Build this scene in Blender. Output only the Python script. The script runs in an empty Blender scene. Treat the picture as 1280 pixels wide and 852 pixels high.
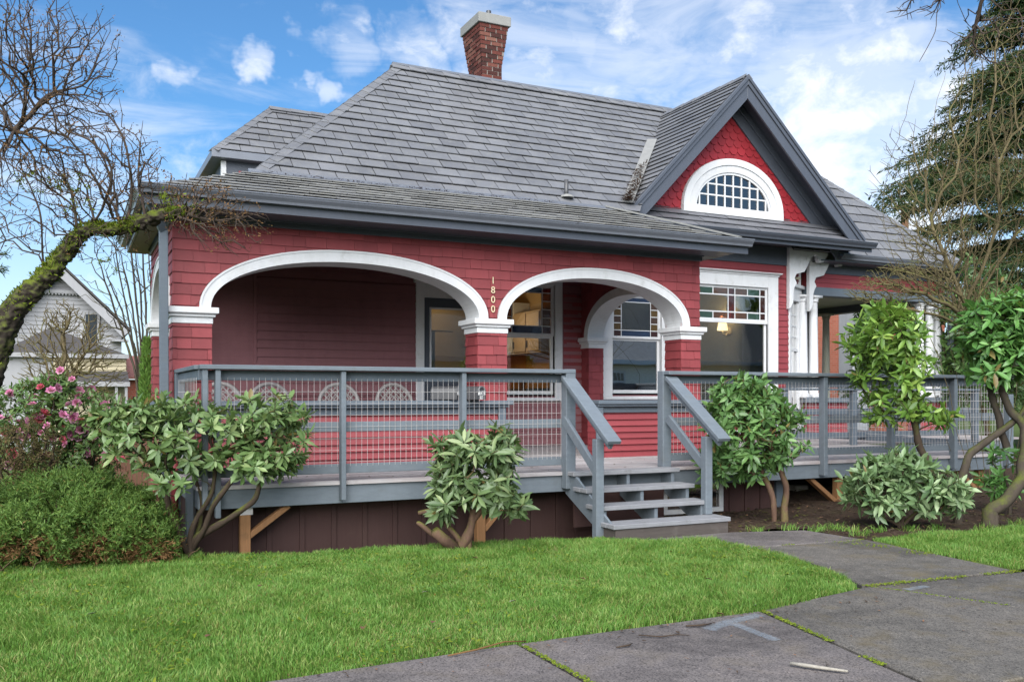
import bpy, math, random
import numpy as np
from mathutils import Vector, Matrix, noise as mnoise

random.seed(7)
RNG = np.random.default_rng(11)
S = bpy.context.scene
COL = S.collection
R = math.radians

# ------------------------------------------------------------------ camera
F_PX, YAW, Y0, CAM_H = 1144.0, R(25.88), 494.0, 1.345
CA, SA = math.cos(YAW), math.sin(YAW)
cam_d = bpy.data.cameras.new('camera')
cam = bpy.data.objects.new('camera', cam_d)
COL.objects.link(cam)
cam.location = (0, 0, CAM_H)
cam.rotation_euler = (R(90), 0, -YAW)
cam_d.sensor_width = 36.0
cam_d.lens = 36.0 * F_PX / 1280.0
cam_d.shift_y = (Y0 - 426.0) / 1280.0
cam_d.clip_start = 0.05
cam_d.clip_end = 2000
S.camera = cam


def at(px, py, d):
    """World point seen at photo pixel (px, py) at distance d along the view axis."""
    u = (px - 640) / F_PX
    return Vector((d * (u * CA + SA), d * (-u * SA + CA), CAM_H + (Y0 - py) / F_PX * d))


def atY(px, py, Y):
    u = (px - 640) / F_PX
    return at(px, py, Y / (-u * SA + CA))


# ------------------------------------------------------------------ tagging
def tag(o, label=None, cat=None, group=None, kind=None):
    if label: o['label'] = label
    if cat: o['category'] = cat
    if group: o['group'] = group
    if kind: o['kind'] = kind
    return o


def thing(name, label, cat, loc=(0, 0, 0), group=None):
    o = bpy.data.objects.new(name, None)
    COL.objects.link(o)
    o.location = loc
    o.empty_display_size = 0.1
    return tag(o, label, cat, group)


def wloc(o):
    v = Vector((0, 0, 0))
    while o is not None:
        v += o.location
        o = o.parent
    return v


# ------------------------------------------------------------------ mesh builder
class MB:
    def __init__(self):
        self.v, self.f, self.m = [], [], []

    def poly(self, pts, mi=0):
        b = len(self.v)
        self.v.extend([tuple(p) for p in pts])
        self.f.append(tuple(range(b, b + len(pts))))
        self.m.append(mi)

    def box(self, x0, x1, y0, y1, z0, z1, mi=0):
        b = len(self.v)
        self.v += [(x0, y0, z0), (x1, y0, z0), (x1, y1, z0), (x0, y1, z0), (x0, y0, z1), (x1, y0, z1), (x1, y1, z1), (x0, y1, z1)]
        for q in ((0, 3, 2, 1), (4, 5, 6, 7), (0, 1, 5, 4), (1, 2, 6, 5), (2, 3, 7, 6), (3, 0, 4, 7)):
            self.f.append(tuple(b + i for i in q)); self.m.append(mi)
        return self

    def hexa(self, p, mi=0):
        b = len(self.v)
        self.v += [tuple(q) for q in p]
        for q in ((0, 3, 2, 1), (4, 5, 6, 7), (0, 1, 5, 4), (1, 2, 6, 5), (2, 3, 7, 6), (3, 0, 4, 7)):
            self.f.append(tuple(b + i for i in q)); self.m.append(mi)

    def bar(self, a, b, w, h, up=(0, 0, 1), mi=0):
        """box from a to b, width w (sideways), height h (along up)"""
        a, b = Vector(a), Vector(b)
        d = (b - a).normalized()
        s = d.cross(Vector(up))
        if s.length < 1e-5: s = Vector((1, 0, 0))
        s.normalize()
        u = s.cross(d).normalized()
        s *= w / 2; u *= h / 2
        self.hexa([a - s - u, b - s - u, b + s - u, a + s - u, a - s + u, b - s + u, b + s + u, a + s + u], mi)

    def tube(self, pts, rad, n=8, cap=True, mi=0):
        pts = [Vector(p) for p in pts]
        if not hasattr(rad, '__len__'): rad = [rad] * len(pts)
        b0 = len(self.v)
        prev = None
        for i, p in enumerate(pts):
            t = (pts[min(i + 1, len(pts) - 1)] - pts[max(i - 1, 0)])
            if t.length < 1e-9: t = Vector((0, 0, 1))
            t.normalize()
            if prev is None:
                s = t.orthogonal().normalized()
            else:
                s = prev - t * prev.dot(t)
                s = s.normalized() if s.length > 1e-6 else t.orthogonal().normalized()
            prev = s
            q = t.cross(s)
            for k in range(n):
                a = 2 * math.pi * k / n
                self.v.append(tuple(p + (s * math.cos(a) + q * math.sin(a)) * rad[i]))
        for i in range(len(pts) - 1):
            for k in range(n):
                k2 = (k + 1) % n
                self.f.append((b0 + i * n + k, b0 + i * n + k2, b0 + (i + 1) * n + k2, b0 + (i + 1) * n + k)); self.m.append(mi)
        if cap:
            self.f.append(tuple(b0 + k for k in reversed(range(n)))); self.m.append(mi)
            e = b0 + (len(pts) - 1) * n
            self.f.append(tuple(e + k for k in range(n))); self.m.append(mi)

    def prism(self, pts, vec, mi=0):
        """polygon pts (3D) extruded along vec"""
        n = len(pts); b = len(self.v); vec = Vector(vec)
        self.v += [tuple(p) for p in pts] + [tuple(Vector(p) + vec) for p in pts]
        self.f.append(tuple(b + i for i in range(n))); self.m.append(mi)
        self.f.append(tuple(b + n + i for i in reversed(range(n)))); self.m.append(mi)
        for i in range(n):
            j = (i + 1) % n
            self.f.append((b + j, b + i, b + n + i, b + n + j)); self.m.append(mi)

    def lathe(self, prof, c, n=16, mi=0):
        """prof [(r,z)...] about vertical axis at c"""
        b = len(self.v)
        for r, z in prof:
            for k in range(n):
                a = 2 * math.pi * k / n
                self.v.append((c[0] + r * math.cos(a), c[1] + r * math.sin(a), c[2] + z))
        for i in range(len(prof) - 1):
            for k in range(n):
                k2 = (k + 1) % n
                self.f.append((b + i * n + k, b + i * n + k2, b + (i + 1) * n + k2, b + (i + 1) * n + k)); self.m.append(mi)
        self.f.append(tuple(b + k for k in reversed(range(n)))); self.m.append(mi)
        e = b + (len(prof) - 1) * n
        self.f.append(tuple(e + k for k in range(n))); self.m.append(mi)

    def build(self, name, mats, parent=None, origin=None, smooth=False, bevel=0, fix=True, auto=None):
        o3 = wloc(parent) if parent is not None else Vector(origin or (0, 0, 0))
        me = bpy.data.meshes.new(name)
        ox, oy, oz = o3
        me.from_pydata([(x - ox, y - oy, z - oz) for x, y, z in self.v], [], self.f)
        if not isinstance(mats, (list, tuple)): mats = [mats]
        for m in mats: me.materials.append(m)
        if len(mats) > 1:
            me.polygons.foreach_set('material_index', self.m)
        if fix:
            import bmesh
            bm = bmesh.new(); bm.from_mesh(me)
            bmesh.ops.recalc_face_normals(bm, faces=bm.faces)
            bm.to_mesh(me); bm.free()
        if smooth:
            me.polygons.foreach_set('use_smooth', [True] * len(me.polygons))
        me.update()
        o = bpy.data.objects.new(name, me)
        COL.objects.link(o)
        if parent is not None:
            o.parent = parent
        else:
            o.location = o3
        if bevel:
            md = o.modifiers.new('edge', 'BEVEL'); md.width = bevel; md.segments = 1; md.limit_method = 'ANGLE'
        return o


def np_mesh(name, verts, faces_flat, loop_sizes, mats, parent=None, smooth=False, mat_idx=None, origin=None):
    """fast mesh from numpy arrays"""
    o3 = wloc(parent) if parent is not None else Vector(origin or (0, 0, 0))
    verts = np.asarray(verts, dtype=np.float32) - np.array(o3[:], dtype=np.float32)
    me = bpy.data.meshes.new(name)
    nf = len(loop_sizes)
    me.vertices.add(len(verts)); me.loops.add(len(faces_flat)); me.polygons.add(nf)
    me.vertices.foreach_set('co', verts.ravel())
    me.loops.foreach_set('vertex_index', np.asarray(faces_flat, dtype=np.int32))
    starts = np.concatenate(([0], np.cumsum(loop_sizes)[:-1])).astype(np.int32)
    me.polygons.foreach_set('loop_start', starts)
    me.polygons.foreach_set('loop_total', np.asarray(loop_sizes, dtype=np.int32))
    for m in (mats if isinstance(mats, (list, tuple)) else [mats]): me.materials.append(m)
    if mat_idx is not None: me.polygons.foreach_set('material_index', np.asarray(mat_idx, dtype=np.int32))
    if smooth: me.polygons.foreach_set('use_smooth', np.ones(nf, dtype=bool))
    me.update(calc_edges=True)
    me.validate()
    o = bpy.data.objects.new(name, me)
    COL.objects.link(o)
    if parent is not None: o.parent = parent
    else: o.location = o3
    return o


# ------------------------------------------------------------------ materials
class NT:
    def __init__(self, name):
        self.mat = bpy.data.materials.new(name); self.mat.use_nodes = True
        self.t = self.mat.node_tree; self.t.nodes.clear()
        self.out = self.n('ShaderNodeOutputMaterial')

    def n(self, typ, **kw):
        nd = self.t.nodes.new(typ)
        for k, v in kw.items():
            if k.startswith('i_'): nd.inputs[k[2:].replace('_', ' ')].default_value = v
            elif k.startswith('n_'): nd.inputs[int(k[2:])].default_value = v
            else: setattr(nd, k, v)
        return nd

    def l(self, a, b): self.t.links.new(a, b)

    def math(self, op, a, b=None, clamp=False):
        nd = self.n('ShaderNodeMath', operation=op, use_clamp=clamp)
        for i, x in enumerate((a, b)):
            if x is None: continue
            if isinstance(x, (int, float)): nd.inputs[i].default_value = x
            else: self.l(x, nd.inputs[i])
        return nd.outputs[0]

    def mix(self, fac, a, b, mode='MIX'):
        nd = self.n('ShaderNodeMix', data_type='RGBA', blend_type=mode)
        for i, x in ((0, fac), (6, a), (7, b)):
            if isinstance(x, (int, float)): nd.inputs[i].default_value = x
            elif isinstance(x, tuple): nd.inputs[i].default_value = (*x[:3], 1)
            else: self.l(x, nd.inputs[i])
        return nd.outputs[2]

    def ramp(self, x, stops):
        nd = self.n('ShaderNodeValToRGB')
        el = nd.color_ramp.elements
        while len(el) > 1: el.remove(el[-1])
        for i, (p, c) in enumerate(stops):
            e = el[0] if i == 0 else el.new(p)
            e.position = p; e.color = (*c, 1) if len(c) == 3 else c
        self.l(x, nd.inputs[0])
        return nd.outputs[0]

    def noise(self, scale, detail=4, rough=.55, vec=None, stretch=None, dist=0):
        nd = self.n('ShaderNodeTexNoise'); nd.inputs['Scale'].default_value = scale
        nd.inputs['Detail'].default_value = detail; nd.inputs['Roughness'].default_value = rough
        nd.inputs['Distortion'].default_value = dist
        if vec is None: vec = self.n('ShaderNodeTexCoord').outputs['Object']
        if stretch is not None:
            mp = self.n('ShaderNodeMapping'); mp.inputs['Scale'].default_value = stretch
            self.l(vec, mp.inputs['Vector']); vec = mp.outputs[0]
        self.l(vec, nd.inputs['Vector'])
        return nd.outputs[0]

    def rnd(self): return self.n('ShaderNodeNewGeometry').outputs['Random Per Island']

    def bump(self, h, strength=.3, dist=.01):
        b = self.n('ShaderNodeBump'); b.inputs['Strength'].default_value = strength; b.inputs['Distance'].default_value = dist
        self.l(h, b.inputs['Height']); return b.outputs[0]

    def bsdf(self, color, rough=.6, spec=.4, normal=None, **kw):
        b = self.n('ShaderNodeBsdfPrincipled')
        if isinstance(color, tuple): b.inputs['Base Color'].default_value = (*color[:3], 1)
        else: self.l(color, b.inputs['Base Color'])
        if isinstance(rough, (int, float)): b.inputs['Roughness'].default_value = rough
        else: self.l(rough, b.inputs['Roughness'])
        b.inputs['Specular IOR Level'].default_value = spec
        if normal is not None: self.l(normal, b.inputs['Normal'])
        for k, v in kw.items(): b.inputs[k.replace('_', ' ')].default_value = v
        return b.outputs[0]

    def done(self, sh):
        self.l(sh, self.out.inputs['Surface']); return self.mat


def painted(name, c, var=.12, rough=.5, grain=(3, 3, 3), grain_amt=.12, dirt=(.2, .18, .16), dirt_amt=.25, rnd=.12, spec=.35, bump=.15, streak=.12):
    """painted wood: slight per-board variation, grain and grime"""
    t = NT(name)
    r = t.rnd()
    n1 = t.noise(1.7, 5, .6)
    n2 = t.noise(14, 5, .65, stretch=grain)
    n3 = t.noise(5, 6, .7)
    val = t.math('ADD', t.math('MULTIPLY', t.math('SUBTRACT', r, .5), rnd * 2), t.math('MULTIPLY', t.math('SUBTRACT', n1, .5), var * 2))
    val = t.math('ADD', val, t.math('MULTIPLY', t.math('SUBTRACT', n2, .5), grain_amt * 2))
    st_ = t.noise(2.6, 5, .65, stretch=(4, 4, .35))
    val = t.math('ADD', val, t.math('MULTIPLY', t.math('SUBTRACT', st_, .5), streak * 2))
    val = t.math('ADD', val, 1.0)
    hs = t.n('ShaderNodeHueSaturation'); hs.inputs['Color'].default_value = (*c, 1)
    t.l(val, hs.inputs['Value'])
    g = t.ramp(n3, [(.55, (0, 0, 0)), (.78, (1, 1, 1))])
    col = t.mix(t.math('MULTIPLY', g, dirt_amt), hs.outputs[0], dirt)
    nb = t.bump(n2, bump, .004)
    return t.done(t.bsdf(col, t.math('ADD', t.math('MULTIPLY', n3, .25), rough - .12), spec, nb))


M = {}
M['red_shingle'] = painted('red_shingle', (.200, .037, .0415), streak=.2, rnd=.16, grain=(1, 1, 8), dirt=(.18, .05, .05), dirt_amt=.25, rough=.62)
M['red_board'] = painted('red_board', (.212, .038, .044), rnd=.06, grain=(.3, .3, 6), dirt=(.2, .06, .06), dirt_amt=.2, rough=.5)
M['red_scale'] = painted('red_scale', (.24, .017, .024), rnd=.12, grain=(1, 1, 6), dirt=(.16, .03, .03), dirt_amt=.2, rough=.5)
M['maroon'] = painted('maroon', (.205, .088, .098), rnd=.05, grain=(.3, 1, 4), dirt=(.07, .03, .03), rough=.6)
M['white'] = painted('white_trim', (.55, .555, .565), var=.07, rnd=.04, grain_amt=.06, dirt=(.30, .29, .26), dirt_amt=.45, rough=.5, bump=.12)
M['slate_paint'] = painted('slate_blue_paint', (.090, .110, .132), rnd=.05, grain=(.6, 3, 3), dirt=(.10, .11, .11), dirt_amt=.35, rough=.55)
M['rail_paint'] = painted('blue_grey_paint', (.112, .132, .152), rnd=.08, grain=(.5, 2, 2), grain_amt=.24, dirt=(.10, .105, .09), dirt_amt=.5, rough=.58, bump=.3)
M['charcoal'] = painted('charcoal_trim', (.062, .070, .088), rnd=.04, grain_amt=.05, dirt=(.05, .05, .05), rough=.42)
M['gutter'] = painted('gutter_grey', (.13, .14, .165), rnd=.04, grain_amt=.04, dirt=(.07, .07, .07), dirt_amt=.35, rough=.35)
M['brown'] = painted('brown_skirt', (.046, .022, .020), rnd=.06, grain=(3, 3, .3), dirt=(.07, .045, .035), dirt_amt=.5, rough=.75)
M['tread'] = painted('worn_tread', (.175, .178, .19), rnd=.12, grain=(.4, 3, 3), grain_amt=.35, dirt=(.08, .075, .07), dirt_amt=.7, rough=.6)
M['base'] = painted('weathered_base', (.060, .050, .045), rnd=.1, grain=(.4, 3, 3), grain_amt=.4, dirt=(.12, .11, .10), dirt_amt=.6, rough=.85)
M['soffit'] = painted('soffit_olive', (.15, .155, .12), rnd=.02, rough=.6)
M['deck_shade'] = painted('roof_deck_shade', (.02, .02, .022), rough=.8)  # roof deck colour: the shade between slates is put into this near-black
M['cream'] = painted('cream_ceiling', (.36, .36, .29), rnd=.02, rough=.6)
M['timber'] = painted('raw_timber', (.21, .105, .045), rnd=.15, grain=(6, 6, .5), grain_amt=.35, dirt=(.05, .035, .02), dirt_amt=.5, rough=.75)


def mat_deck():
    t = NT('weathered_deck')
    r = t.rnd()
    n1 = t.noise(18, 6, .7, stretch=(.08, 1, 1))
    n2 = t.noise(1.5, 5, .6)
    n3 = t.noise(6, 5, .7)
    col = t.ramp(n1, [(.25, (.17, .15, .155)), (.5, (.30, .285, .29)), (.75, (.40, .375, .37))])
    col = t.mix(t.math('MULTIPLY', t.ramp(n2, [(.45, (0, 0, 0)), (.7, (1, 1, 1))]), .45), col, (.27, .20, .185))
    col = t.mix(t.math('MULTIPLY', t.ramp(n3, [(.55, (0, 0, 0)), (.8, (1, 1, 1))]), .5), col, (.09, .09, .08))
    hs = t.n('ShaderNodeHueSaturation'); t.l(col, hs.inputs['Color'])
    t.l(t.math('ADD', t.math('MULTIPLY', r, .3), .85), hs.inputs['Value'])
    return t.done(t.bsdf(hs.outputs[0], .72, .3, t.bump(n1, .3, .004)))
M['deck'] = mat_deck()


def mat_slate(name, c0, c1, lichen=.25):
    t = NT(name)
    r = t.rnd()
    n1 = t.noise(2.2, 6, .65)
    n2 = t.noise(30, 5, .7)
    n3 = t.noise(9, 6, .75)
    col = t.mix(r, c0, c1)
    hs = t.n('ShaderNodeHueSaturation'); t.l(col, hs.inputs['Color'])
    nb_ = t.noise(.55, 5, .6)
    v = t.math('ADD', t.math('ADD', t.math('MULTIPLY', n2, .35), t.math('MULTIPLY', nb_, .4)), t.math('ADD', t.math('MULTIPLY', n1, .5), .38))
    t.l(v, hs.inputs['Value'])
    col = t.mix(t.math('MULTIPLY', t.ramp(n3, [(.52, (0, 0, 0)), (.75, (1, 1, 1))]), lichen), hs.outputs[0], (.30, .295, .24))
    rough = t.math('ADD', t.math('MULTIPLY', n3, .3), .32)
    return t.done(t.bsdf(col, rough, .45, t.bump(n2, .25, .004)))
M['slate'] = mat_slate('roof_slate', (.112, .114, .123), (.142, .144, .153), .2)
M['slate_low'] = mat_slate('porch_slate', (.172, .172, .170), (.225, .223, .214), .5)
M['slate_dark'] = mat_slate('pent_slate', (.085, .087, .098), (.115, .117, .13), .1)


def simple(name, c, rough=.6, spec=.4, nscale=8, var=.25, bump=.1, **kw):
    t = NT(name)
    n1 = t.noise(nscale, 5, .65)
    hs = t.n('ShaderNodeHueSaturation'); hs.inputs['Color'].default_value = (*c, 1)
    t.l(t.math('ADD', t.math('MULTIPLY', n1, var * 2), 1 - var), hs.inputs['Value'])
    return t.done(t.bsdf(hs.outputs[0], rough, spec, t.bump(n1, bump, .01), **kw))


M['metal_cap'] = simple('pale_cap', (.20, .20, .19), .75)
M['lead'] = simple('lead_flashing', (.19, .19, .185), .6)
M['galv'] = simple('galvanised_wire', (.42, .40, .39), .5, .4, 20, .15, 0)
M['dark_metal'] = simple('dark_metal', (.055, .055, .058), .4, .5)
M['mail_grey'] = simple('mailbox_grey', (.050, .050, .053), .38, .5, 12, .2)
M['mail_trim'] = simple('mailbox_trim', (.12, .12, .125), .4, .5, 12, .1)
M['plate_white'] = simple('number_plate', (.72, .72, .70), .5, .4, 20, .08)
M['ink'] = simple('black_ink', (.02, .02, .02), .5)
M['brass'] = simple('brass_number', (.62, .52, .34), .35, .6, 30, .15)
M['chair'] = simple('grey_resin', (.235, .215, .21), .5, .4, 10, .2)
M['mortar'] = simple('mortar', (.20, .175, .155), .9, .2, 40, .3, .3)
M['concrete_old'] = simple('old_concrete', (.20, .19, .165), .9, .2, 14, .45, .5)
M['stick'] = simple('pale_bark', (.27, .25, .215), .85, .2, 60, .45, .4)
M['twig'] = simple('dark_twig', (.05, .035, .025), .85, .2, 60, .4, .3)
M['dead_leaf'] = simple('dead_leaf', (.15, .080, .045), .7, .3, 40, .4, .2)
M['room'] = simple('room_wall', (.36, .33, .235), .8, .2, 3, .06, 0)
M['room_dark'] = simple('room_dim', (.11, .105, .085), .8, .2, 3, .1, 0)
M['room_floor'] = simple('room_floor', (.16, .10, .05), .5, .4, 6, .3, 0)
M['cabinet'] = simple('cabinet_wood', (.42, .29, .16), .45, .4, 10, .15, 0)
M['cabinet_pale'] = simple('cabinet_pale', (.55, .50, .42), .5, .4, 6, .06, 0)
M['curtain'] = simple('curtain_cloth', (.60, .52, .34), .8, .2, 4, .12, 0)
M['ochre'] = simple('ochre_wall', (.46, .30, .13), .7, .3, 3, .1, 0)
M['house_white'] = painted('white_siding', (.25, .25, .262), rnd=.03, grain_amt=.02, dirt_amt=.15, dirt=(.45, .45, .45), rough=.6)
M['house_beige'] = painted('beige_siding', (.38, .33, .22), rnd=.03, grain_amt=.02, dirt_amt=.15, dirt=(.4, .35, .25), rough=.6)
M['roof_dark'] = simple('asphalt_roof', (.060, .056, .055), .9, .2, 9, .4, .3)
M['roof_pink'] = simple('faded_red_roof', (.33, .15, .125), .9, .2, 5, .3, .3)
M['far_window'] = simple('far_glass', (.03, .035, .04), .12, .6, 3, .3, 0)
M['pole'] = simple('pole_wood', (.10, .055, .03), .9, .2, 5, .3, .2)
M['fence_brown'] = painted('fence_brown', (.12, .055, .035), rnd=.15, grain=(4, 4, .4), grain_amt=.3, rough=.8)


def mat_brick(name, c0, c1, scale):
    t = NT(name)
    tc = t.n('ShaderNodeTexCoord')
    sx = t.n('ShaderNodeSeparateXYZ'); t.l(tc.outputs['Object'], sx.inputs[0])
    cb = t.n('ShaderNodeCombineXYZ')
    t.l(t.math('ADD', sx.outputs[0], sx.outputs[1]), cb.inputs[0]); t.l(sx.outputs[2], cb.inputs[1])
    b = t.n('ShaderNodeTexBrick'); t.l(cb.outputs[0], b.inputs['Vector'])
    b.inputs['Scale'].default_value = scale
    b.inputs['Color1'].default_value = (*c0, 1); b.inputs['Color2'].default_value = (*c1, 1); b.inputs['Mortar'].default_value = (.36, .25, .2, 1)
    b.inputs['Mortar Size'].default_value = .012; b.inputs['Brick Width'].default_value = .5; b.inputs['Row Height'].default_value = .16
    n = t.noise(1.2, 4)
    col = t.mix(t.math('MULTIPLY', n, .35), b.outputs[0], (.25, .10, .07))
    return t.done(t.bsdf(col, .85, .2, t.bump(b.outputs[1], .3, -.01)))
M['brick_wall'] = mat_brick('brick_wall', (.36, .095, .055), (.42, .13, .08), 2.0)


def mat_chbrick():
    t = NT('chimney_brick')
    r = t.rnd()
    n = t.noise(25, 5, .7)
    col = t.ramp(r, [(0, (.040, .016, .014)), (.35, (.080, .024, .019)), (.7, (.112, .034, .026)), (1, (.15, .07, .052))])
    hs = t.n('ShaderNodeHueSaturation'); t.l(col, hs.inputs['Color']); t.l(t.math('ADD', n, .5), hs.inputs['Value'])
    return t.done(t.bsdf(hs.outputs[0], .85, .2, t.bump(n, .5, .006)))
M['ch_brick'] = mat_chbrick()


def mat_glass(name, tint=(.80, .85, .82), refl=1.0, opac=0.0, body=(.1, .1, .1)):
    t = NT(name)
    fr = t.n('ShaderNodeFresnel'); fr.inputs[0].default_value = 1.5
    tr = t.n('ShaderNodeBsdfTransparent'); tr.inputs[0].default_value = (*tint, 1)
    gl = t.n('ShaderNodeBsdfGlossy'); gl.inputs['Roughness'].default_value = .015
    n = t.noise(1.3, 2, .5)
    nb = t.bump(n, .05, .02); t.l(nb, gl.inputs['Normal'])
    base = tr.outputs[0]
    if opac:
        df = t.n('ShaderNodeBsdfDiffuse'); df.inputs[0].default_value = (*body, 1)
        m0 = t.n('ShaderNodeMixShader'); m0.inputs[0].default_value = opac
        t.l(tr.outputs[0], m0.inputs[1]); t.l(df.outputs[0], m0.inputs[2]); base = m0.outputs[0]
    mx = t.n('ShaderNodeMixShader')
    t.l(t.math('MULTIPLY', fr.outputs[0], refl, True), mx.inputs[0]); t.l(base, mx.inputs[1]); t.l(gl.outputs[0], mx.inputs[2])
    return t.done(mx.outputs[0])
M['glass'] = mat_glass('window_glass', (.84, .86, .84), refl=3.4)
M['glass_mirror'] = mat_glass('dark_window_glass', (.30, .31, .28), refl=15.0)
M['glass_dim'] = mat_glass('dim_window_glass', (.22, .23, .22), refl=4.0)
M['sg_red'] = mat_glass('stained_red', (.30, .10, .10), 1.6, .4, (.09, .04, .04))
M['sg_green'] = mat_glass('stained_green', (.20, .36, .29), 1.6, .45, (.07, .13, .11))
M['sg_blue'] = mat_glass('stained_blue', (.08, .15, .30), 1.6, .5, (.04, .07, .14))
M['sg_amber'] = mat_glass('stained_amber', (.55, .38, .16), 1.6, .4, (.20, .13, .05))
M['sg_brown'] = mat_glass('stained_brown', (.42, .28, .23), 1.6, .4, (.14, .09, .07))
SG = ['sg_red', 'sg_green', 'sg_blue', 'sg_amber', 'sg_brown']


def mat_leaf(name, c0, c1, c2=None, rough=.38, trans=.25, spec=.5, brown=.02, pn=(2.0, .75, .3)):
    t = NT(name)
    r = t.rnd()
    n = t.noise(pn[0], 4)
    stops = [(0, c0), (.7, c1), (1, c2 or c1)]
    col = t.ramp(t.math('ADD', t.math('MULTIPLY', r, pn[1]), t.math('MULTIPLY', n, pn[2])), stops)
    if brown:
        odd = t.math('GREATER_THAN', t.math('FRACT', t.math('MULTIPLY', r, 37.31)), 1 - brown)
        col = t.mix(t.math('MULTIPLY', odd, .85), col, (.17, .105, .035))
    p = t.bsdf(col, t.math('ADD', t.math('MULTIPLY', t.math('FRACT', t.math('MULTIPLY', r, 11.7)), .25), rough - .1), spec)
    tl = t.n('ShaderNodeBsdfTranslucent')
    t.l(t.mix(.5, col, (.22, .32, .03)), tl.inputs[0])
    mx = t.n('ShaderNodeMixShader'); mx.inputs[0].default_value = trans
    t.l(p, mx.inputs[1]); t.l(tl.outputs[0], mx.inputs[2])
    return t.done(mx.outputs[0])
M['leaf_rhodo'] = mat_leaf('rhododendron_leaf', (.064, .122, .038), (.145, .225, .078), (.30, .36, .16))
M['leaf_dark'] = mat_leaf('dark_rhododendron_leaf', (.056, .100, .038), (.125, .185, .075), (.31, .37, .17))
M['leaf_round'] = mat_leaf('glossy_round_leaf', (.050, .115, .034), (.110, .215, .065), (.19, .32, .10))
M['leaf_lime'] = mat_leaf('lime_leaf', (.055, .125, .022), (.155, .275, .045), (.32, .43, .10), trans=.28)  # dark end of the range stands in for shadow inside the crown
M['leaf_pale'] = mat_leaf('pale_laurel_leaf', (.085, .15, .062), (.17, .26, .115), (.36, .44, .25))
M['leaf_laurel'] = mat_leaf('laurel_leaf', (.045, .125, .03), (.11, .25, .06), (.22, .40, .12))
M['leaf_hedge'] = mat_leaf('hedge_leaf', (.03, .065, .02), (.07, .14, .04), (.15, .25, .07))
M['leaf_azalea'] = mat_leaf('azalea_leaf', (.055, .10, .03), (.11, .19, .055), (.20, .28, .09))
M['juniper'] = mat_leaf('juniper_spray', (.042, .092, .020), (.105, .185, .038), (.20, .27, .065), rough=.6, spec=.25)
M['juniper_brown'] = mat_leaf('brown_spray', (.10, .055, .025), (.16, .09, .04), rough=.8, spec=.1, trans=.1)
M['conifer'] = mat_leaf('conifer_needles', (.014, .028, .010), (.030, .055, .020), (.085, .095, .035), rough=.6, spec=.25, trans=.15)
M['arbor'] = mat_leaf('arborvitae', (.05, .11, .02), (.11, .20, .04), rough=.6, spec=.2)
M['grass'] = mat_leaf('grass_blade', (.044, .124, .020), (.112, .232, .036), (.26, .31, .09), rough=.5, spec=.3, trans=.28, brown=.015, pn=(4.5, .60, .70))
M['moss'] = mat_leaf('moss', (.050, .085, .010), (.115, .155, .016), (.19, .21, .028), rough=.9, spec=.1, trans=.1)
M['leaf_olive'] = mat_leaf('olive_brown_leaf', (.07, .05, .025), (.12, .085, .04), (.16, .14, .05), rough=.7, spec=.2)
M['straw'] = mat_leaf('dry_blade', (.16, .15, .06), (.27, .24, .10), (.34, .30, .16), rough=.7, spec=.1, trans=.3)
M['petal'] = mat_leaf('pink_petal', (.50, .11, .27), (.66, .24, .42), (.78, .50, .58), rough=.6, spec=.2, trans=.35)
M['petal_red'] = mat_leaf('red_petal', (.42, .04, .08), (.55, .10, .16), rough=.6, spec=.2, trans=.3)


def mat_bark(name, c0, c1, moss=0.0, mossz=True):
    t = NT(name)
    n1 = t.noise(22, 6, .7, stretch=(1, 1, .35))
    n2 = t.noise(5, 5, .7)
    col = t.mix(n1, c0, c1)
    if moss:
        g = t.n('ShaderNodeNewGeometry'); sp = t.n('ShaderNodeSeparateXYZ'); t.l(g.outputs['Normal'], sp.inputs[0])
        f = t.math('ADD', t.math('MULTIPLY', sp.outputs[2], .45), t.math('SUBTRACT', t.math('MULTIPLY', n2, 1.6), .95 - moss), True)
        mc = t.mix(t.noise(55, 3), (.030, .050, .005), (.145, .175, .016))
        col = t.mix(t.math('MULTIPLY', f, 1.6, True), col, mc)
    return t.done(t.bsdf(col, .9, .15, t.bump(n1, .6, .01)))
M['bark_moss'] = mat_bark('mossy_bark', (.014, .011, .009), (.060, .048, .038), .30)
M['bark_red'] = mat_bark('reddish_bark', (.06, .030, .020), (.19, .11, .075), .05)
M['bark_grey'] = mat_bark('grey_bark', (.024, .020, .016), (.085, .068, .052), .05)
M['bark_twig'] = mat_bark('twig_bark', (.030, .022, .018), (.090, .068, .054), .0)
M['bark_olive'] = mat_bark('olive_stems', (.060, .048, .026), (.17, .135, .075), .06)
M['bark_pale'] = mat_bark('rhodo_bark', (.045, .027, .019), (.165, .100, .070), .14)
M['bark_brown'] = mat_bark('brown_bark', (.020, .016, .012), (.072, .050, .036), .12)
# ================================================================== sky and sun
SUN_EL, SUN_AZ = R(38), R(212)      # azimuth measured from +Y clockwise: sun behind the camera, a little to the left
W = bpy.data.worlds.new('World'); S.world = W
W.use_nodes = True
wt = W.node_tree; wt.nodes.clear()


def wn(typ, **kw):
    nd = wt.nodes.new(typ)
    for k, v in kw.items(): setattr(nd, k, v)
    return nd


def wmath(op, a, b=None, clamp=False):
    nd = wn('ShaderNodeMath', operation=op, use_clamp=clamp)
    for i, x in enumerate((a, b)):
        if x is None: continue
        if isinstance(x, (int, float)): nd.inputs[i].default_value = x
        else: wt.links.new(x, nd.inputs[i])
    return nd.outputs[0]


sky = wn('ShaderNodeTexSky', sky_type='NISHITA')
sky.sun_disc = False
sky.sun_elevation = SUN_EL
sky.sun_rotation = SUN_AZ
sky.air_density = 1.0; sky.dust_density = .6; sky.ozone_density = 1.6
wtc = wn('ShaderNodeTexCoord')


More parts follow.
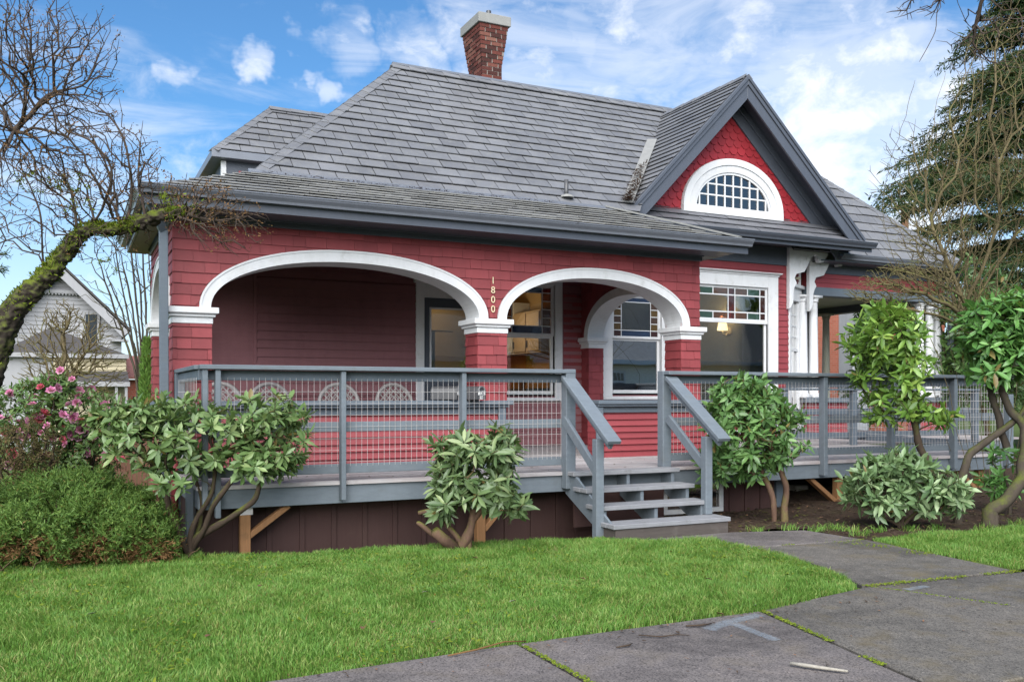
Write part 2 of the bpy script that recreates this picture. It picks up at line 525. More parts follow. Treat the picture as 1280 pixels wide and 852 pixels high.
def wnoise(scale, detail, rough, stretch, off=(0, 0, 0), dist=0):
    mp = wn('ShaderNodeMapping'); mp.inputs['Scale'].default_value = stretch; mp.inputs['Location'].default_value = off
    wt.links.new(wtc.outputs['Generated'], mp.inputs['Vector'])
    nz = wn('ShaderNodeTexNoise'); nz.inputs['Scale'].default_value = scale; nz.inputs['Detail'].default_value = detail
    nz.inputs['Roughness'].default_value = rough; nz.inputs['Distortion'].default_value = dist
    wt.links.new(mp.outputs[0], nz.inputs['Vector'])
    return nz.outputs[0]


def wsmooth(x, a, b):
    mr = wn('ShaderNodeMapRange', interpolation_type='SMOOTHSTEP')
    mr.inputs['From Min'].default_value = a; mr.inputs['From Max'].default_value = b
    wt.links.new(x, mr.inputs['Value']); return mr.outputs[0]


_wz = wn('ShaderNodeTexNoise'); _wz.inputs['Scale'].default_value = 9; _wz.inputs['Detail'].default_value = 5; _wz.inputs['Roughness'].default_value = .6
wt.links.new(wtc.outputs['Generated'], _wz.inputs['Vector'])
_ws = wn('ShaderNodeVectorMath', operation='SUBTRACT'); _ws.inputs[1].default_value = (.5, .5, .5); wt.links.new(_wz.outputs['Color'], _ws.inputs[0])
_wm = wn('ShaderNodeVectorMath', operation='MULTIPLY'); _wm.inputs[1].default_value = (.20, .20, .12); wt.links.new(_ws.outputs[0], _wm.inputs[0])
_wa = wn('ShaderNodeVectorMath', operation='ADD'); wt.links.new(wtc.outputs['Generated'], _wa.inputs[0]); wt.links.new(_wm.outputs[0], _wa.inputs[1])
_wd = wn('ShaderNodeVectorMath', operation='NORMALIZE'); wt.links.new(_wa.outputs[0], _wd.inputs[0])


def wblob(px, py, r_in, r_out):
    """soft round region of the sky dome around one direction (degrees)"""
    v = (at(px, py, 100) - Vector((0, 0, CAM_H))).normalized()
    d = wn('ShaderNodeVectorMath', operation='DOT_PRODUCT'); d.inputs[1].default_value = v
    wt.links.new(_wd.outputs[0], d.inputs[0])
    return wsmooth(d.outputs['Value'], math.cos(R(r_out)), math.cos(R(r_in)))


n_big = wnoise(2.6, 8, .62, (1, 1, 1.7), (.3, .1, .2), .3)
n_fine = wnoise(17, 8, .60, (1, 1, 1.5), (1.3, .7, .2), .25)
n_wisp = wnoise(6, 7, .6, (.8, 1.6, 4.5), (.5, 2.1, .9), .8)
# regions of the dome where cloud gathers
spots = None
for px, py, a, b, w in ((740, 35, 2, 10, .38), (870, 5, 2, 10, .42), (640, 50, .5, 6, .36), (520, 65, .8, 3.6, .42), (330, 90, .4, 2.0, .52), (425, 48, .5, 2.8, .40), (395, 125, .2, 1.3, .42), (245, 93, .3, 1.6, .36), (655, 92, .6, 3.0, .42), (735, 97, .3, 1.3, .40), (735, 46, .4, 2.0, .44),
                        (1070, 205, 3, 12, .66), (1130, 150, 1, 8, .30), (960, 120, .5, 5, .08), (90, 390, 4, 20, .34), (1240, 60, 2, 12, .15), (1250, 330, 4, 20, .4)):
    x = wmath('MULTIPLY', wblob(px, py, a, b), w)
    spots = x if spots is None else wmath('MAXIMUM', spots, x)
dens = wmath('ADD', wmath('ADD', wmath('MULTIPLY', n_fine, 1.35), wmath('MULTIPLY', n_big, .25)), spots)
cl1 = wmath('MULTIPLY', wsmooth(dens, .97, 1.75), .95)
cl2 = wmath('MULTIPLY', wsmooth(wmath('ADD', n_wisp, wmath('MULTIPLY', spots, .8)), .54, 1.05), .5)
cloud = wmath('MAXIMUM', cl1, cl2)
# a pale veil towards the horizon
sepz = wn('ShaderNodeSeparateXYZ'); wt.links.new(wtc.outputs['Generated'], sepz.inputs[0])
veil = wmath('MULTIPLY', wmath('SUBTRACT', 1.0, wsmooth(sepz.outputs[2], -.02, .30)), .55)
cloud = wmath('MAXIMUM', cloud, veil)
cmix = wn('ShaderNodeMix', data_type='RGBA')
cm2 = wn('ShaderNodeMix', data_type='RGBA', blend_type='MULTIPLY'); cm2.inputs[0].default_value = 1
cm2.inputs[7].default_value = SKY_TINT = (.58, .98, 1.26, 1)
wt.links.new(sky.outputs[0], cm2.inputs[6])
wt.links.new(cloud, cmix.inputs[0]); wt.links.new(cm2.outputs[2], cmix.inputs[6])
CLOUD_V = 9.0
cmix.inputs[7].default_value = (CLOUD_V * .97, CLOUD_V * .99, CLOUD_V * 1.03, 1)
bg = wn('ShaderNodeBackground'); bg.inputs['Strength'].default_value = .066
wt.links.new(cmix.outputs[2], bg.inputs['Color'])
wo = wn('ShaderNodeOutputWorld'); wt.links.new(bg.outputs[0], wo.inputs['Surface'])

sun_d = bpy.data.lights.new('sun', 'SUN'); sun_d.energy = 4.7; sun_d.angle = R(75); sun_d.color = (1, .96, .90)
sun = bpy.data.objects.new('sun', sun_d); COL.objects.link(sun)
sd = Vector((math.sin(SUN_AZ) * math.cos(SUN_EL), math.cos(SUN_AZ) * math.cos(SUN_EL), math.sin(SUN_EL)))
sun.rotation_euler = sd.to_track_quat('Z', 'Y').to_euler()
sun.location = (-6, -8, 14)

S.view_settings.view_transform = 'Standard'
S.view_settings.look = 'None'
S.view_settings.gamma = 1
S.view_settings.use_curve_mapping = False
S.view_settings.exposure = 1.06
S.render.engine = 'CYCLES'
S.cycles.max_bounces = 9; S.cycles.diffuse_bounces = 4; S.cycles.glossy_bounces = 4
S.cycles.transmission_bounces = 4; S.cycles.transparent_max_bounces = 16
S.cycles.caustics_reflective = False; S.cycles.caustics_refractive = False
S.cycles.use_denoising = True
S.cycles.sample_clamp_indirect = 6

# ================================================================== ground
def mat_ground():
    t = NT('ground_earth')
    n1 = t.noise(.7, 6, .6); n2 = t.noise(9, 6, .7)
    col = t.ramp(n2, [(.3, (.045, .055, .018)), (.6, (.08, .12, .028)), (.8, (.12, .13, .045))])
    return t.done(t.bsdf(col, .95, .1, t.bump(n2, .5, .03)))
M['ground'] = mat_ground()


def mat_soil():
    t = NT('dark_mulch')
    n1 = t.noise(3, 6, .7); n2 = t.noise(38, 6, .75)
    col = t.ramp(n2, [(.3, (.022, .015, .011)), (.55, (.062, .040, .028)), (.75, (.13, .085, .06))])
    col = t.mix(t.math('MULTIPLY', t.ramp(n1, [(.5, (0, 0, 0)), (.7, (1, 1, 1))]), .4), col, (.06, .06, .025))
    return t.done(t.bsdf(col, .95, .15, t.bump(n2, .9, .03)))
M['soil'] = mat_soil()


def mat_walk(name, c0, c1, warm=.25):
    t = NT(name)
    n1 = t.noise(1.3, 6, .62); n2 = t.noise(120, 3, .7); n3 = t.noise(7, 7, .75); n4 = t.noise(3.1, 5, .6)
    vor = t.n('ShaderNodeTexVoronoi'); vor.inputs['Scale'].default_value = 130
    t.l(t.n('ShaderNodeTexCoord').outputs['Object'], vor.inputs['Vector'])
    big = t.noise(.8, 6, .7); rs = t.rnd()
    col = t.mix(t.math('ADD', t.math('MULTIPLY', n1, .7), t.math('MULTIPLY', rs, .3)), c0, c1)
    crk = t.n('ShaderNodeTexVoronoi'); crk.feature = 'DISTANCE_TO_EDGE'; crk.inputs['Scale'].default_value = .75
    wv = t.n('ShaderNodeVectorMath', operation='ADD'); t.l(t.n('ShaderNodeTexCoord').outputs['Object'], wv.inputs[0])
    nv = t.n('ShaderNodeTexNoise'); nv.inputs['Scale'].default_value = 2.2; nv.inputs['Detail'].default_value = 8
    t.l(nv.outputs['Color'], wv.inputs[1]); t.l(wv.outputs[0], crk.inputs['Vector'])
    cr = t.math('MULTIPLY', t.math('LESS_THAN', crk.outputs['Distance'], .0022), t.math('GREATER_THAN', big, .56))
    col = t.mix(t.math('MULTIPLY', cr, .75), col, (.03, .028, .025))
    stn = t.ramp(big, [(.40, (.62, .62, .62)), (.52, (1, 1, 1)), (.66, (1.12, 1.1, 1.08))])
    col = t.mix(.85, col, stn, 'MULTIPLY')
    # exposed aggregate: light and dark grains
    gr = t.ramp(vor.outputs['Color'], [(.1, (.45, .45, .45)), (.5, (1, 1, 1)), (.90, (1.2, 1.19, 1.15)), (.965, (1.9, 1.86, 1.8))])
    col = t.mix(1.0, col, gr, 'MULTIPLY')
    v = t.ramp(n3, [(.3, (.62, .62, .62)), (.55, (1, 1, 1)), (.75, (1.18, 1.16, 1.12))])
    col = t.mix(.8, col, v, 'MULTIPLY')
    col = t.mix(t.math('MULTIPLY', t.ramp(n4, [(.52, (0, 0, 0)), (.72, (1, 1, 1))]), warm), col, (.11, .085, .04))
    return t.done(t.bsdf(col, t.math('SUBTRACT', .95, t.math('MULTIPLY', n1, .25)), .3, t.bump(vor.outputs['Distance'], .35, .004)))
M['walk'] = mat_walk('old_sidewalk', (.104, .090, .089), (.158, .141, .136), .28)
M['walk2'] = mat_walk('mossy_path', (.088, .080, .073), (.138, .126, .112), .6)


def hmap(x, y):
    """ground level: flat near the walk, the bed climbs a little below the deck on the right"""
    k = min(1, max(0, (y - 6.6) / 1.6)) * min(1, max(0, (x - 7.2) / 2.0))
    return .13 * k * k * (3 - 2 * k)


PIT = (1.0, 5.58, 7.3, 9.86, -.28)      # the ground drops into a hollow between the lawn's crest and the skirt


def yback(x): return 7.95 - (x - 1.0) * .16


def lawn_z(x, y):
    s = lambda t_: max(0, min(1, t_)) ** 2 * (3 - 2 * max(0, min(1, t_)))
    return -.012 + .012 * nz(x, y, 1.3) - .25 * s((y - yback(x)) / .38) * s((x - .98) / .22)


g = MB(); xa_, xb_, ya_, yb_, zp_ = PIT; q_ = -.07
g.poly([(-400, -120, q_), (500, -120, q_), (500, ya_, q_), (-400, ya_, q_)]); g.poly([(-400, yb_, q_), (500, yb_, q_), (500, 800, q_), (-400, 800, q_)])
g.poly([(-400, ya_, q_), (xa_, ya_, q_), (xa_, yb_, q_), (-400, yb_, q_)]); g.poly([(xb_, ya_, q_), (500, ya_, q_), (500, yb_, q_), (xb_, yb_, q_)])
g.poly([(xa_, ya_, zp_), (xb_, ya_, zp_), (xb_, yb_, zp_), (xa_, yb_, zp_)])
for p_, r_ in (((xa_, ya_), (xb_, ya_)), ((xb_, ya_), (xb_, yb_)), ((xb_, yb_), (xa_, yb_)), ((xa_, yb_), (xa_, ya_))): g.poly([(*p_, zp_), (*r_, zp_), (*r_, q_), (*p_, q_)])
tag(g.build('ground', M['ground']), kind='structure')

g = MB(); g.poly([(-400, -14, -.064), (500, -14, -.064), (500, -3, -.064), (-400, -3, -.064)])
tag(g.build('road', simple('asphalt', (.05, .05, .052), .9, .3, 30, .3, .3)), kind='structure')


def grid_sheet(name, x0, x1, y0, y1, step, zf, mat, inside=None, kind='structure'):
    nx, ny = int((x1 - x0) / step) + 1, int((y1 - y0) / step) + 1
    mb = MB()
    for j in range(ny):
        for i in range(nx):
            x, y = x0 + (x1 - x0) * i / (nx - 1), y0 + (y1 - y0) * j / (ny - 1)
            mb.v.append((x, y, zf(x, y)))
    for j in range(ny - 1):
        for i in range(nx - 1):
            cx, cy = x0 + (x1 - x0) * (i + .5) / (nx - 1), y0 + (y1 - y0) * (j + .5) / (ny - 1)
            if inside is None or inside(cx, cy):
                a = j * nx + i
                mb.f.append((a, a + 1, a + nx + 1, a + nx)); mb.m.append(0)
    return tag(mb.build(name, mat, smooth=True, fix=False), kind=kind)


def nz(x, y, s=1.0, o=0.0): return mnoise.noise(Vector((x * s, y * s, o)))


def in_poly(x, y, P):
    c = False
    j = len(P) - 1
    for i in range(len(P)):
        if (P[i][1] > y) != (P[j][1] > y) and x < (P[j][0] - P[i][0]) * (y - P[i][1]) / (P[j][1] - P[i][1]) + P[i][0]: c = not c
        j = i
    return c


LAWN = [(-14, 4.35), (.83, 4.38), (2.17, 4.46), (3.92, 4.46), (4.98, 4.70), (5.30, 5.35), (5.42, 6.0), (5.40, 6.85), (4.62, 7.14), (4.58, 7.35), (4.5, 8.36), (-14, 8.36)]
LAWN_R = [(6.60, 4.66), (16, 4.4), (16, 6.05), (9.2, 6.1), (7.4, 6.25), (6.75, 6.2), (6.62, 5.7)]
LAWN_L = [(-14, 8.36), (.80, 8.36), (.86, 17.5), (-14, 17.5)]
grid_sheet('lawn', -14, 5.5, 4.3, 8.4, .12, lawn_z, M['ground'], lambda x, y: in_poly(x, y, LAWN))
grid_sheet('side_lawn', 6.55, 16, 4.3, 6.4, .12, lambda x, y: -.005 + .012 * nz(x, y, 1.3), M['ground'], lambda x, y: in_poly(x, y, LAWN_R))
grid_sheet('soil', 5.62, 19, 6.02, 13, .10, lambda x, y: hmap(x, y) - .010 + .022 * nz(x, y, 4.0) + .016 * nz(x, y, 11.0), M['soil'],
           lambda x, y: (x > 6.72 or y > 7.12) and not in_poly(x, y, LAWN_R))

# sidewalk and path: separate slabs with a moss-filled joint between them
walk = thing('sidewalk', None, None, (3, 3.8, 0)); walk['kind'] = 'structure'


def slab(pts, mat, z=0.0, th=.09, tilt=0):
    mb = MB()
    cx = sum(p[0] for p in pts) / len(pts); cy = sum(p[1] for p in pts) / len(pts)
    top = [(p[0], p[1], z + tilt * (p[0] - cx)) for p in pts]
    mb.prism([(p[0], p[1], p[2] - th) for p in top], (0, 0, th))
    return mb.build('slab', mat, walk, bevel=.008)


slab([(-6, 2.86), (.70, 2.86), (.70, 4.36), (-6, 4.33)], M['walk'])
slab([(.715, 2.86), (2.175, 2.86), (2.185, 4.45), (.715, 4.37)], M['walk'], .002)
slab([(2.215, 2.86), (3.56, 2.86), (3.885, 4.47), (2.215, 4.46)], M['walk'], 0, .09, .002)
slab([(3.59, 2.86), (5.70, 2.86), (5.40, 3.86), (5.06, 4.695), (3.915, 4.475)], M['walk2'], .004)
slab([(5.73, 2.86), (7.6, 2.86), (7.6, 4.5), (6.52, 4.6), (5.09, 4.70), (5.43, 3.87)], M['walk2'], -.002)
slab([(7.63, 2.86), (14, 2.86), (14, 4.4), (7.63, 4.47)], M['walk2'])
slab([(5.05, 4.735), (6.52, 4.635), (6.60, 5.4), (6.68, 6.22), (5.44, 6.33), (5.42, 5.7), (5.30, 5.3)], M['walk2'], .006)
slab([(5.43, 6.37), (6.69, 6.26), (6.62, 6.95), (5.86, 7.16), (4.66, 7.16), (4.66, 6.98), (5.42, 6.80)], M['walk'], .002)
slab([(-6, 1.2), (14, 1.2), (14, 2.83), (-6, 2.83)], M['walk'])

ms = MB()
def mossline(a, b, w, n, z=.004, gap=.0):
    a, b = Vector((*a, 0)), Vector((*b, 0))
    d = (b - a); L = d.length; d.normalize(); s = Vector((-d.y, d.x, 0))
    for i in range(int(L * n)):
        t_ = random.random() * L
        if mnoise.noise(Vector((t_ * 3, a.x, a.y))) < gap - .25: continue
        p = a + d * t_ + s * random.gauss(0, w)
        r_ = random.uniform(.004, .011)
        k = random.random() * 6.28
        q = [p + Vector((math.cos(k + j * 2.09) * r_, math.sin(k + j * 2.09) * r_, random.uniform(0, .004) + z)) for j in range(3)]
        top = p + Vector((0, 0, z + random.uniform(.002, .009)))
        for j in range(3): ms.poly([q[j], q[(j + 1) % 3], top])
mossline((2.2, 2.9), (2.2, 4.46), .010, 420, gap=.1)
mossline((3.575, 2.9), (3.90, 4.47), .012, 430, gap=.05)
mossline((5.05, 4.715), (6.55, 4.61), .022, 420, gap=.15)
mossline((5.08, 4.69), (5.42, 3.87), .008, 160, gap=.25)
mossline((6.60, 4.7), (6.69, 6.2), .05, 260, gap=.3)
mossline((5.45, 6.35), (6.68, 6.24), .012, 200, gap=.3)
for x_, y_, r_ in ((6.5, 5.9, .10), (6.52, 5.5, .10), (6.4, 6.15, .16)):
    for i in range(90):
        px_, py_ = random.gauss(x_, r_ * .6), random.gauss(y_, r_ * .6)
        if px_ > 6.58: continue
        mossline((px_, py_), (px_ + .012, py_), .004, 90, .006)
tag(ms.build('moss', M['moss'], fix=False), kind='stuff')

# faint blue utility paint on the concrete (its own thin mark, broken up like sprayed paint)
def mat_paintmark():
    t = NT('sprayed_blue_paint')
    at_ = t.n('ShaderNodeAttribute'); at_.attribute_name = 'fade'
    n = t.noise(55, 6, .85)
    a = t.math('MULTIPLY', t.math('SUBTRACT', t.math('ADD', at_.outputs['Fac'], t.math('MULTIPLY', n, 1.6)), 1.08), 1.5, True)
    d = t.n('ShaderNodeBsdfDiffuse'); d.inputs[0].default_value = (.28, .33, .38, 1)
    tr = t.n('ShaderNodeBsdfTransparent')
    mx = t.n('ShaderNodeMixShader'); t.l(t.math('MULTIPLY', a, .6), mx.inputs[0]); t.l(tr.outputs[0], mx.inputs[1]); t.l(d.outputs[0], mx.inputs[2])
    return t.done(mx.outputs[0])
M['bluepaint'] = mat_paintmark()


def paint_mark(name, label, strokes, z):
    mb = MB(); fade = []
    for k, (pts, w) in enumerate(strokes):
        n = 14
        P = [Vector((*p, 0)) for p in pts]
        for i in range(n + 1):
            t_ = i / n * (len(P) - 1); j = min(int(t_), len(P) - 2)
            p = P[j].lerp(P[j + 1], t_ - j); d = (P[j + 1] - P[j]).normalized(); s = Vector((-d.y, d.x, 0))
            for q, f_ in ((-1, 0), (-.35, .62), (.35, .62), (1, 0)):
                v = p + s * q * w
                mb.v.append((v.x, v.y, z + k * .0015)); fade.append(f_ * (0.15 if i in (0, n) else 1))
            if i:
                b = len(mb.v) - 8
                for e in range(3): mb.f.append((b + e, b + e + 1, b + e + 5, b + e + 4)); mb.m.append(0)
    o = mb.build(name, M['bluepaint'], fix=False, origin=(strokes[0][0][0][0], strokes[0][0][0][1], 0))
    a = o.data.attributes.new('fade', 'FLOAT', 'POINT'); a.data.foreach_set('value', fade)
    tag(o, label, 'paint mark')
paint_mark('paint_mark', 'faded pale blue T of spray paint on the front sidewalk slab', [([(3.28, 4.22), (3.52, 4.32), (3.84, 4.38)], .075), ([(3.52, 4.30), (3.50, 4.0), (3.49, 3.86)], .06)], .0055)
paint_mark('paint_mark', 'faint pale blue smudge of spray paint at the top of the path joint', [([(5.20, 4.50), (5.45, 4.52)], .06)], .006)
# ================================================================== surface coverings built as real pieces
def clip_poly(P, Q):
    """Sutherland-Hodgman: clip polygon P by convex polygon Q (both 2D, Q counter-clockwise)"""
    out = P
    for i in range(len(Q)):
        a, b = Q[i], Q[(i + 1) % len(Q)]
        ex, ey = b[0] - a[0], b[1] - a[1]
        inp, out = out, []
        if not inp: return []
        for k in range(len(inp)):
            p, q = inp[k - 1], inp[k]
            sp = ex * (p[1] - a[1]) - ey * (p[0] - a[0]); sq = ex * (q[1] - a[1]) - ey * (q[0] - a[0])
            if sq >= 0:
                if sp < 0:
                    t_ = sp / (sp - sq); out.append((p[0] + (q[0] - p[0]) * t_, p[1] + (q[1] - p[1]) * t_))
                out.append(q)
            elif sp >= 0:
                t_ = sp / (sp - sq); out.append((p[0] + (q[0] - p[0]) * t_, p[1] + (q[1] - p[1]) * t_))
    return out


def ccw(P):
    a = sum(P[i - 1][0] * P[i][1] - P[i][0] * P[i - 1][1] for i in range(len(P)))
    return P if a > 0 else P[::-1]


class Frame:
    def __init__(s, o, u, v):
        s.o, s.u, s.v = Vector(o), Vector(u).normalized(), Vector(v).normalized()
        s.n = s.u.cross(s.v).normalized()
    def p(s, a, b, h=0): return s.o + s.u * a + s.v * b + s.n * h
    def uv(s, P): d = Vector(P) - s.o; return (d.dot(s.u), d.dot(s.v))


def add_tile(mb, fr, poly, vlow, rowh, low, top, thick, tilt=0.0, u0=0, base=0.0):
    """one overlapping tile: raised at its lower edge"""
    if len(poly) < 3: return
    n = len(poly); b = len(mb.v)
    for (a, c) in poly:
        k = (c - vlow) / rowh
        h = base + low + (top - low) * k + tilt * (a - u0)
        mb.v.append(tuple(fr.p(a, c, h)))
    for (a, c) in poly:
        k = (c - vlow) / rowh
        h = base + max(0.0005, low + (top - low) * k - thick)
        mb.v.append(tuple(fr.p(a, c, h)))
    mb.f.append(tuple(b + i for i in range(n))); mb.m.append(0)
    for i in range(n):
        j = (i + 1) % n
        mb.f.append((b + i, b + n + i, b + n + j, b + j)); mb.m.append(0)


def slates(name, corners, rowh, w, mat, parent, low=.026, top=.003, thick=.012, jit=.15, seed=1, start=0.0, gap=.012, label=None):
    """rows of slates over a convex planar polygon; first edge (corners[0]->corners[1]) is the eave"""
    rr = random.Random(seed)
    c = [Vector(p) for p in corners]
    u = (c[1] - c[0]).normalized()
    nn = None
    for k in range(2, len(c)):
        t_ = (c[k] - c[0])
        vv = t_ - u * t_.dot(u)
        if vv.length > .05: nn = vv; break
    fr = Frame(c[0], u, nn)
    poly = ccw([fr.uv(p) for p in c])
    vmax = max(p[1] for p in poly); umin = min(p[0] for p in poly); umax = max(p[0] for p in poly)
    mb = MB()
    mb.poly([fr.p(a, b, -.004) for a, b in poly], 1)       # roof deck under the slates, near black to put shade into the gaps
    r = 0; v = -start
    while v < vmax:
        off = (r % 2) * .5 * w + rr.uniform(-.04, .04) * w
        x = umin - w + off
        while x < umax:
            ww = w * (1 + rr.uniform(-jit, jit) * .25)
            dv = rr.uniform(-.012, .002) if rr.random() < .12 else 0
            q = [(x + gap / 2, v + dv + rr.uniform(-.005, .005)), (x + ww - gap / 2, v + dv + rr.uniform(-.005, .005)), (x + ww - gap / 2, v + rowh), (x + gap / 2, v + rowh)]
            q = clip_poly(q, poly)
            if q: add_tile(mb, fr, q, v, rowh, low + rr.uniform(-.004, .005), top, thick, rr.uniform(-.010, .010), x + ww / 2)
            x += ww
        v += rowh; r += 1
    o = mb.build(name, [mat, M['deck_shade']], parent, fix=False)
    if label: o['label'] = label
    return o


def ridge_caps(name, a, b, mat, parent, w=.13, step=.30, h=.02, drop=.0, sides=None):
    """overlapping cap slates along a ridge or hip; sides = two downslope unit vectors"""
    a, b = Vector(a), Vector(b)
    d = (b - a); L = d.length; d.normalize()
    s1, s2 = [Vector(s).normalized() for s in sides]
    mb = MB(); n = max(1, int(L / step)); st = L / n
    for i in range(n):
        p = a + d * (i * st - .02); q = a + d * ((i + 1) * st + .01)
        up = Vector((0, 0, 1))
        for s in (s1, s2):
            nn = d.cross(s); nn = nn if nn.z > 0 else -nn
            nn.normalize()
            lo, hi = h + .030, h + .020
            mb.hexa([p + nn * (lo - .014), q + nn * (hi - .012), q + s * w + nn * (hi - .012), p + s * w + nn * (lo - .014),
                     p + nn * lo, q + nn * hi, q + s * w + nn * hi, p + s * w + nn * lo])
    return mb.build(name, mat, parent)


# wall frames: s runs along the wall to the right as seen from outside, n points outwards
class WallF:
    def __init__(s, axis, const, out):
        s.axis, s.c, s.o = axis, const, out
    def p(s, a, z, n=0):
        return Vector((a, s.c + s.o * n, z)) if s.axis == 'x' else Vector((s.c + s.o * n, a, z))


def wall_siding(mb, wf, s0, s1, zlo, zhi, z0, z1, row, wrange, low=.016, top=.004, thick=.009, gap=.003, seed=0, base=0.0, ns=6, phase=0):
    """courses between z0 and z1 on [s0,s1]; zlo(s)/zhi(s) bound the wall (for arches); wrange None = full boards"""
    rr = random.Random(seed)
    r = 0; z = z0 - phase
    while z < z1 - .002:
        zt = min(z + row, z1)
        x = s0 - (rr.uniform(0, wrange[1]) if wrange else 0)
        while x < s1:
            w = rr.uniform(*wrange) if wrange else s1 - s0
            a, b = max(s0, x + gap / 2), min(s1, x + w - gap / 2)
            x += w
            if b - a < .004: continue
            nseg = ns if wrange else max(1, int((s1 - s0) / .06)) if zlo is not None else 1
            dz = rr.uniform(-.003, .003) if wrange else 0
            dn = rr.uniform(-.002, .003) if wrange else 0
            xs = [a + (b - a) * i / nseg for i in range(nseg + 1)]
            run = []
            def flush(run):
                if len(run) < 2: return
                bot = [(s_, l_) for s_, l_, h_ in run]; tp = [(s_, h_) for s_, l_, h_ in reversed(run)]
                pol = bot + tp
                # drop duplicates
                n = len(pol); bi = len(mb.v)
                for s_, zz in pol:
                    k = (zz - z) / row
                    mb.v.append(tuple(wf.p(s_, zz, base + low + dn + (top - low) * k)))
                for s_, zz in pol:
                    k = (zz - z) / row
                    mb.v.append(tuple(wf.p(s_, zz, base + max(.0005, low + (top - low) * k - thick))))
                mb.f.append(tuple(bi + i for i in range(n))); mb.m.append(0)
                for i in range(n):
                    j = (i + 1) % n
                    mb.f.append((bi + i, bi + n + i, bi + n + j, bi + j)); mb.m.append(0)
            for s_ in xs:
                lo = max(z + dz, z0, zlo(s_) if zlo else -1e9); hi = min(zt, zhi(s_) if zhi else 1e9)
                if hi - lo > .002: run.append((s_, lo, hi))
                else:
                    flush(run); run = []
            flush(run)
        z += row; r += 1


def holes_split(s0, s1, z0, z1, holes):
    """rectangles of a wall around rectangular openings (s0,s1,z0,z1)"""
    zs = sorted({z0, z1, *[min(max(h[2], z0), z1) for h in holes], *[min(max(h[3], z0), z1) for h in holes]})
    out = []
    for a, b in zip(zs, zs[1:]):
        if b - a < 1e-4: continue
        m = (a + b) / 2
        cuts = sorted((h[0], h[1]) for h in holes if h[2] < m < h[3])
        x = s0
        for c0, c1 in cuts:
            if c0 > x: out.append((x, c0, a, b))
            x = max(x, c1)
        if x < s1: out.append((x, s1, a, b))
    return out


def backing(mb, wf, rects, depth):
    for a, b, c, d in rects:
        p, q = wf.p(a, c, 0), wf.p(b, d, -depth)
        mb.box(min(p.x, q.x), max(p.x, q.x), min(p.y, q.y), max(p.y, q.y), c, d)


# ================================================================== the house
YF, YM = 9.9, 12.6            # porch front wall, main wall
XL, XR = .97, 7.58            # porch left and right outer faces
ZD = .57                      # deck level
ZS = 2.25                     # arch springing
house = thing('house', 'red shingled Victorian house with white arches, grey slate roof and a front gable', 'house', (6, 12, 0))
WF = WallF('x', YF, -1)       # front wall of the porch
WMAIN = WallF('x', YM, -1)
TH = .34


def ell(c, half, rise, zs=ZS, p=2.12):
    def f(s):
        t_ = abs(s - c) / half
        return zs + rise * (1 - t_ ** p) ** (1 / p) if t_ < 1 else -1e9
    return f


ARCH = [(1.33, 4.36, .56), (4.72, 7.29, .56)]
inner = [ell((a + b) / 2, (b - a) / 2, r) for a, b, r in ARCH]
outer = [ell((a + b) / 2, (b - a) / 2 + .115, r + .13) for a, b, r in ARCH]
PIERS = [(XL, 1.33), (4.36, 4.72), (7.29, XR)]
ZT = 3.13


def zlo_front(s):
    z = ZS + .02
    for f in outer: z = max(z, f(s))
    return z


# --- shingle facing of the porch front
mb = MB()
wall_siding(mb, WF, XL, XR, zlo_front, None, ZS + .02, ZT, .113, (.13, .34), seed=3)
wall_siding(mb, WF, XL - .016, XL, lambda s: ZS + .02, None, ZS + .02, ZT, .113, (.2, .3), seed=3, ns=1)
# solid wall behind the facing (arch spandrels)
n = 200
for i in range(n):
    a, b = XL + (XR - XL) * i / n, XL + (XR - XL) * (i + 1) / n
    def zl(s):
        z = ZS
        for f in inner: z = max(z, f(s) + .02)
        return z
    za, zb = zl(a), zl(b)
    if any(p0 - .001 <= (a + b) / 2 <= p1 + .001 for p0, p1 in PIERS): za = zb = ZS
    mb.poly([(a, YF, za), (b, YF, zb), (b, YF, ZT), (a, YF, ZT)])
    mb.poly([(b, YF + TH, zb), (a, YF + TH, za), (a, YF + TH, ZT), (b, YF + TH, ZT)])
mb.poly([(XL, YF, ZS), (XL, YF + TH, ZS), (XL, YF + TH, ZT), (XL, YF, ZT)])
mb.poly([(XL, YF, ZT), (XR, YF, ZT), (XR, YF + TH, ZT), (XL, YF + TH, ZT)])
front = mb.build('porch_wall', M['red_shingle'], house, fix=False)

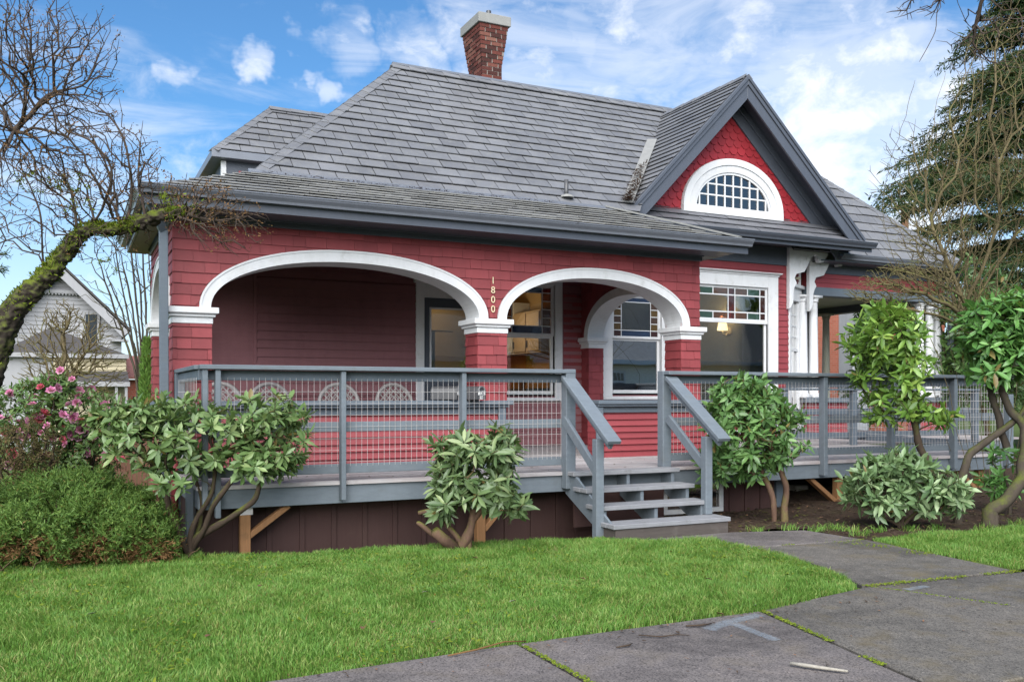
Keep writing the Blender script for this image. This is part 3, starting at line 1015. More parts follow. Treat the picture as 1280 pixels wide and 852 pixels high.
# --- piers
PD = .36
def pier(x0, x1, y0, y1, z0=ZD - .55, z1=ZS - .165, faces='fl'):
    mb = MB(); mb.box(x0 + .002, x1 - .002, y0 + .002, y1 - .002, z0, z1)
    sd_ = int(x0 * 100 + y0 * 10)
    for z_off, fl in ((0, 0),):
        if 'f' in faces: wall_siding(mb, WallF('x', y0, -1), x0 - .012, x1 + .012, None, None, z0, z1, .113, (.12, .30), seed=sd_, ns=1)
        if 'b' in faces: wall_siding(mb, WallF('x', y1, 1), x0 - .012, x1 + .012, None, None, z0, z1, .113, (.12, .30), seed=sd_ + 1, ns=1)
        if 'l' in faces: wall_siding(mb, WallF('y', x0, -1), y0 - .004, y1, None, None, z0, z1, .113, (.12, .30), seed=sd_ + 2, ns=1)
        if 'r' in faces: wall_siding(mb, WallF('y', x1, 1), y0 - .004, y1, None, None, z0, z1, .113, (.12, .30), seed=sd_ + 3, ns=1)
    p = mb.build('pier', M['red_shingle'], house, fix=False)
    # white capital
    cb = MB()
    e = .022
    za = z1
    for zz0, zz1, ex in ((za, za + .07, .022), (za + .068, za + .105, .045), (za + .104, za + .165, .075)):
        cb.box(x0 - ex, x1 + ex, y0 - ex, y1 + ex, zz0, zz1)
    # sloping bed mould between the two
    b0 = len(cb.v)
    ex0, ex1 = .026, .073
    zz0, zz1 = za + .072, za + .112
    cb.hexa([(x0 - ex0, y0 - ex0, zz0), (x1 + ex0, y0 - ex0, zz0), (x1 + ex0, y1 + ex0, zz0), (x0 - ex0, y1 + ex0, zz0),
             (x0 - ex1, y0 - ex1, zz1), (x1 + ex1, y0 - ex1, zz1), (x1 + ex1, y1 + ex1, zz1), (x0 - ex1, y1 + ex1, zz1)])
    cb.build('capital', M['white'], p, bevel=.004)
    return p


for a, b in PIERS: pier(a, b, YF, YF + PD, faces='flr')
pier(XL, XL + .36, YM - .34, YM - .01, faces='fl')
pier(XR - .24, XR, YM - .24, YM - .01, faces='fl')


# --- white archivolts and soffits
def arch_trim(pt, c, half, rise, th, wt=.115, wr=.13, proj=.03, both=True):
    """pt(s, z, n): wall coordinates to world. ring on the wall face and lining through its thickness"""
    mb = MB(); N = 44
    def pts(h, r, zs=ZS):
        out = []
        for i in range(N + 1):
            a = math.pi - math.pi * i / N
            cx, sx = math.cos(a), math.sin(a); p = 2 / 2.12
            out.append((c + h * math.copysign(abs(cx) ** p, cx), zs + r * abs(sx) ** p))
        return out
    I = pts(half, rise); O = pts(half + wt, rise + wr); Mi = pts(half + .028, rise + .028); B1 = pts(half + wt - .022, rise + wr - .022)

    def sweep(rows):
        m = len(rows); b = len(mb.v)
        for i in range(N + 1):
            for (ring_, nn) in rows: mb.v.append(tuple(pt(ring_[i][0], ring_[i][1], nn)))
        for i in range(N):
            for k in range(m):
                k2 = (k + 1) % m
                mb.f.append((b + i * m + k, b + i * m + k2, b + (i + 1) * m + k2, b + (i + 1) * m + k)); mb.m.append(0)
        mb.f.append(tuple(b + k for k in range(m))); mb.m.append(0)
        mb.f.append(tuple(b + N * m + k for k in reversed(range(m)))); mb.m.append(0)
    sweep([(I, .004), (I, proj), (B1, proj), (B1, proj + .008), (O, proj + .008), (O, .004)])
    if both: sweep([(I, -th - .004), (I, -th - proj), (O, -th - proj), (O, -th - .004)])
    sweep([(I, .003), (Mi, .003), (Mi, -th - .003), (I, -th - .003)])
    return mb


for a, b, r in ARCH:
    arch_trim(lambda s, z, n: WF.p(s, z, n), (a + b) / 2, (b - a) / 2, r, TH).build('arch_trim', M['white'], house)

# --- side walls of the porch with their own arches
SY0, SY1 = YF + PD, YM - .34


TS = .24


def side_wall(xo, out, y0, y1):
    wf = WallF('y', xo, out)
    c, h = (y0 + y1) / 2, (y1 - y0) / 2
    fo = ell(c, h + .115, .69); fi = ell(c, h, .56)
    mb = MB()
    ys0, ys1 = YF + .002, YM
    wall_siding(mb, wf, ys0, ys1, lambda s: max(ZS + .02, fo(s)), None, ZS + .02, ZT, .113, (.13, .34), seed=int(xo * 10))
    wi = WallF('y', xo - out * TS, -out)
    wall_siding(mb, wi, YF + TH, ys1, lambda s: max(ZS + .02, fo(s)), None, ZS + .02, ZT, .113, (.13, .34), seed=int(xo * 10) + 5)
    N = 60
    for i in range(N):
        a, b = ys0 + (ys1 - ys0) * i / N, ys0 + (ys1 - ys0) * (i + 1) / N
        for w_ in (wf, wi):
            za, zb = max(ZS, fi(a) + .02), max(ZS, fi(b) + .02)
            mb.poly([w_.p(a, za), w_.p(b, zb), w_.p(b, ZT), w_.p(a, ZT)])
    o = mb.build('porch_side_wall', M['red_shingle'], house, fix=False)
    arch_trim(lambda s, z, n: wf.p(s, z, n), c, h, .56, TS).build('arch_trim', M['white'], house)
    # low wall under the side arch
    kb = MB()
    kb.box(min(xo, xo - out * .2) + .02, max(xo, xo - out * .2) - .02, y0, y1, -.05, 1.2)
    wall_siding(kb, wf, y0, y1, None, None, -.02, 1.2, .113, (.15, .3), seed=9, ns=1, base=-.01)
    k = kb.build('low_wall', M['red_shingle'], house, fix=False)
    cp = MB(); cp.box(min(xo + .05 * out, xo - out * .28), max(xo + .05 * out, xo - out * .28), y0, y1, 1.215, 1.275)
    cp.build('cap_rail', M['slate_paint'], k, bevel=.006)


side_wall(XL, -1, SY0, SY1)
side_wall(XR, 1, SY0, YM - .24)

# --- low clapboard wall below the arches
def knee(x0, x1, post):
    kb = MB()
    yk = YF - .10
    kb.box(x0, x1, yk + .004, YF + .10, ZD, 1.205)
    wall_siding(kb, WallF('x', yk, -1), x0, x1, None, None, ZD, 1.125, .079, None, low=.028, top=.004, thick=.02)
    wall_siding(kb, WallF('y', x1 if post == 'r' else x0, 1 if post == 'r' else -1), yk, YF + .1, None, None, ZD, 1.125, .079, None, low=.01, top=.003, thick=.006)
    k = kb.build('low_wall', M['red_board'], house, fix=False)
    c = MB(); c.box(x0 - .02, x1 + .07, yk - .10, YF + .16, 1.235, 1.285)
    c.box(x0 - .01, x1 + .03, yk - .075, YF + .14, 1.205, 1.233)
    c.box(x0, x1, yk - .016, yk + .002, 1.128, 1.204)
    c.build('cap_rail', M['slate_paint'], k, bevel=.006)
    p = MB()
    xp = x1 - .10 if post == 'r' else x0 - .02
    p.box(xp, xp + .095, yk - .052, yk - .02, ZD, 1.203)
    p.build('end_post', M['slate_paint'], k, bevel=.004)


knee(1.34, 4.66, 'r')
knee(5.92, 7.62, 'l')

# porch floor and ceiling
fb = MB()
y = YF + .10
while y < YM - .02:
    fb.box(XL + .02, XR - .02, y, y + .088, ZD - .03, ZD - .002); y += .091
fb.build('porch_floor', M['deck'], house)
cb = MB()
x = XL + .02
while x < XR - .02:
    cb.box(x, min(x + .085, XR - .02), YF + TH + .004, YM, 3.27, 3.30); x += .088
cb.build('porch_ceiling', M['maroon'], house)

# --- main wall (porch back wall and the bay front) with window and door openings
W_K = (5.78, 6.98, 1.31, 3.2)      # kitchen window, outer casing
DOOR = (4.55, 5.62, ZD, 2.98)
W_2 = (7.72, 9.04, 1.33, 3.12)
W_1 = (9.22, 11.36, .74, 3.44)
TRM = .13
holes = [(w[0] + TRM, w[1] - TRM, w[2] + .05, w[3] - TRM) for w in (W_K, W_2)] + [(DOOR[0] + TRM, DOOR[1] - TRM, ZD, DOOR[3] - .16), (W_1[0] + .22, W_1[1] - .22, W_1[2] + .08, W_1[3] - .2)]
XB1 = 11.60


def main_wall(name, s0, s1, z0, z1, row, mat, low, seed, panel=None, shingle=False):
    mb = MB()
    rects = holes_split(s0, s1, z0, z1, holes)
    backing(mb, WMAIN, rects, .14)
    hh = [(w[0] + .02, w[1] - .02, w[2] + .02, w[3] - .02) for w in (W_K, W_2, DOOR)] + [(W_1[0] + .02, W_1[1] - .02, W_1[2] + .02, W_1[3] - .02)]
    z = z0
    while z < z1 - .01:
        zt = min(z + row, z1)
        for a, b, c, d in holes_split(s0, s1, z, zt, hh):
            wall_siding(mb, WMAIN, a, b, None, None, c, d, row if d - c > row * .9 else d - c, None if not shingle else (.13, .32), low=low, top=.004, thick=.009, ns=1, seed=seed + int(z * 100))
        z = zt
    o = mb.build(name, mat, house, fix=False)
    return o


main_wall('rear_panel', XL + .02, 2.26, ZD, 3.27, 3.0, M['maroon'], .004, 1)
main_wall('rear_siding', 2.27, 7.0, ZD, 3.27, .118, M['maroon'], .024, 2)
main_wall('shingle_wall', 7.01, 9.1, ZD, 3.27, .113, M['red_shingle'], .016, 3, shingle=True)
main_wall('bay_siding', 9.1, XB1, -.02, 3.66, .108, M['red_board'], .018, 4)
eb = MB(); eb.box(2.245, 2.285, YM - .022, YM, ZD, 3.26); eb.build('corner_strip', M['maroon'], house)

# canted side of the bay, with its narrow window
P0, P1 = Vector((XB1, YM, 0)), Vector((12.22, 12.96, 0))
cd_ = (P1 - P0).normalized(); cn = Vector((cd_.y, -cd_.x, 0))
CL = (P1 - P0).length


def cpt(s, z, n=0): return P0 + cd_ * s + cn * n + Vector((0, 0, z))


class CantF:
    def p(self, a, z, n=0): return cpt(a, z, n)
mb = MB()
z_ = -.02
while z_ < 3.66:
    zt = min(z_ + .108, 3.66)
    for a, b in ((0, CL),) if z_ > 3.3 or z_ < .8 else ((0, .03), (CL - .05, CL)):
        wall_siding(mb, CantF(), a, b, None, None, z_, zt, .108, None, low=.018, top=.004, ns=1)
    z_ = zt
mb.hexa([cpt(0, -.02, -.12), cpt(CL, -.02, -.12), cpt(CL, -.02, -.1), cpt(0, -.02, -.1), cpt(0, 3.66, -.12), cpt(CL, 3.66, -.12), cpt(CL, 3.66, -.1), cpt(0, 3.66, -.1)])
mb.build('bay_side', M['red_board'], house, fix=False)
wb = MB()


def cbox(mb, s0, s1, z0, z1, n0, n1, mi=0):
    mb.hexa([cpt(s0, z0, n0), cpt(s1, z0, n0), cpt(s1, z0, n1), cpt(s0, z0, n1), cpt(s0, z1, n0), cpt(s1, z1, n0), cpt(s1, z1, n1), cpt(s0, z1, n1)], mi)
cbox(wb, .02, .13, .8, 3.22, -.05, .035); cbox(wb, CL - .13, CL - .02, .8, 3.22, -.05, .035)
cbox(wb, .0, CL, 3.06, 3.30, -.05, .045); cbox(wb, -.03, CL + .02, 3.30, 3.36, -.05, .10); cbox(wb, -.02, CL + .02, .72, .80, -.05, .09)
cbox(wb, .0, CL, .55, .72, -.05, .03)
sw = wb.build('side_window', M['white'], house, bevel=.004)
sb = MB()
cbox(sb, .13, CL - .13, 2.15, 2.2, -.04, .01); cbox(sb, .13, .17, .85, 3.05, -.04, 0); cbox(sb, CL - .17, CL - .13, .85, 3.05, -.04, 0)
cbox(sb, .13, CL - .13, .8, .88, -.04, 0)
for k in range(3): cbox(sb, .17, CL - .17, 2.4 + k * .2, 2.42 + k * .2, -.035, -.01)
cbox(sb, CL / 2 - .01, CL / 2 + .01, 2.2, 3.05, -.035, -.01)
sb.build('sash', M['white'], sw)
gb = MB(); cbox(gb, .13, CL - .13, .85, 3.06, -.030, -.026); gb.build('pane', M['glass_mirror'], sw)

# other body walls (left side, right side, rear): plain clapboard boxes closing the volume
mb = MB()
mb.box(2.42, 2.6, YM + .15, 17.4, -.05, 4.1)
mb.box(2.6, 12.2, 17.2, 17.4, -.05, 4.1)
mb.box(12.05, 12.2, 13.05, 17.2, -.05, 3.9)
wall_siding(mb, WallF('y', 2.42, -1), YM + .15, 17.4, None, None, -.02, 4.0, .113, None)
wall_siding(mb, WallF('y', 12.2, 1), 13.0, 17.4, None, None, -.02, 3.3, .113, None)
mb.build('body_wall', M['red_board'], house, fix=False)
# floor and upper ceiling of the rooms
mb = MB(); mb.box(2.6, 12.05, YM + .15, 17.2, .45, .55); mb.build('room_floor', M['room_floor'], house)
mb = MB(); mb.box(2.6, 12.05, YM + .145, 17.2, 3.46, 3.5); mb.build('room_ceiling', M['room'], house)
mb = MB()
mb.box(5.55, 5.62, YM + .16, 15.4, .55, 3.46); mb.box(7.25, 7.32, YM + .16, 15.4, .55, 3.46); mb.box(5.62, 7.25, 15.3, 15.4, .55, 3.46)
mb.build('kitchen_wall', M['ochre'], house)
mb = MB()
mb.box(9.05, 9.12, YM + .16, 16.2, .55, 3.46); mb.box(9.12, 12.0, 16.1, 16.2, .55, 3.46); mb.box(12.0, 12.04, 13.05, 16.2, .55, 3.46)
mb.build('parlour_wall', M['room'], house)
mb = MB(); mb.box(3.4, 3.48, YM + .16, 15.6, .55, 3.46); mb.box(3.48, 5.55, 15.5, 15.6, .55, 3.46)
mb.build('hall_wall', M['room'], house)
mb = MB(); mb.box(7.32, 9.05, 14.2, 14.3, .55, 3.46); mb.build('dim_wall', M['room_dark'], house)


# --- windows
def wbox(mb, s0, s1, z0, z1, n0, n1, mi=0):
    p, q = WMAIN.p(s0, z0, n0), WMAIN.p(s1, z1, n1)
    mb.box(min(p.x, q.x), max(p.x, q.x), min(p.y, q.y), max(p.y, q.y), z0, z1, mi)


def casing(x0, x1, z0, z1, t, head=.16, sill=.05, crown=.05):
    mb = MB()
    wbox(mb, x0, x0 + t, z0, z1, -.10, .032); wbox(mb, x1 - t, x1, z0, z1, -.10, .032)
    wbox(mb, x0 + t, x1 - t, z1 - head, z1, -.10, .034)
    wbox(mb, x0 - .012, x1 + .012, z1 + .001, z1 + .022, -.02, .05)
    wbox(mb, x0 - .045, x1 + .045, z1 + .045, z1 + .062, -.02, .105)
    a, b = x0 - .016, x1 + .016
    # crown mould, sloping out
    mb.hexa([WMAIN.p(a, z1 + .022, 0), WMAIN.p(b, z1 + .022, 0), WMAIN.p(b, z1 + .022, .052), WMAIN.p(a, z1 + .022, .052),
             WMAIN.p(a - .028, z1 + .046, 0), WMAIN.p(b + .028, z1 + .046, 0), WMAIN.p(b + .028, z1 + .046, .1), WMAIN.p(a - .028, z1 + .046, .1)])
    return mb


def sash_window(name, x0, x1, z0, z1, t, meet, label, glass_lo, patt, head=.14):
    cs = casing(x0, x1, z0, z1, t, head)
    w = cs.build(name, M['white'], house, bevel=.004); w['label'] = label
    sl = MB(); wbox(sl, x0 - .03, x1 + .03, z0 - .05, z0 + .002, -.08, .085); sl.build('sill', M['white'], w, bevel=.005)
    a, b = x0 + t, x1 - t
    f = MB(); st = .048
    for (c, d, n0, n1) in ((z0 + .02, meet, -.075, -.04), (meet, z1 - head, -.04, -.008)):
        wbox(f, a, a + st, c, d, n0, n1); wbox(f, b - st, b, c, d, n0, n1)
        wbox(f, a + st, b - st, c, c + (.085 if c < meet else .035), n0, n1); wbox(f, a + st, b - st, d - .035, d, n0, n1)
    f.build('sash', M['white'], w, bevel=.003)
    g_ = MB(); wbox(g_, a + st, b - st, z0 + .1, meet - .03, -.06, -.055); g_.build('pane', glass_lo, w)
    # leaded upper light
    u0, u1, v0, v1 = a + st, b - st, meet + .035, z1 - head - .035
    gl = MB(); ld = MB(); bw = .0065
    for (p0, q0, p1, q1, mi) in patt:
        s0_, s1_, c_, d_ = u0 + (u1 - u0) * p0, u0 + (u1 - u0) * p1, v0 + (v1 - v0) * q0, v0 + (v1 - v0) * q1
        wbox(gl, s0_, s1_, c_, d_, -.026, -.021, mi)
        for e0, e1, h0, h1 in ((s0_ - bw, s0_ + bw, c_, d_), (s1_ - bw, s1_ + bw, c_, d_)): wbox(ld, e0, e1, h0, h1, -.031 - mi * .0002 - p0 * .001, -.0155 + p0 * .001 + q0 * .0007)
        for h0, h1 in ((c_ - bw, c_ + bw), (d_ - bw, d_ + bw)): wbox(ld, s0_, s1_, h0, h1, -.0305 - p0 * .001, -.015 + q0 * .0009 + p0 * .0006)
    gl.build('leaded_light', [M['glass']] + [M[k] for k in SG], w, fix=False)
    ld.build('glazing_bars', M['white'], w)
    return w


# pattern entries: (u0, v0, u1, v1, glass) glass 0 clear 1 red 2 green 3 blue 4 amber 5 brown
def border_pattern(side, cols=('r', 'a', 'b', 'a', 'r'), clear=0):
    L = {'r': 5, 'a': 4, 'b': 5, 'g': 2}
    p = [(0, 0, side, .16, 1), (side, 0, 1 - side, .16, 3), (1 - side, 0, 1, .16, 1), (side, .16, 1 - side, .88, clear), (0, .88, side, 1, 1), (side, .88, 1 - side, 1, 3), (1 - side, .88, 1, 1, 1)]
    zs = [.16, .34, .52, .70, .88]
    for i in range(4):
        c = (4, 5, 4, 5)[i]
        p += [(0, zs[i], side, zs[i + 1], c), (1 - side, zs[i], 1, zs[i + 1], c)]
    return p


sash_window('kitchen_window', *W_K, TRM, 2.27, 'tall sash window with amber and blue stained border lit from a warm kitchen', M['glass'], border_pattern(.19))
sash_window('arch_window', *W_2, TRM + .05, 2.27, 'tall sash window with stained border seen through the side arch', M['glass_mirror'], border_pattern(.17, clear=0))
eb = MB(); wbox(eb, 9.045, 9.165, 1.3, 3.12, -.05, .026); eb.build('casing_board', M['white'], house)
# wide parlour window
x0, x1, z0, z1 = W_1
w1 = casing(x0, x1, z0, z1, .22, .20).build('parlour_window', M['white'], house, bevel=.004)
w1['label'] = 'wide parlour window with stained glass band above one large pane'
sl = MB(); wbox(sl, x0 - .03, x1 + .03, z0 - .06, z0, -.08, .09); sl.build('sill', M['white'], w1, bevel=.005)
f = MB(); a, b = x0 + .22, x1 - .22
wbox(f, a, a + .05, z0 + .02, 2.62, -.07, -.03); wbox(f, b - .05, b, z0 + .02, 2.62, -.07, -.03); wbox(f, a + .05, b - .05, z0 + .02, z0 + .11, -.07, -.03)
wbox(f, a, b, 2.60, 2.665, -.05, .0); wbox(f, a, a + .035, 2.665, 3.24, -.035, -.005); wbox(f, b - .035, b, 2.665, 3.24, -.035, -.005); wbox(f, a + .035, b - .035, 3.21, 3.24, -.035, -.005)
f.build('sash', M['white'], w1, bevel=.003)
g_ = MB(); wbox(g_, a + .04, b - .04, z0 + .1, 2.61, -.055, -.050); g_.build('pane', M['glass'], w1)
gl, ld = MB(), MB()
U = [0, .10, .345, .59, .685, .90, 1.0]; U = [0, .085, .285, .50, .585, .785, .915, 1.0]
us = [0, .095, .30, .49, .575, .775, .93, 1.0]
us = [0, .09, .29, .49, .58, .75, .92, 1]
c0, c1 = a + .035, b - .035; v0, v1 = 2.665, 3.21
vs = [0, .23, .77, 1]
cells = []
cols_top = [1, 2, 5, 1, 5, 2, 1]
for i in range(7):
    for j in range(3):
        if i in (1, 4) and j == 1: cells.append((us[i], vs[1], us[i + 2], vs[2], 0)); continue
        if i in (2, 5) and j == 1: continue
        cells.append((us[i], vs[j], us[i + 1], vs[j + 1], 1 if i in (0, 3, 6) else cols_top[i] if j == 2 else (2, 5)[cols_top[i] == 5] if j == 0 else 1))
for k, (p0, q0, p1, q1, mi) in enumerate(cells):
    s0_, s1_, z0_, z1_ = c0 + (c1 - c0) * p0, c0 + (c1 - c0) * p1, v0 + (v1 - v0) * q0, v0 + (v1 - v0) * q1
    wbox(gl, s0_, s1_, z0_, z1_, -.024, -.019, mi)
    e = .011; j_ = k * .00012
    wbox(ld, s0_ - e, s0_ + e, z0_, z1_, -.030 - j_, -.013 + j_); wbox(ld, s1_ - e, s1_ + e, z0_, z1_, -.0301 - j_, -.0129 + j_)
    wbox(ld, s0_, s1_, z0_ - e, z0_ + e, -.0295 - j_, -.0125 + j_); wbox(ld, s0_, s1_, z1_ - e, z1_ + e, -.0296 - j_, -.0124 + j_)
gl.build('leaded_light', [M['glass']] + [M[k] for k in SG], w1, fix=False)
ld.build('glazing_bars', M['white'], w1)

# front door: grey frame, blue-grey leaf with a large glass
x0, x1, z0, z1 = DOOR
mb = MB(); t_ = TRM
wbox(mb, x0, x0 + t_, z0, z1, -.1, .03); wbox(mb, x1 - t_, x1, z0, z1, -.1, .03); wbox(mb, x0 + t_, x1 - t_, z1 - .2, z1, -.1, .031); wbox(mb, x0 - .035, x1 + .035, z1 + .002, z1 + .05, -.02, .07)
dr = mb.build('front_door', M['white'], house, bevel=.004)
mb = MB(); a, b = x0 + t_, x1 - t_
wbox(mb, a, a + .10, z0, z1 - .2, -.08, -.03); wbox(mb, b - .10, b, z0, z1 - .2, -.08, -.03); wbox(mb, a + .1, b - .1, z0, 1.70, -.08, -.03); wbox(mb, a + .1, b - .1, z1 - .34, z1 - .2, -.08, -.03)
wbox(mb, a + .18, b - .18, .75, 1.5, -.03, -.022)
mb.build('door_leaf', M['charcoal'], dr, bevel=.004)
mb = MB(); e = .025
wbox(mb, a + .1, a + .1 + e, 1.7, z1 - .34, -.05, -.018); wbox(mb, b - .1 - e, b - .1, 1.7, z1 - .34, -.05, -.018); wbox(mb, a + .1 + e, b - .1 - e, 1.7, 1.7 + e, -.05, -.018); wbox(mb, a + .1 + e, b - .1 - e, z1 - .34 - e, z1 - .34, -.05, -.018)
mb.build('glass_bead', M['white'], dr)
mb = MB(); wbox(mb, a + .11, b - .11, 1.71, z1 - .35, -.045, -.04); mb.build('pane', M['glass'], dr)
mb = MB(); p = WMAIN.p(a + .05, 1.58, 0); mb.lathe([(0.001, 0), (.025, .004), (.028, .02), (.02, .035), (.001, .04)], (p.x, p.y + .01, 1.56), 10); mb.build('handle', M['brass'], dr, smooth=True)

# --- frieze and cornice boards
mb = MB()
mb.box(XL - .03, XR + .03, YF - .032, YF - .002, ZT + .002, 3.27)
mb.box(XL - .045, XR + .045, YF - .055, YF - .033, ZT + .06, 3.27)
mb.box(XL - .03, XL - .002, YF, YM, ZT + .002, 3.27)
mb.build('frieze', M['charcoal'], house, bevel=.004)
mb = MB(); mb.box(9.0, XB1 + .02, YM - .03, YM - .002, 3.662, 3.98); mb.build('frieze', M['charcoal'], house, bevel=.004)
mb = MB(); cbox(mb, 0, CL, 3.662, 3.98, -.01, .03); mb.build('frieze', M['charcoal'], house)

# --- porch roof (low slope) : front plane and side plane
EZ, EY = 3.36, 9.43
JY, JZ = 11.8, 4.15
slates('porch_roof', [(.69, EY, EZ), (7.86, EY, EZ), (7.30, JY + .06, JZ + .02), (2.09, JY + .06, JZ + .02)], .282, .34, M['slate_low'], house, seed=5)
slates('porch_side_roof', [(.69, 12.9, EZ), (.69, EY, EZ), (2.09, JY, JZ), (2.09, 12.9, JZ)], .28, .34, M['slate_low'], house, seed=6)
mb = MB(); mb.poly([(7.86, EY, EZ), (7.95, 12.5, 3.40), (7.3, JY, JZ)]); 
mb.build('rear_slope', M['slate_low'], house)
mb = MB(); mb.bar((7.87, EY - .01, EZ + .045), (7.31, JY, JZ + .045), .07, .022); mb.build('verge_flashing', M['metal_cap'], house)
mb = MB(); mb.box(2.04, 7.36, JY - .02, JY + .012, JZ + .012, JZ + .045); mb.bar((2.04, JY - .09, JZ - .012), (7.36, JY - .09, JZ - .012), .16, .018, up=(0, -.3, 1)); mb.build('roof_flashing', M['gutter'], house)
# soffit under porch eaves
mb = MB(); fb_ = MB(); fb_.box(.72, 7.86, EY + .021, YF - .056, 3.20, 3.23); fb_.box(.62, 8.0, EY - .012, EY + .02, 3.19, EZ - .09); fb_.build('front_soffit', M['charcoal'], house)
mb.box(.72, XL - .05, YF, 12.9, 3.20, 3.23); mb.box(XL - .052, 2.3, 12.62, 12.9, 3.201, 3.231); mb.prism([(.7, 12.9, 3.2), (2.09, 12.9, 3.2), (2.09, 12.9, JZ - .02), (.7, 12.9, EZ - .02)], (0, .02, 0)); mb.build('soffit', M['soffit'], house)
mb = MB(); mb.box(XR + .05, 7.88, YF - .05, YM - .05, 3.2, 3.23)
mb.build('soffit', M['soffit'], house)


def gutter(mb, a, b, out, z, h=.105, w=.12):
    """K-style gutter from a to b, out = unit outwards"""
    a, b, o = Vector((*a, z)), Vector((*b, z)), Vector((*out, 0))
    prof = [(0, 0), (.0, -h), (w * .55, -h), (w * .62, -h * .72), (w * .9, -h * .34), (w * .95, -.012), (w * 1.02, -.012), (w * 1.02, .0), (w * .93, 0), (w * .85, -h * .3), (.012, -h * .35), (.012, 0)]
    pts = [a + o * p + Vector((0, 0, q)) for p, q in prof]
    n = len(pts); i0 = len(mb.v); d = b - a
    mb.v += [tuple(p) for p in pts] + [tuple(p + d) for p in pts]
    for i in range(n):
        j = (i + 1) % n
        mb.f.append((i0 + i, i0 + j, i0 + n + j, i0 + n + i)); mb.m.append(0)
    mb.f.append(tuple(i0 + i for i in range(n))); mb.m.append(0)
    mb.f.append(tuple(i0 + n + i for i in reversed(range(n)))); mb.m.append(0)


mb = MB(); gutter(mb, (.60, EY - .012), (8.02, EY - .012), (0, -1), EZ + .01, .09, .11); mb.box(.62, 8.0, EY - .010, EY + .018, EZ - .088, EZ - .01)
mb.build('gutter', M['gutter'], house)
mb = MB(); gutter(mb, (.68, EY + .05), (.68, 12.9), (-1, 0), EZ + .01); mb.box(.69, .715, EY + .05, 12.9, 3.2, EZ - .01); mb.build('gutter', M['gutter'], house)

# --- main hip roof
RY, RZ = 14.6, 6.83
A, B_, C_, D_ = (2.09, JY, JZ), (7.9, JY, JZ), (10.42, 14.52, RZ - .08), (10.42, RY, RZ)
slates('main_roof', [A, B_, C_, D_, (4.92, RY, RZ)], .222, .37, M['slate'], house, seed=8)
slates('left_hip', [(2.09, 17.4, JZ), A, (4.92, RY, RZ)], .222, .37, M['slate'], house, seed=9)
slates('right_slope', [(11.6, 12.45, 3.93), (16.15, 12.45, 3.93), (11.9, RY, RZ), (11.6, RY, RZ)], .235, .44, M['slate'], house, seed=10)
mb = MB()
mb.poly([(16.15, 12.45, 3.93), (16.15, 17.4, 3.93), (11.9, RY, RZ)])
mb.poly([(2.09, 17.4, JZ), (4.92, RY, RZ), (11.9, RY, RZ), (16.15, 17.4, 3.93)])
mb.poly([(10.42, 14.52, RZ - .08), (11.6, 13.0, 4.7), (11.6, RY, RZ), (10.42, RY, RZ)])
mb.build('rear_slope', M['slate'], house)
ridge_caps('ridge_cap', (4.86, RY, RZ), (10.6, RY, RZ), M['slate'], house, sides=((0, -1, -.95), (0, 1, -.95)), w=.12, h=.015)
def plane_side(a, b, p):
    """unit vector in the roof plane through a, b, p, square to the edge a-b and pointing to p's side"""
    a, b, p = Vector(a), Vector(b), Vector(p); d = (b - a).normalized(); v = p - a; v -= d * v.dot(d); return v.normalized()


LT, RT = (4.92, RY, RZ), (11.9, RY, RZ)
ridge_caps('hip_cap', A, LT, M['slate'], house, sides=(plane_side(A, LT, B_), plane_side(A, LT, (2.09, 17.4, JZ))), w=.12, step=.22, h=-.004)
ridge_caps('hip_cap', (16.15, 12.45, 3.93), (11.9, RY, RZ), M['slate'], house, sides=(plane_side((16.15, 12.45, 3.93), RT, (11.6, 12.45, 3.93)), plane_side((16.15, 12.45, 3.93), RT, (16.15, 17.4, 3.93))), w=.12, step=.24, h=-.004)
mb = MB(); mb.bar((4.86, RY - .01, RZ + .045), (10.5, RY - .01, RZ + .045), .05, .035); mb.build('ridge_flashing', M['gutter'], house)

# --- front gable
GX, GZ, GY = 10.17, 6.66, 12.0
GL, GR, GB = 7.76, 12.80, 4.16
slates('gable_roof', [(GL, 11.86, GB), (GL + .02, GY, GB), (GX, GY, GZ), (GX, 14.44, GZ), (GL + .05, 11.9, GB + .02)][1:4] + [(GL, 11.9, GB)], .125, .40, M['slate_low'], house, seed=12) if False else None


def gable_slates(name, corner_eave_front, ridge_front, ridge_back, eave_back, seed, rowh=.150):
    ef, rf, rb, eb_ = [Vector(p) for p in (corner_eave_front, ridge_front, ridge_back, eave_back)]
    rr = random.Random(seed)
    # courses run front to back (along Y), climbing towards the ridge
    u = Vector((0, 1, 0)); v = (rf - ef); v -= u * v.dot(u); v.normalize()
    fr = Frame(ef, -u if u.cross(v).z < 0 else u, v)
    poly = ccw([fr.uv(p) for p in (ef, rf, rb, eb_)])
    mb = MB(); mb.poly([fr.p(a, b, -.004) for a, b in poly], 1)
    um, ux, vx = min(p[0] for p in poly), max(p[0] for p in poly), max(p[1] for p in poly)
    r = 0; vv = 0
    while vv < vx:
        x = um - .4 + (r % 2) * .21
        while x < ux:
            q = clip_poly([(x + .002, vv), (x + .418, vv), (x + .418, vv + rowh), (x + .002, vv + rowh)], poly)
            if q: add_tile(mb, fr, q, vv, rowh, .026 + rr.uniform(-.003, .003), .003, .012)
            x += .42
        vv += rowh; r += 1
    return mb.build(name, [M['slate'], M['deck_shade']], house, fix=False)


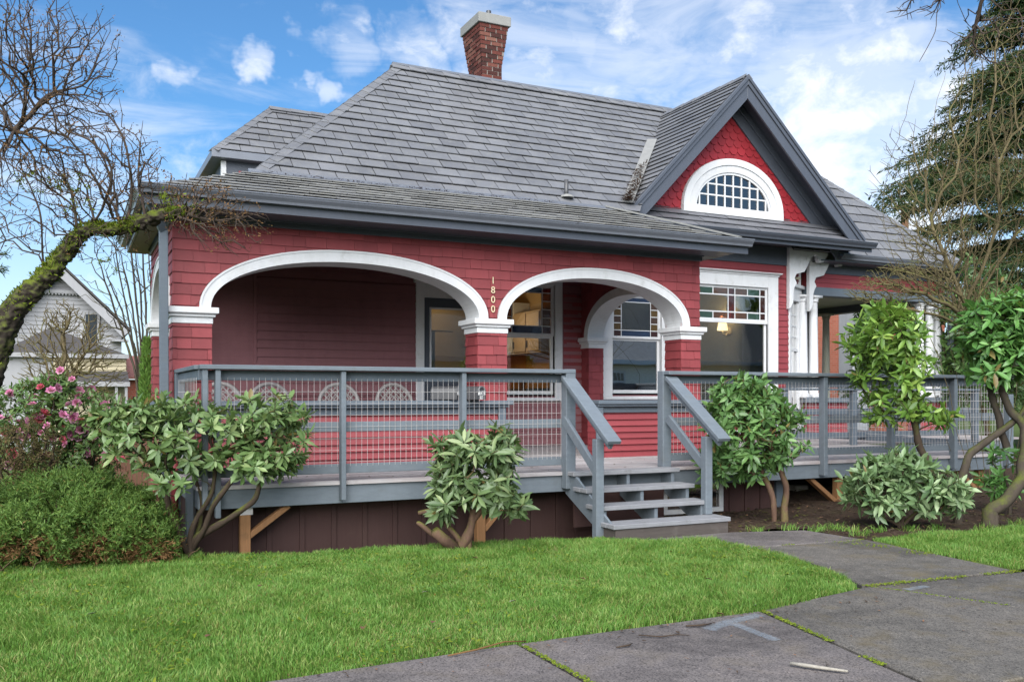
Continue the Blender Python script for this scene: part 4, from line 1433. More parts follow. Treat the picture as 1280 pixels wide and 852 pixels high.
gable_slates('gable_roof', (GL, GY, GB), (GX, GY, GZ), (GX, 14.46, GZ), (GL, GY + .03, GB), 13)
gable_slates('gable_roof', (GR, GY, GB), (GX, GY, GZ), (GX, 14.46, GZ), (GR, 13.4, GB), 14)
ridge_caps('ridge_cap', (GX, GY, GZ), (GX, 14.4, GZ), M['slate'], house, sides=((-1, 0, -1.03), (1, 0, -.95)), w=.11, h=.012)
# bargeboards: deep layered rakes, and their soffits back to the gable wall
GWY = 12.46
apex = Vector((GX, 0, GZ)); lft = Vector((GL - .03, 0, GB - .03)); rgt = Vector((GR + .03, 0, GB - .03))


def rake(mb, a, b, y0, y1, d0, d1):
    """band along the rake from apex a to foot b, between depths d0 and d1 below the roof line, from y0 to y1"""
    d = (b - a).normalized(); nrm = Vector((-d.z, 0, d.x));
    if nrm.z > 0: nrm = -nrm
    # mitre at the apex: vertical cut
    def q(p, dep, at_apex):
        if at_apex: return Vector((a.x, 0, a.z - dep / abs(d.x)))
        return p + nrm * dep
    pts = [q(a, d0, 1), q(b, d0, 0), q(b, d1, 0), q(a, d1, 1)]
    mb.prism([(p.x, y0, p.z) for p in pts], (0, y1 - y0, 0))


for side, foot in (('l', lft), ('r', rgt)):
    mb = MB()
    rake(mb, apex, foot, GY - .055, GY + .03, .0, .05)
    rake(mb, apex, foot, GY - .035, GY + .03, .051, .11)
    rake(mb, apex, foot, GY - .012, GY + .03, .111, .27)
    o = mb.build('bargeboard', M['charcoal'], house, bevel=.004)
    mb = MB(); rake(mb, apex, foot, GY + .032, GWY - .03, .06, .085); mb.build('rake_soffit', M['charcoal'], house)
    mb = MB(); rake(mb, apex, foot, GWY - .045, GWY - .004, .09, .375); rake(mb, apex, foot, GWY - .075, GWY - .046, .09, .20)
    mb.build('rake_frieze', M['slate_paint'] if False else M['charcoal'], house, bevel=.004)

# gable wall with pointed shingles round the fanlight
GW0, GW1, GWB = 8.05, 12.50, 4.40
mb = MB(); mb.prism([(GW0, GWY, GWB - .1), (GW1, GWY, GWB - .1), (GX, GWY, GZ - .15)], (0, .12, 0))
mb.build('gable_wall', M['red_scale'], house)
frg = Frame((0, GWY, 0), (1, 0, 0), (0, 0, 1))
tri = ccw([(GW0 + .15, GWB), (GW1 - .15, GWB), (GX, GZ - .2)])
mb = MB(); rr = random.Random(4); sw_, sh_ = .17, .125; r = 0; z = GWB - .06
while z < GZ:
    x = GW0 - sw_ + (r % 2) * sw_ / 2
    while x < GW1:
        q = [(x + .002, z + .055), (x + sw_ * .28, z), (x + sw_ * .72, z), (x + sw_ - .002, z + .055), (x + sw_ - .002, z + sh_ + .05), (x + .002, z + sh_ + .05)]
        q = clip_poly(q, tri)
        if q: add_tile(mb, frg, q, z, sh_, .018 + rr.uniform(-.002, .003), .005, .01)
        x += sw_
    z += sh_; r += 1
mb.build('gable_shingles', M['red_scale'], house, fix=False)

# fanlight (half-round window)
FX, FZ, FW, FH = 10.23, 4.50, 1.07, .87
mb = MB(); N = 40


def half(w, h, n=N): return [(FX - w * math.cos(math.pi * i / n), FZ + h * math.sin(math.pi * i / n)) for i in range(n + 1)]


def ring(mb, w0, h0, w1, h1, y0, y1, zb=0):
    I, O = half(w0, h0), half(w1, h1); b = len(mb.v)
    for i in range(N + 1):
        for (x, z), y in ((I[i], y1), (I[i], y0), (O[i], y0), (O[i], y1)): mb.v.append((x, y, z))
    for i in range(N):
        for k in range(4):
            k2 = (k + 1) % 4; mb.f.append((b + i * 4 + k, b + i * 4 + k2, b + (i + 1) * 4 + k2, b + (i + 1) * 4 + k)); mb.m.append(0)
    mb.f.append((b, b + 1, b + 2, b + 3)); e_ = b + N * 4; mb.f.append((e_ + 3, e_ + 2, e_ + 1, e_)); mb.m += [0, 0]


ring(mb, .78, .60, FW, FH, GWY - .050, GWY - .005)
ring(mb, .82, .64, FW - .05, FH - .05, GWY - .068, GWY - .0505)
ring(mb, .95, .76, FW, FH, GWY - .088, GWY - .0685)
mb.box(FX - FW, FX + FW, GWY - .09, GWY - .005, FZ - .10, FZ - .001)
mb.box(FX - .8, FX + .8, GWY - .046, GWY - .005, FZ + .0, FZ + .045)
fan = mb.build('fanlight', M['white'], house); fan['label'] = 'white half-round fanlight with small square panes in the gable'
mb = MB(); P = half(.78, .60); mb.prism([(x, GWY - .022, z) for x, z in P], (0, .006, 0)); mb.build('pane', M['glass_dim'], fan)
mb = MB()
for k in range(-4, 5):
    x = FX + (k - .5) * .182 if False else FX + k * .178
    hh = .60 * math.sqrt(max(0, 1 - ((x - FX) / .78) ** 2))
    if hh > .06: mb.box(x - .013, x + .013, GWY - .040, GWY - .024, FZ + .04, FZ + hh)
for k in (1, 2):
    z = FZ + .045 + k * .185
    ww = .78 * math.sqrt(max(0, 1 - ((z - FZ) / .60) ** 2))
    mb.box(FX - ww, FX + ww, GWY - .0385, GWY - .0245, z - .013, z + .013)
mb.build('glazing_bars', M['white'], fan)

# pent roof under the gable, its gutter and soffit
slates('pent_roof', [(7.9, 11.94, 4.055), (12.86, 11.94, 4.055), (12.55, GWY - .01, 4.43), (8.0, GWY - .01, 4.43)], .21, .42, M['slate_dark'], house, seed=16)
mb = MB(); gutter(mb, (7.98, 11.93), (12.98, 11.93), (0, -1), 4.06, .10, .12); mb.box(7.9, 12.95, 11.932, 11.955, 3.9, 4.05); mb.build('gutter', M['charcoal'], house)
mb = MB(); mb.box(7.9, 12.94, 11.956, GWY + .3, 3.99, 4.02); mb.build('soffit', M['charcoal'], house)

# scroll brackets at the bay corner
def bracket(x, y, zt, label=None):
    prof = [(0, 0), (.92, 0), (.90, -.10), (.80, -.22), (.70, -.235), (.665, -.17), (.67, -.12), (.60, -.10), (.50, -.17), (.43, -.30), (.35, -.42), (.24, -.45), (.16, -.47), (.12, -.55), (.17, -.63), (.12, -.70), (.095, -.78), (.085, -.98), (.04, -1.06), (0, -1.10)]
    mb = MB(); mb.prism([(x + a, y, zt + b) for a, b in prof], (0, .085, 0))
    # incised scroll lines as thin raised beads
    for k in range(3):
        pts = [(x + .10 + k * .13 + .035 * math.sin(q * 1.1), y - .004, zt - .10 - q * .085 + k * .02) for q in range(5 - k)]
        mb.tube(pts, .008, 5)
    return mb.build('bracket', M['white'], house, bevel=.008)


bracket(11.56, YM - .10, 3.985); bracket(12.24, 12.72, 3.985)
mb = MB(); mb.box(12.0, 12.2, 12.9, 13.1, 3.3, 3.97); mb.build('corner_block', M['white'], house)

# --- right-hand porch
RY0 = 12.86
EX = 16.0
mb = MB(); mb.box(12.3, 15.95, RY0 - .03, RY0 + .16, 3.62, 3.93); mb.box(15.82, 15.98, RY0 + .16, 17.2, 3.62, 3.93); mb.build('frieze', M['charcoal'], house, bevel=.004)
mb = MB(); wall_siding(mb, WallF('x', RY0, -1), 12.3, 15.95, None, None, 3.36, 3.62, .088, None, low=.018, top=.004)
wall_siding(mb, WallF('y', 15.95, 1), RY0, 17.2, None, None, 3.36, 3.62, .088, None, low=.018, top=.004)
mb.box(12.3, 15.948, RY0 + .002, RY0 + .14, 3.36, 3.615); mb.box(15.8, 15.948, RY0 + .14, 17.2, 3.36, 3.615)
mb.build('porch_beam_siding', M['red_board'], house, fix=False)
mb = MB(); mb.box(12.28, 15.98, RY0 - .06, RY0 + .17, 3.20, 3.355); mb.build('porch_beam', M['slate_paint'], house, bevel=.005)
mb = MB(); mb.box(15.70, 15.97, RY0 + .172, 17.0, 3.20, 3.355); mb.box(12.3, 15.7, 16.85, 17.0, 3.2, 3.35); mb.build('porch_beam', M['charcoal'], house, bevel=.005)
mb = MB(); mb.box(12.21, 15.9, RY0 + .1, 17.1, 3.357, 3.39); mb.build('porch_ceiling', M['cream'], house)
mb = MB(); gutter(mb, (12.7, 12.45), (16.22, 12.45), (0, -1), 3.93, .10, .11); mb.box(12.6, 16.2, 12.452, 12.475, 3.80, 3.92); mb.build('gutter', M['gutter'], house)
mb = MB(); mb.box(12.3, 16.15, 12.476, RY0 - .035, 3.79, 3.81); mb.build('soffit', M['charcoal'], house)


def column(x, y, zb, zt, mat, r=.085):
    mb = MB(); h = zt - zb
    mb.box(x - .12, x + .12, y - .12, y + .12, 0 + zb, zb + .05); mb.box(x - .12, x + .12, y - .12, y + .12, zt - .045, zt)
    mb.lathe([(.112, .05), (.115, .065), (.105, .085), (r * 1.08, .09), (r * 1.06, h * .35), (r * .88, h - .14), (r * .88, h - .12), (.098, h - .115), (.098, h - .10), (r * .9, h - .095), (.112, h - .05), (.112, h - .045)], (x, y, zb), 20)
    o = mb.build('column', mat, house, smooth=False)
    for p in o.data.polygons: p.use_smooth = len(p.vertices) == 4 and p.area < .05
    return o


PB = 1.30
for x in (12.26, 12.52): column(x, RY0 + .06, PB, 3.2, M['white'])
for x, y in ((15.38, RY0 + .10), (15.62, RY0 + .06), (15.84, RY0 + .06)): column(x, y, PB, 3.2, M['white'])
column(15.5, 15.6, ZD, 3.2, M['cream'])
mb = MB(); mb.box(12.72, 12.86, 13.15, 13.3, ZD, 3.2); mb.build('shaded_post', M['charcoal'], house)  # post standing in the porch's shadow, its shade put into the charcoal colour
# pedestals with siding
def pedestal(x0, x1, y0, y1):
    mb = MB(); mb.box(x0 + .004, x1 - .004, y0 + .004, y1 - .004, ZD, 1.21)
    wall_siding(mb, WallF('x', y0, -1), x0, x1, None, None, ZD, 1.21, .085, None, low=.024, thick=.016)
    wall_siding(mb, WallF('y', x0, -1), y0, y1, None, None, ZD, 1.21, .085, None, low=.02, thick=.016)
    wall_siding(mb, WallF('y', x1, 1), y0, y1, None, None, ZD, 1.21, .085, None, low=.02, thick=.016)
    p = mb.build('pedestal', M['red_board'], house, fix=False)
    mb = MB(); mb.box(x0 - .08, x1 + .08, y0 - .08, y1 + .06, 1.212, 1.298); mb.build('cap_rail', M['slate_paint'], p, bevel=.006)
pedestal(12.25, 13.25, RY0 - .05, RY0 + .2)
pedestal(15.2, 15.98, RY0 - .05, RY0 + .22)

# downspouts
def downspout(pts, mat, label=None, w=.075, d=.06):
    mb = MB()
    for a, b in zip(pts, pts[1:]):
        mb.bar(a, b, w, d, up=(0, 1, 0) if abs(Vector(b).z - Vector(a).z) > .2 else (0, 0, 1))
    o = mb.build('downspout', mat, house, bevel=.006)
    if label: o['label'] = label
downspout([(.70, 9.46, 3.25), (.86, 9.78, 3.0), (.875, 9.80, -.02)], M['slate_paint'], 'blue-grey downspout at the left corner of the porch', .085, .07)
downspout([(16.0, 12.45, 3.82), (15.98, 12.72, 3.6), (16.0, 12.74, .3)], M['slate_paint'], 'blue-grey downspout beside the three white columns', .10, .08)
mb = MB(); mb.tube([(.96, 9.72, 1.02), (.96, 9.72, -.05)], .035, 10); o = mb.build('drain_pipe', M['red_board'], house, smooth=True)

# foundation behind the skirt on the right
mb = MB(); mb.box(8.6, 11.6, YM - .02, YM + .2, -.05, .5); mb.build('foundation', M['concrete_old'], house)

# --- dormer on the left hip
mb = MB()
dx, dy, dz = 3.23, 16.5, 6.44
hw = 1.12
slates('dormer_roof', [(dx - hw, dy - hw, dz - 1.12), (5.3, dy - hw, dz - 1.12), (5.3, dy, dz), (dx, dy, dz)], .205, .40, M['slate'], house, seed=20)
mb.poly([(dx - hw, dy + hw, dz - 1.12), (dx - hw, dy - hw, dz - 1.12), (dx, dy, dz)]); mb.poly([(dx - hw, dy + hw, dz - 1.12), (dx, dy, dz), (5.3, dy, dz), (5.3, dy + hw, dz - 1.12)])
mb.build('rear_slope', M['slate'], house)
ridge_caps('hip_cap', (dx - hw, dy - hw, dz - 1.12), (dx, dy, dz), M['slate'], house, sides=(plane_side((dx - hw, dy - hw, dz - 1.12), (dx, dy, dz), (5.3, dy - hw, dz - 1.12)), plane_side((dx - hw, dy - hw, dz - 1.12), (dx, dy, dz), (dx - hw, dy + hw, dz - 1.12))), w=.1, step=.2, h=-.004)
ridge_caps('ridge_cap', (dx, dy, dz), (4.7, dy, dz), M['slate'], house, sides=((0, -1, -1), (0, 1, -1)), w=.1)
mb = MB(); e = .12
mb.box(dx - hw - .03, 5.2, dy - hw - .03, dy + hw + .03, dz - 1.25, dz - 1.125); mb.build('dormer_cornice', M['gutter'], house, bevel=.005)
mb = MB(); mb.box(dx - hw + .16, 5.2, dy - hw + .16, dy + hw - .16, 4.1, dz - 1.25); mb.build('dormer_wall', M['charcoal'], house)
mb = MB(); mb.box(dx - hw + .42, 3.5, dy - hw + .145, dy - hw + .159, 4.1, dz - 1.40); mb.build('dormer_panel', M['red_board'], house)
mb = MB(); mb.box(dx - hw + .14, dx - hw + .22, dy - hw + .138, dy - hw + .2, 4.1, dz - 1.26); mb.build('dormer_post', M['white'], house)

# --- chimney: flared brick stack
chm = None
mb = MB(); rr = random.Random(2)
cx0, cx1, cy0, cy1 = 6.54, 6.93, 14.68, 15.28
z = 6.35; k = 0; ch = .0715
mortar = MB()
while z < 7.82:
    t_ = max(0, (z - 7.15) / .67)
    e = .088 * min(1, t_) ** .9 if z > 7.15 else 0
    x0, x1, y0, y1 = cx0 - e, cx1 + e, cy0 - e, cy1 + e
    mortar.box(x0 + .008, x1 - .008, y0 + .008, y1 - .008, z, z + ch)
    def run(a, b, off):
        out = []; p = a - off
        while p < b - .01:
            q = min(p + .2, b)
            if q - max(p, a) > .03: out.append((max(p, a), q - .010))
            p += .21
        return out
    for a, b in run(x0, x1, (k % 2) * .1): mb.box(a, b, y0 + rr.uniform(-.003, .003), y0 + .05, z + .004, z + ch - .006); mb.box(a, b, y1 - .05, y1, z + .004, z + ch - .006)
    for a, b in run(y0 + .052, y1 - .052, ((k + 1) % 2) * .1): mb.box(x0 + rr.uniform(-.003, .003), x0 + .05, a, b, z + .004, z + ch - .006); mb.box(x1 - .05, x1, a, b, z + .004, z + ch - .006)
    z += ch; k += 1
chm = mb.build('chimney', M['ch_brick'], house, fix=False)
mortar.build('mortar_core', M['mortar'], chm)
mb = MB(); e = .118; mb.box(cx0 - e, cx1 + e, cy0 - e, cy1 + e, z, z + .17); mb.build('chimney_cap', M['metal_cap'], chm, bevel=.008)
mb = MB(); mb.tube([(6.72, 14.80, z + .17), (6.72, 14.80, z + .31)], .045, 12); mb.build('flue_pipe', M['dark_metal'], chm)

# vent pipe, valley flashing and the leaf litter caught in the valley
vp = MB(); vx, vy = 6.70, 11.95
vz = JZ + (vy - JY) * .957
vp.tube([(vx, vy, vz - .05), (vx, vy, vz + .27)], .032, 10); o = vp.build('vent_pipe', M['dark_metal'], house, smooth=True)
mb = MB(); mb.lathe([(.11, 0), (.09, .03), (.04, .05)], (vx, vy - .02, vz), 10); mb.build('pipe_boot', M['metal_cap'], o)
mb = MB(); va, vb = Vector((7.76, 11.91, 4.325)), Vector((9.33, 13.53, 5.885))
mb.bar(va, vb, .17, .02, up=(-.55, -.75, 1)); mb.build('valley_flashing', M['lead'], house)
mb = MB(); rr = random.Random(6)
for i in range(260):
    t_ = rr.random() ** 2 * .55; p = va.lerp(vb, t_) + Vector((rr.gauss(0, .05), rr.gauss(-.03, .04), .025 + rr.random() * .035))
    k = rr.random() * 3.14; v = Vector((math.cos(k), math.sin(k), rr.uniform(-.3, .3))) * rr.uniform(.02, .07); s = Vector((-math.sin(k), math.cos(k), 0)) * .008
    mb.poly([p - v - s, p + v - s, p + v + s, p - v + s])
tag(mb.build('leaf_litter', M['dead_leaf'], fix=False), kind='stuff')
mb = MB()
for i in range(800):
    x = rr.uniform(2.2, 6.4); q = rr.random()
    p = Vector((x, JY - .12 + rr.gauss(0, .03), JZ - .01 + rr.random() * .012)) if q < .35 else Vector((rr.uniform(1.0, 7.6), EY - .06 + rr.gauss(0, .022), EZ + .0 + rr.random() * .02))
    k = rr.random() * 3.14; v = Vector((math.cos(k), math.sin(k), rr.uniform(-.2, .2))) * rr.uniform(.008, .03); s = Vector((-math.sin(k), math.cos(k), 0)) * .006
    mb.poly([p - v - s, p + v - s, p + v + s, p - v + s])
tag(mb.build('roof_debris', M['dead_leaf'], fix=False), kind='stuff')


# house number 1800 and text helper
def text_mesh(body, size, mat, name, parent, loc, depth=.006, rot=(R(90), 0, 0), align='CENTER'):
    cu = bpy.data.curves.new(name, 'FONT'); cu.body = body; cu.size = size; cu.extrude = depth / 2; cu.align_x = align; cu.align_y = 'CENTER'
    tmp = bpy.data.objects.new('tmp', cu); COL.objects.link(tmp)
    dg = bpy.context.evaluated_depsgraph_get()
    me = bpy.data.meshes.new_from_object(tmp.evaluated_get(dg))
    bpy.data.objects.remove(tmp)
    me.name = name; me.materials.clear(); me.materials.append(mat)
    o = bpy.data.objects.new(name, me); COL.objects.link(o)
    if parent is not None: o.parent = parent; o.location = Vector(loc) - wloc(parent)
    else: o.location = loc
    o.rotation_euler = rot
    return o


for i, ch_ in enumerate('1800'):
    text_mesh(ch_, .115, M['brass'], 'house_number', house, (4.54, YF - .027, 2.705 - i * .113))
# ================================================================== deck with railings
YD = 8.18
deck = thing('wooden_deck', 'long weathered timber deck with blue-grey railings and wire mesh along the house', 'deck', (6, 9, 0))
DX0, DX1 = 1.0, 11.45
mb = MB(); y = YD - .025; rr = random.Random(3)
while y < YF - .11:
    x = DX0 - .02; cuts = sorted([DX0 - .02, DX1] + [rr.uniform(1.5, 10.5) for _ in range(3)])
    for a, b in zip(cuts, cuts[1:]): mb.box(a + .002, b - .002, y, y + .136, ZD - .035 + rr.uniform(-.002, .002), ZD + rr.uniform(-.002, .002))
    y += .141
while y < 12.5:
    for a, b in ((7.66, 9.6), (9.6, DX1)): mb.box(a + .002, b - .002, y, y + .136, ZD - .035, ZD + rr.uniform(-.003, .002))
    y += .141
while y < 17:
    mb.box(12.3, 16, y, y + .136, ZD - .035, ZD); y += .141
y = 11.2
while y < 12.6:
    mb.box(DX1 + .004, 16, y, y + .136, ZD - .036, ZD - .002); y += .141
mb.build('deck_floor', M['deck'], deck)
mb = MB()
for a, b in ((DX0, 4.56), (4.56, 8.2), (8.2, DX1)): mb.box(a + .002, b - .002, YD + .0, YD + .04, .365, ZD - .037)
mb.box(DX0, DX0 + .04, YD + .042, YF - .02, .365, ZD - .037); mb.box(DX1 - .04, DX1, YD + .042, 12.5, .365, ZD - .037)
mb.build('fascia', M['rail_paint'], deck, bevel=.004)


def deck_post(x, zb=.40, zt=1.565, w=.044, y0=YD - .092, y1=YD - .002):
    mb = MB(); mb.box(x - w / 2, x + w / 2, y0, y1, zb, zt); return mb.build('post', M['rail_paint'], deck, bevel=.004)


STAIR_L, STAIR_R = 4.60, 5.78
deck_post(1.045); deck_post(1.15, zb=.30)
for x in (2.24, 3.42): deck_post(x)
for x in (6.92, 8.04, 9.15, 10.27): deck_post(x, w=.06 if x > 7 else .044)
for x, z0 in ((STAIR_L - .02, .40), (STAIR_R + .05, ZD)):
    mb = MB(); mb.box(x - .055, x + .055, YD - .11 + (.0 if z0 < .5 else .10), YD - .002 + (.0 if z0 < .5 else .10), z0 if z0 < .5 else ZD + .002, 1.61); mb.build('stair_post', M['rail_paint'], deck, bevel=.005)
mb = MB(); mb.box(11.3, 11.39, YD - .09, YD - .002, .40, 1.36); mb.build('post', M['rail_paint'], deck, bevel=.004)


def rail_run(x0, x1, posts):
    mb = MB(); mb.box(x0, x1, YD - .115, YD + .035, 1.567, 1.607); mb.build('top_rail', M['rail_paint'], deck, bevel=.005)
    mb = MB(); mb.box(x0 + .03, x1 - .03, YD + .001, YD + .037, 1.475, 1.564); mb.build('sub_rail', M['slate_paint'], deck, bevel=.004)
    mb = MB(); mb.box(x0 + .03, x1 - .03, YD + .0, YD + .036, 1.015, 1.105); mb.build('mid_rail', M['rail_paint'], deck, bevel=.004)
    mb = MB(); mb.box(x0 + .03, x1 - .03, YD + .0, YD + .036, .635, .722); mb.build('bottom_rail', M['rail_paint'], deck, bevel=.004)
    ps = sorted(posts)
    for a, b in zip(ps, ps[1:]):
        m = MB(); w = .0012; x = a + .03
        yw = YD - .006
        while x < b - .02:
            m.box(x - w, x + w, yw - w, yw + w, .70, 1.50); x += .0535
        z = .742
        while z < 1.48:
            m.box(a + .02, b - .02, yw - 3 * w, yw - w, z - w, z + w); z += .106
        m.build('wire_mesh', M['galv'], deck, fix=False)


rail_run(1.0, STAIR_L + .035, [1.05, 2.24, 3.42, STAIR_L - .02])
rail_run(STAIR_R + .0, 10.34, [STAIR_R + .05, 6.92, 8.04, 9.15, 10.27])
# last bay on the right: lower rails only, and its post
mb = MB(); mb.box(10.3, 11.42, YD - .10, YD + .035, 1.567, 1.607); mb.build('top_rail', M['rail_paint'], deck, bevel=.004)
for z0, z1 in ((1.475, 1.564), (1.01, 1.11), (.635, .722)):
    mb = MB(); mb.box(10.31, 11.4, YD, YD + .036, z0, z1); mb.build('mid_rail', M['rail_paint'], deck, bevel=.004)
m = MB(); x = 10.33
while x < 11.38: m.box(x - .0018, x + .0018, YD - .008, YD - .004, .70, 1.50); x += .0535
z = .742
while z < 1.48: m.box(10.3, 11.38, YD - .011, YD - .008, z - .0018, z + .0018); z += .106
m.build('wire_mesh', M['galv'], deck, fix=False)
# returns running back to the house
for xr, y1 in ((DX0 + .02, YF - .02), (DX1 - .06, 12.4)):
    mb = MB(); mb.box(xr - .05, xr + .08, YD + .04, y1, 1.568, 1.606); mb.build('top_rail', M['rail_paint'], deck, bevel=.004)
    for z0, z1, nm in ((1.475, 1.564, 'sub_rail'), (1.015, 1.105, 'mid_rail'), (.635, .722, 'bottom_rail')):
        mb = MB(); mb.box(xr - .018, xr + .018, YD + .04, y1, z0, z1); mb.build(nm, M['slate_paint'], deck, bevel=.004)
    m = MB(); y = YD + .07
    while y < y1 - .02: m.box(xr - .03, xr - .027, y - .0012, y + .0012, .70, 1.5); y += .107
    z = .742
    while z < 1.48: m.box(xr - .027, xr - .024, YD + .05, y1, z - .0018, z + .0018); z += .106
    m.build('wire_mesh', M['galv'], deck, fix=False)
mb = MB(); mb.box(DX0 - .03, DX0 + .06, YF - .16, YF - .03, .2, 1.566); mb.build('post', M['slate_paint'], deck, bevel=.004)

# inner ramp rail on the far right of the deck
mb = MB()
for x in (9.6, 11.0, 12.4, 13.8): mb.box(x, x + .09, 10.5, 10.59, ZD, 1.42)
mb.box(9.55, 13.9, 10.48, 10.61, 1.421, 1.455)
for z0, z1 in ((1.05, 1.14), (.68, .77)): mb.box(9.6, 13.9, 10.592, 10.626, z0, z1)
mb.build('inner_rail', M['slate_paint'], deck, bevel=.004)

# boarded skirt, posts and knee braces below
mb = MB(); ys = YD + .32
wx0, wx1, wz0, wz1 = 6.05, 6.78, .06, .33
for a, b, c, d in holes_split(DX0 + .02, 7.62, -.30, .53, [(wx0, wx1, wz0, wz1)]): mb.box(a, b, ys, ys + .02, c, d)
x = DX0 + .03
while x < 7.6:
    if not (wx0 - .06 < x < wx1 + .02): mb.box(x, x + .045, ys - .018, ys - .001, -.30, .53)
    x += .30 if x < 4.4 else .23
mb.box(DX0 + .02, DX0 + .04, ys + .02, YF, -.30, .53)
mb.build('skirt', M['brown'], deck)
mb = MB(); t_ = .055
mb.box(wx0 - t_, wx1 + t_, ys - .03, ys - .002, wz0 - t_, wz0); mb.box(wx0 - t_, wx0, ys - .03, ys - .002, wz0, .40); mb.box(wx1, wx1 + t_, ys - .03, ys - .002, wz0, .40)
bw = mb.build('basement_window', M['white'], deck, bevel=.004)
mb = MB(); mb.box(wx0, wx1, ys + .004, ys + .01, wz0, wz1 + .06); mb.build('pane', M['glass_mirror'], bw)


def timber(x, y, zt=.36, w=.088):
    mb = MB(); mb.box(x - w / 2, x + w / 2, y, y + w, -.32, zt); return mb.build('support_post', M['timber'], deck, bevel=.004)


for x, y in ((1.40, YD + .05), (3.66, YD + .05), (8.42, YD + .06), (10.95, YD + .06), (8.42, 9.9), (10.95, 9.9)): timber(x, y)
for (x0, z0), (x1, z1), y in (((1.42, .10), (1.78, .36), YD + .10), ((3.70, .02), (4.0, .34), YD + .10), ((8.38, .05), (7.95, .36), YD + .10), ((10.9, .08), (10.5, .36), YD + .10)):
    mb = MB(); mb.bar((x0, y, z0), (x1, y, z1), .05, .085, up=(0, 1, 0)); mb.build('knee_brace', M['timber'], deck, bevel=.004)
mb = MB(); mb.box(1.35, 1.46, YD + .043, YD + .05, .30, .365); mb.box(1.345, 1.465, YD + .046, YD + .142, .362, .366); mb.build('post_bracket', M['galv'], deck)
mb = MB(); mb.box(7.64, 7.74, YD + .30, YD + .40, -.06, .364); mb.build('support_post', M['slate_paint'], deck, bevel=.004)
mb = MB(); mb.box(.93, .99, YD + .25, YD + .33, -.06, .60); mb.build('support_post', M['slate_paint'], deck, bevel=.004)
for i, (x, z) in enumerate(((7.9, .0), (8.15, .0), (7.98, .18), (8.6, 0))):
    mb = MB(); mb.box(x, x + .22, YD + .9 + i * .03, YD + 1.2, z - .05, z + .16); mb.build('footing', M['concrete_old'], deck, bevel=.02)
mb = MB(); 
for y in (YD + .5, YD + 1.1): mb.box(DX0 + .06, DX1 - .06, y, y + .04, .37, .53)
mb.build('joist', M['timber'], deck)

# ================================================================== stairs
st = thing('wooden_stairs', 'open wooden steps with blue-grey handrails leading down from the deck to the path', 'stairs', (5.2, 7.6, 0))
TR = [(7.955, 8.17, .578), (7.70, 7.965, .432), (7.455, 7.715, .288), (7.20, 7.47, .144)]
for i, (y0, y1, z) in enumerate(TR):
    e = .12 if i == 3 else .06
    mb = MB()
    ym = (y0 + y1) / 2
    for a, b in ((y0, ym - .003), (ym + .003, y1)): mb.box(STAIR_L - .06, STAIR_R + e, a, b, z - .042, z)
    mb.build('tread', M['tread'], st, bevel=.004)
mb = MB(); mb.box(STAIR_L - .03, STAIR_R + .10, 7.215, 7.24, -.03, .10); mb.box(STAIR_R + .075, STAIR_R + .10, 7.241, 7.47, -.03, .10); mb.box(STAIR_L - .03, STAIR_L - .005, 7.241, 7.47, -.03, .10); mb.build('base_board', M['base'], st, bevel=.004)


def stringer(x, w=.038, solid=False):
    pts = [(8.175, .535)]
    for i, (y0, y1, z) in enumerate(TR[:3] if not solid else TR[:3]):
        pts += [(y0 + .03, z - .044), (y0 + .03, TR[i + 1][2] - .044)]
    pts += [(7.25, .10), (7.25, -.03), (7.42, -.03), (8.175, .33)]
    mb = MB(); mb.prism([(x - w / 2, y, z) for y, z in pts], (w, 0, 0)); mb.build('stringer', M['rail_paint'], st, bevel=.003)


for x in (STAIR_L + .02, (STAIR_L + STAIR_R) / 2 + .02, STAIR_R - .01): stringer(x)
# closed left side board
mb = MB(); mb.prism([(STAIR_L - .028, y, z) for y, z in ((8.175, .53), (7.96, .53), (7.24, .10), (7.24, -.04), (7.36, -.04), (8.175, .345))], (.026, 0, 0)); mb.build('side_board', M['rail_paint'], st, bevel=.003)
for x, zb, sx in ((STAIR_L - .065, -.05, -1), (STAIR_R + .035, .146, 1)):
    mb = MB(); mb.box(x - .042, x + .042, 7.43, 7.515, zb, .93); mb.build('post', M['rail_paint'], st, bevel=.005)
    a, b = Vector((x + .03, 8.13, 1.535)), Vector((x + .03, 7.23, .905))
    mb = MB(); mb.bar(a, b, .15, .042); mb.bar(a + Vector((0, .0, -.065)), b + Vector((0, .05, -.03)), .04, .085)
    mb.build('handrail', M['rail_paint'], st, bevel=.005)
    a, b = Vector((x, 8.13, 1.10)), Vector((x, 7.50, .62))
    mb = MB(); mb.bar(a, b, .04, .095); mb.build('lower_rail', M['rail_paint'], st, bevel=.005)
mb = MB(); mb.box(STAIR_L + .05, STAIR_R - .03, 8.12, 8.15, .0, .36); mb.build('back_board', M['brown'], st)

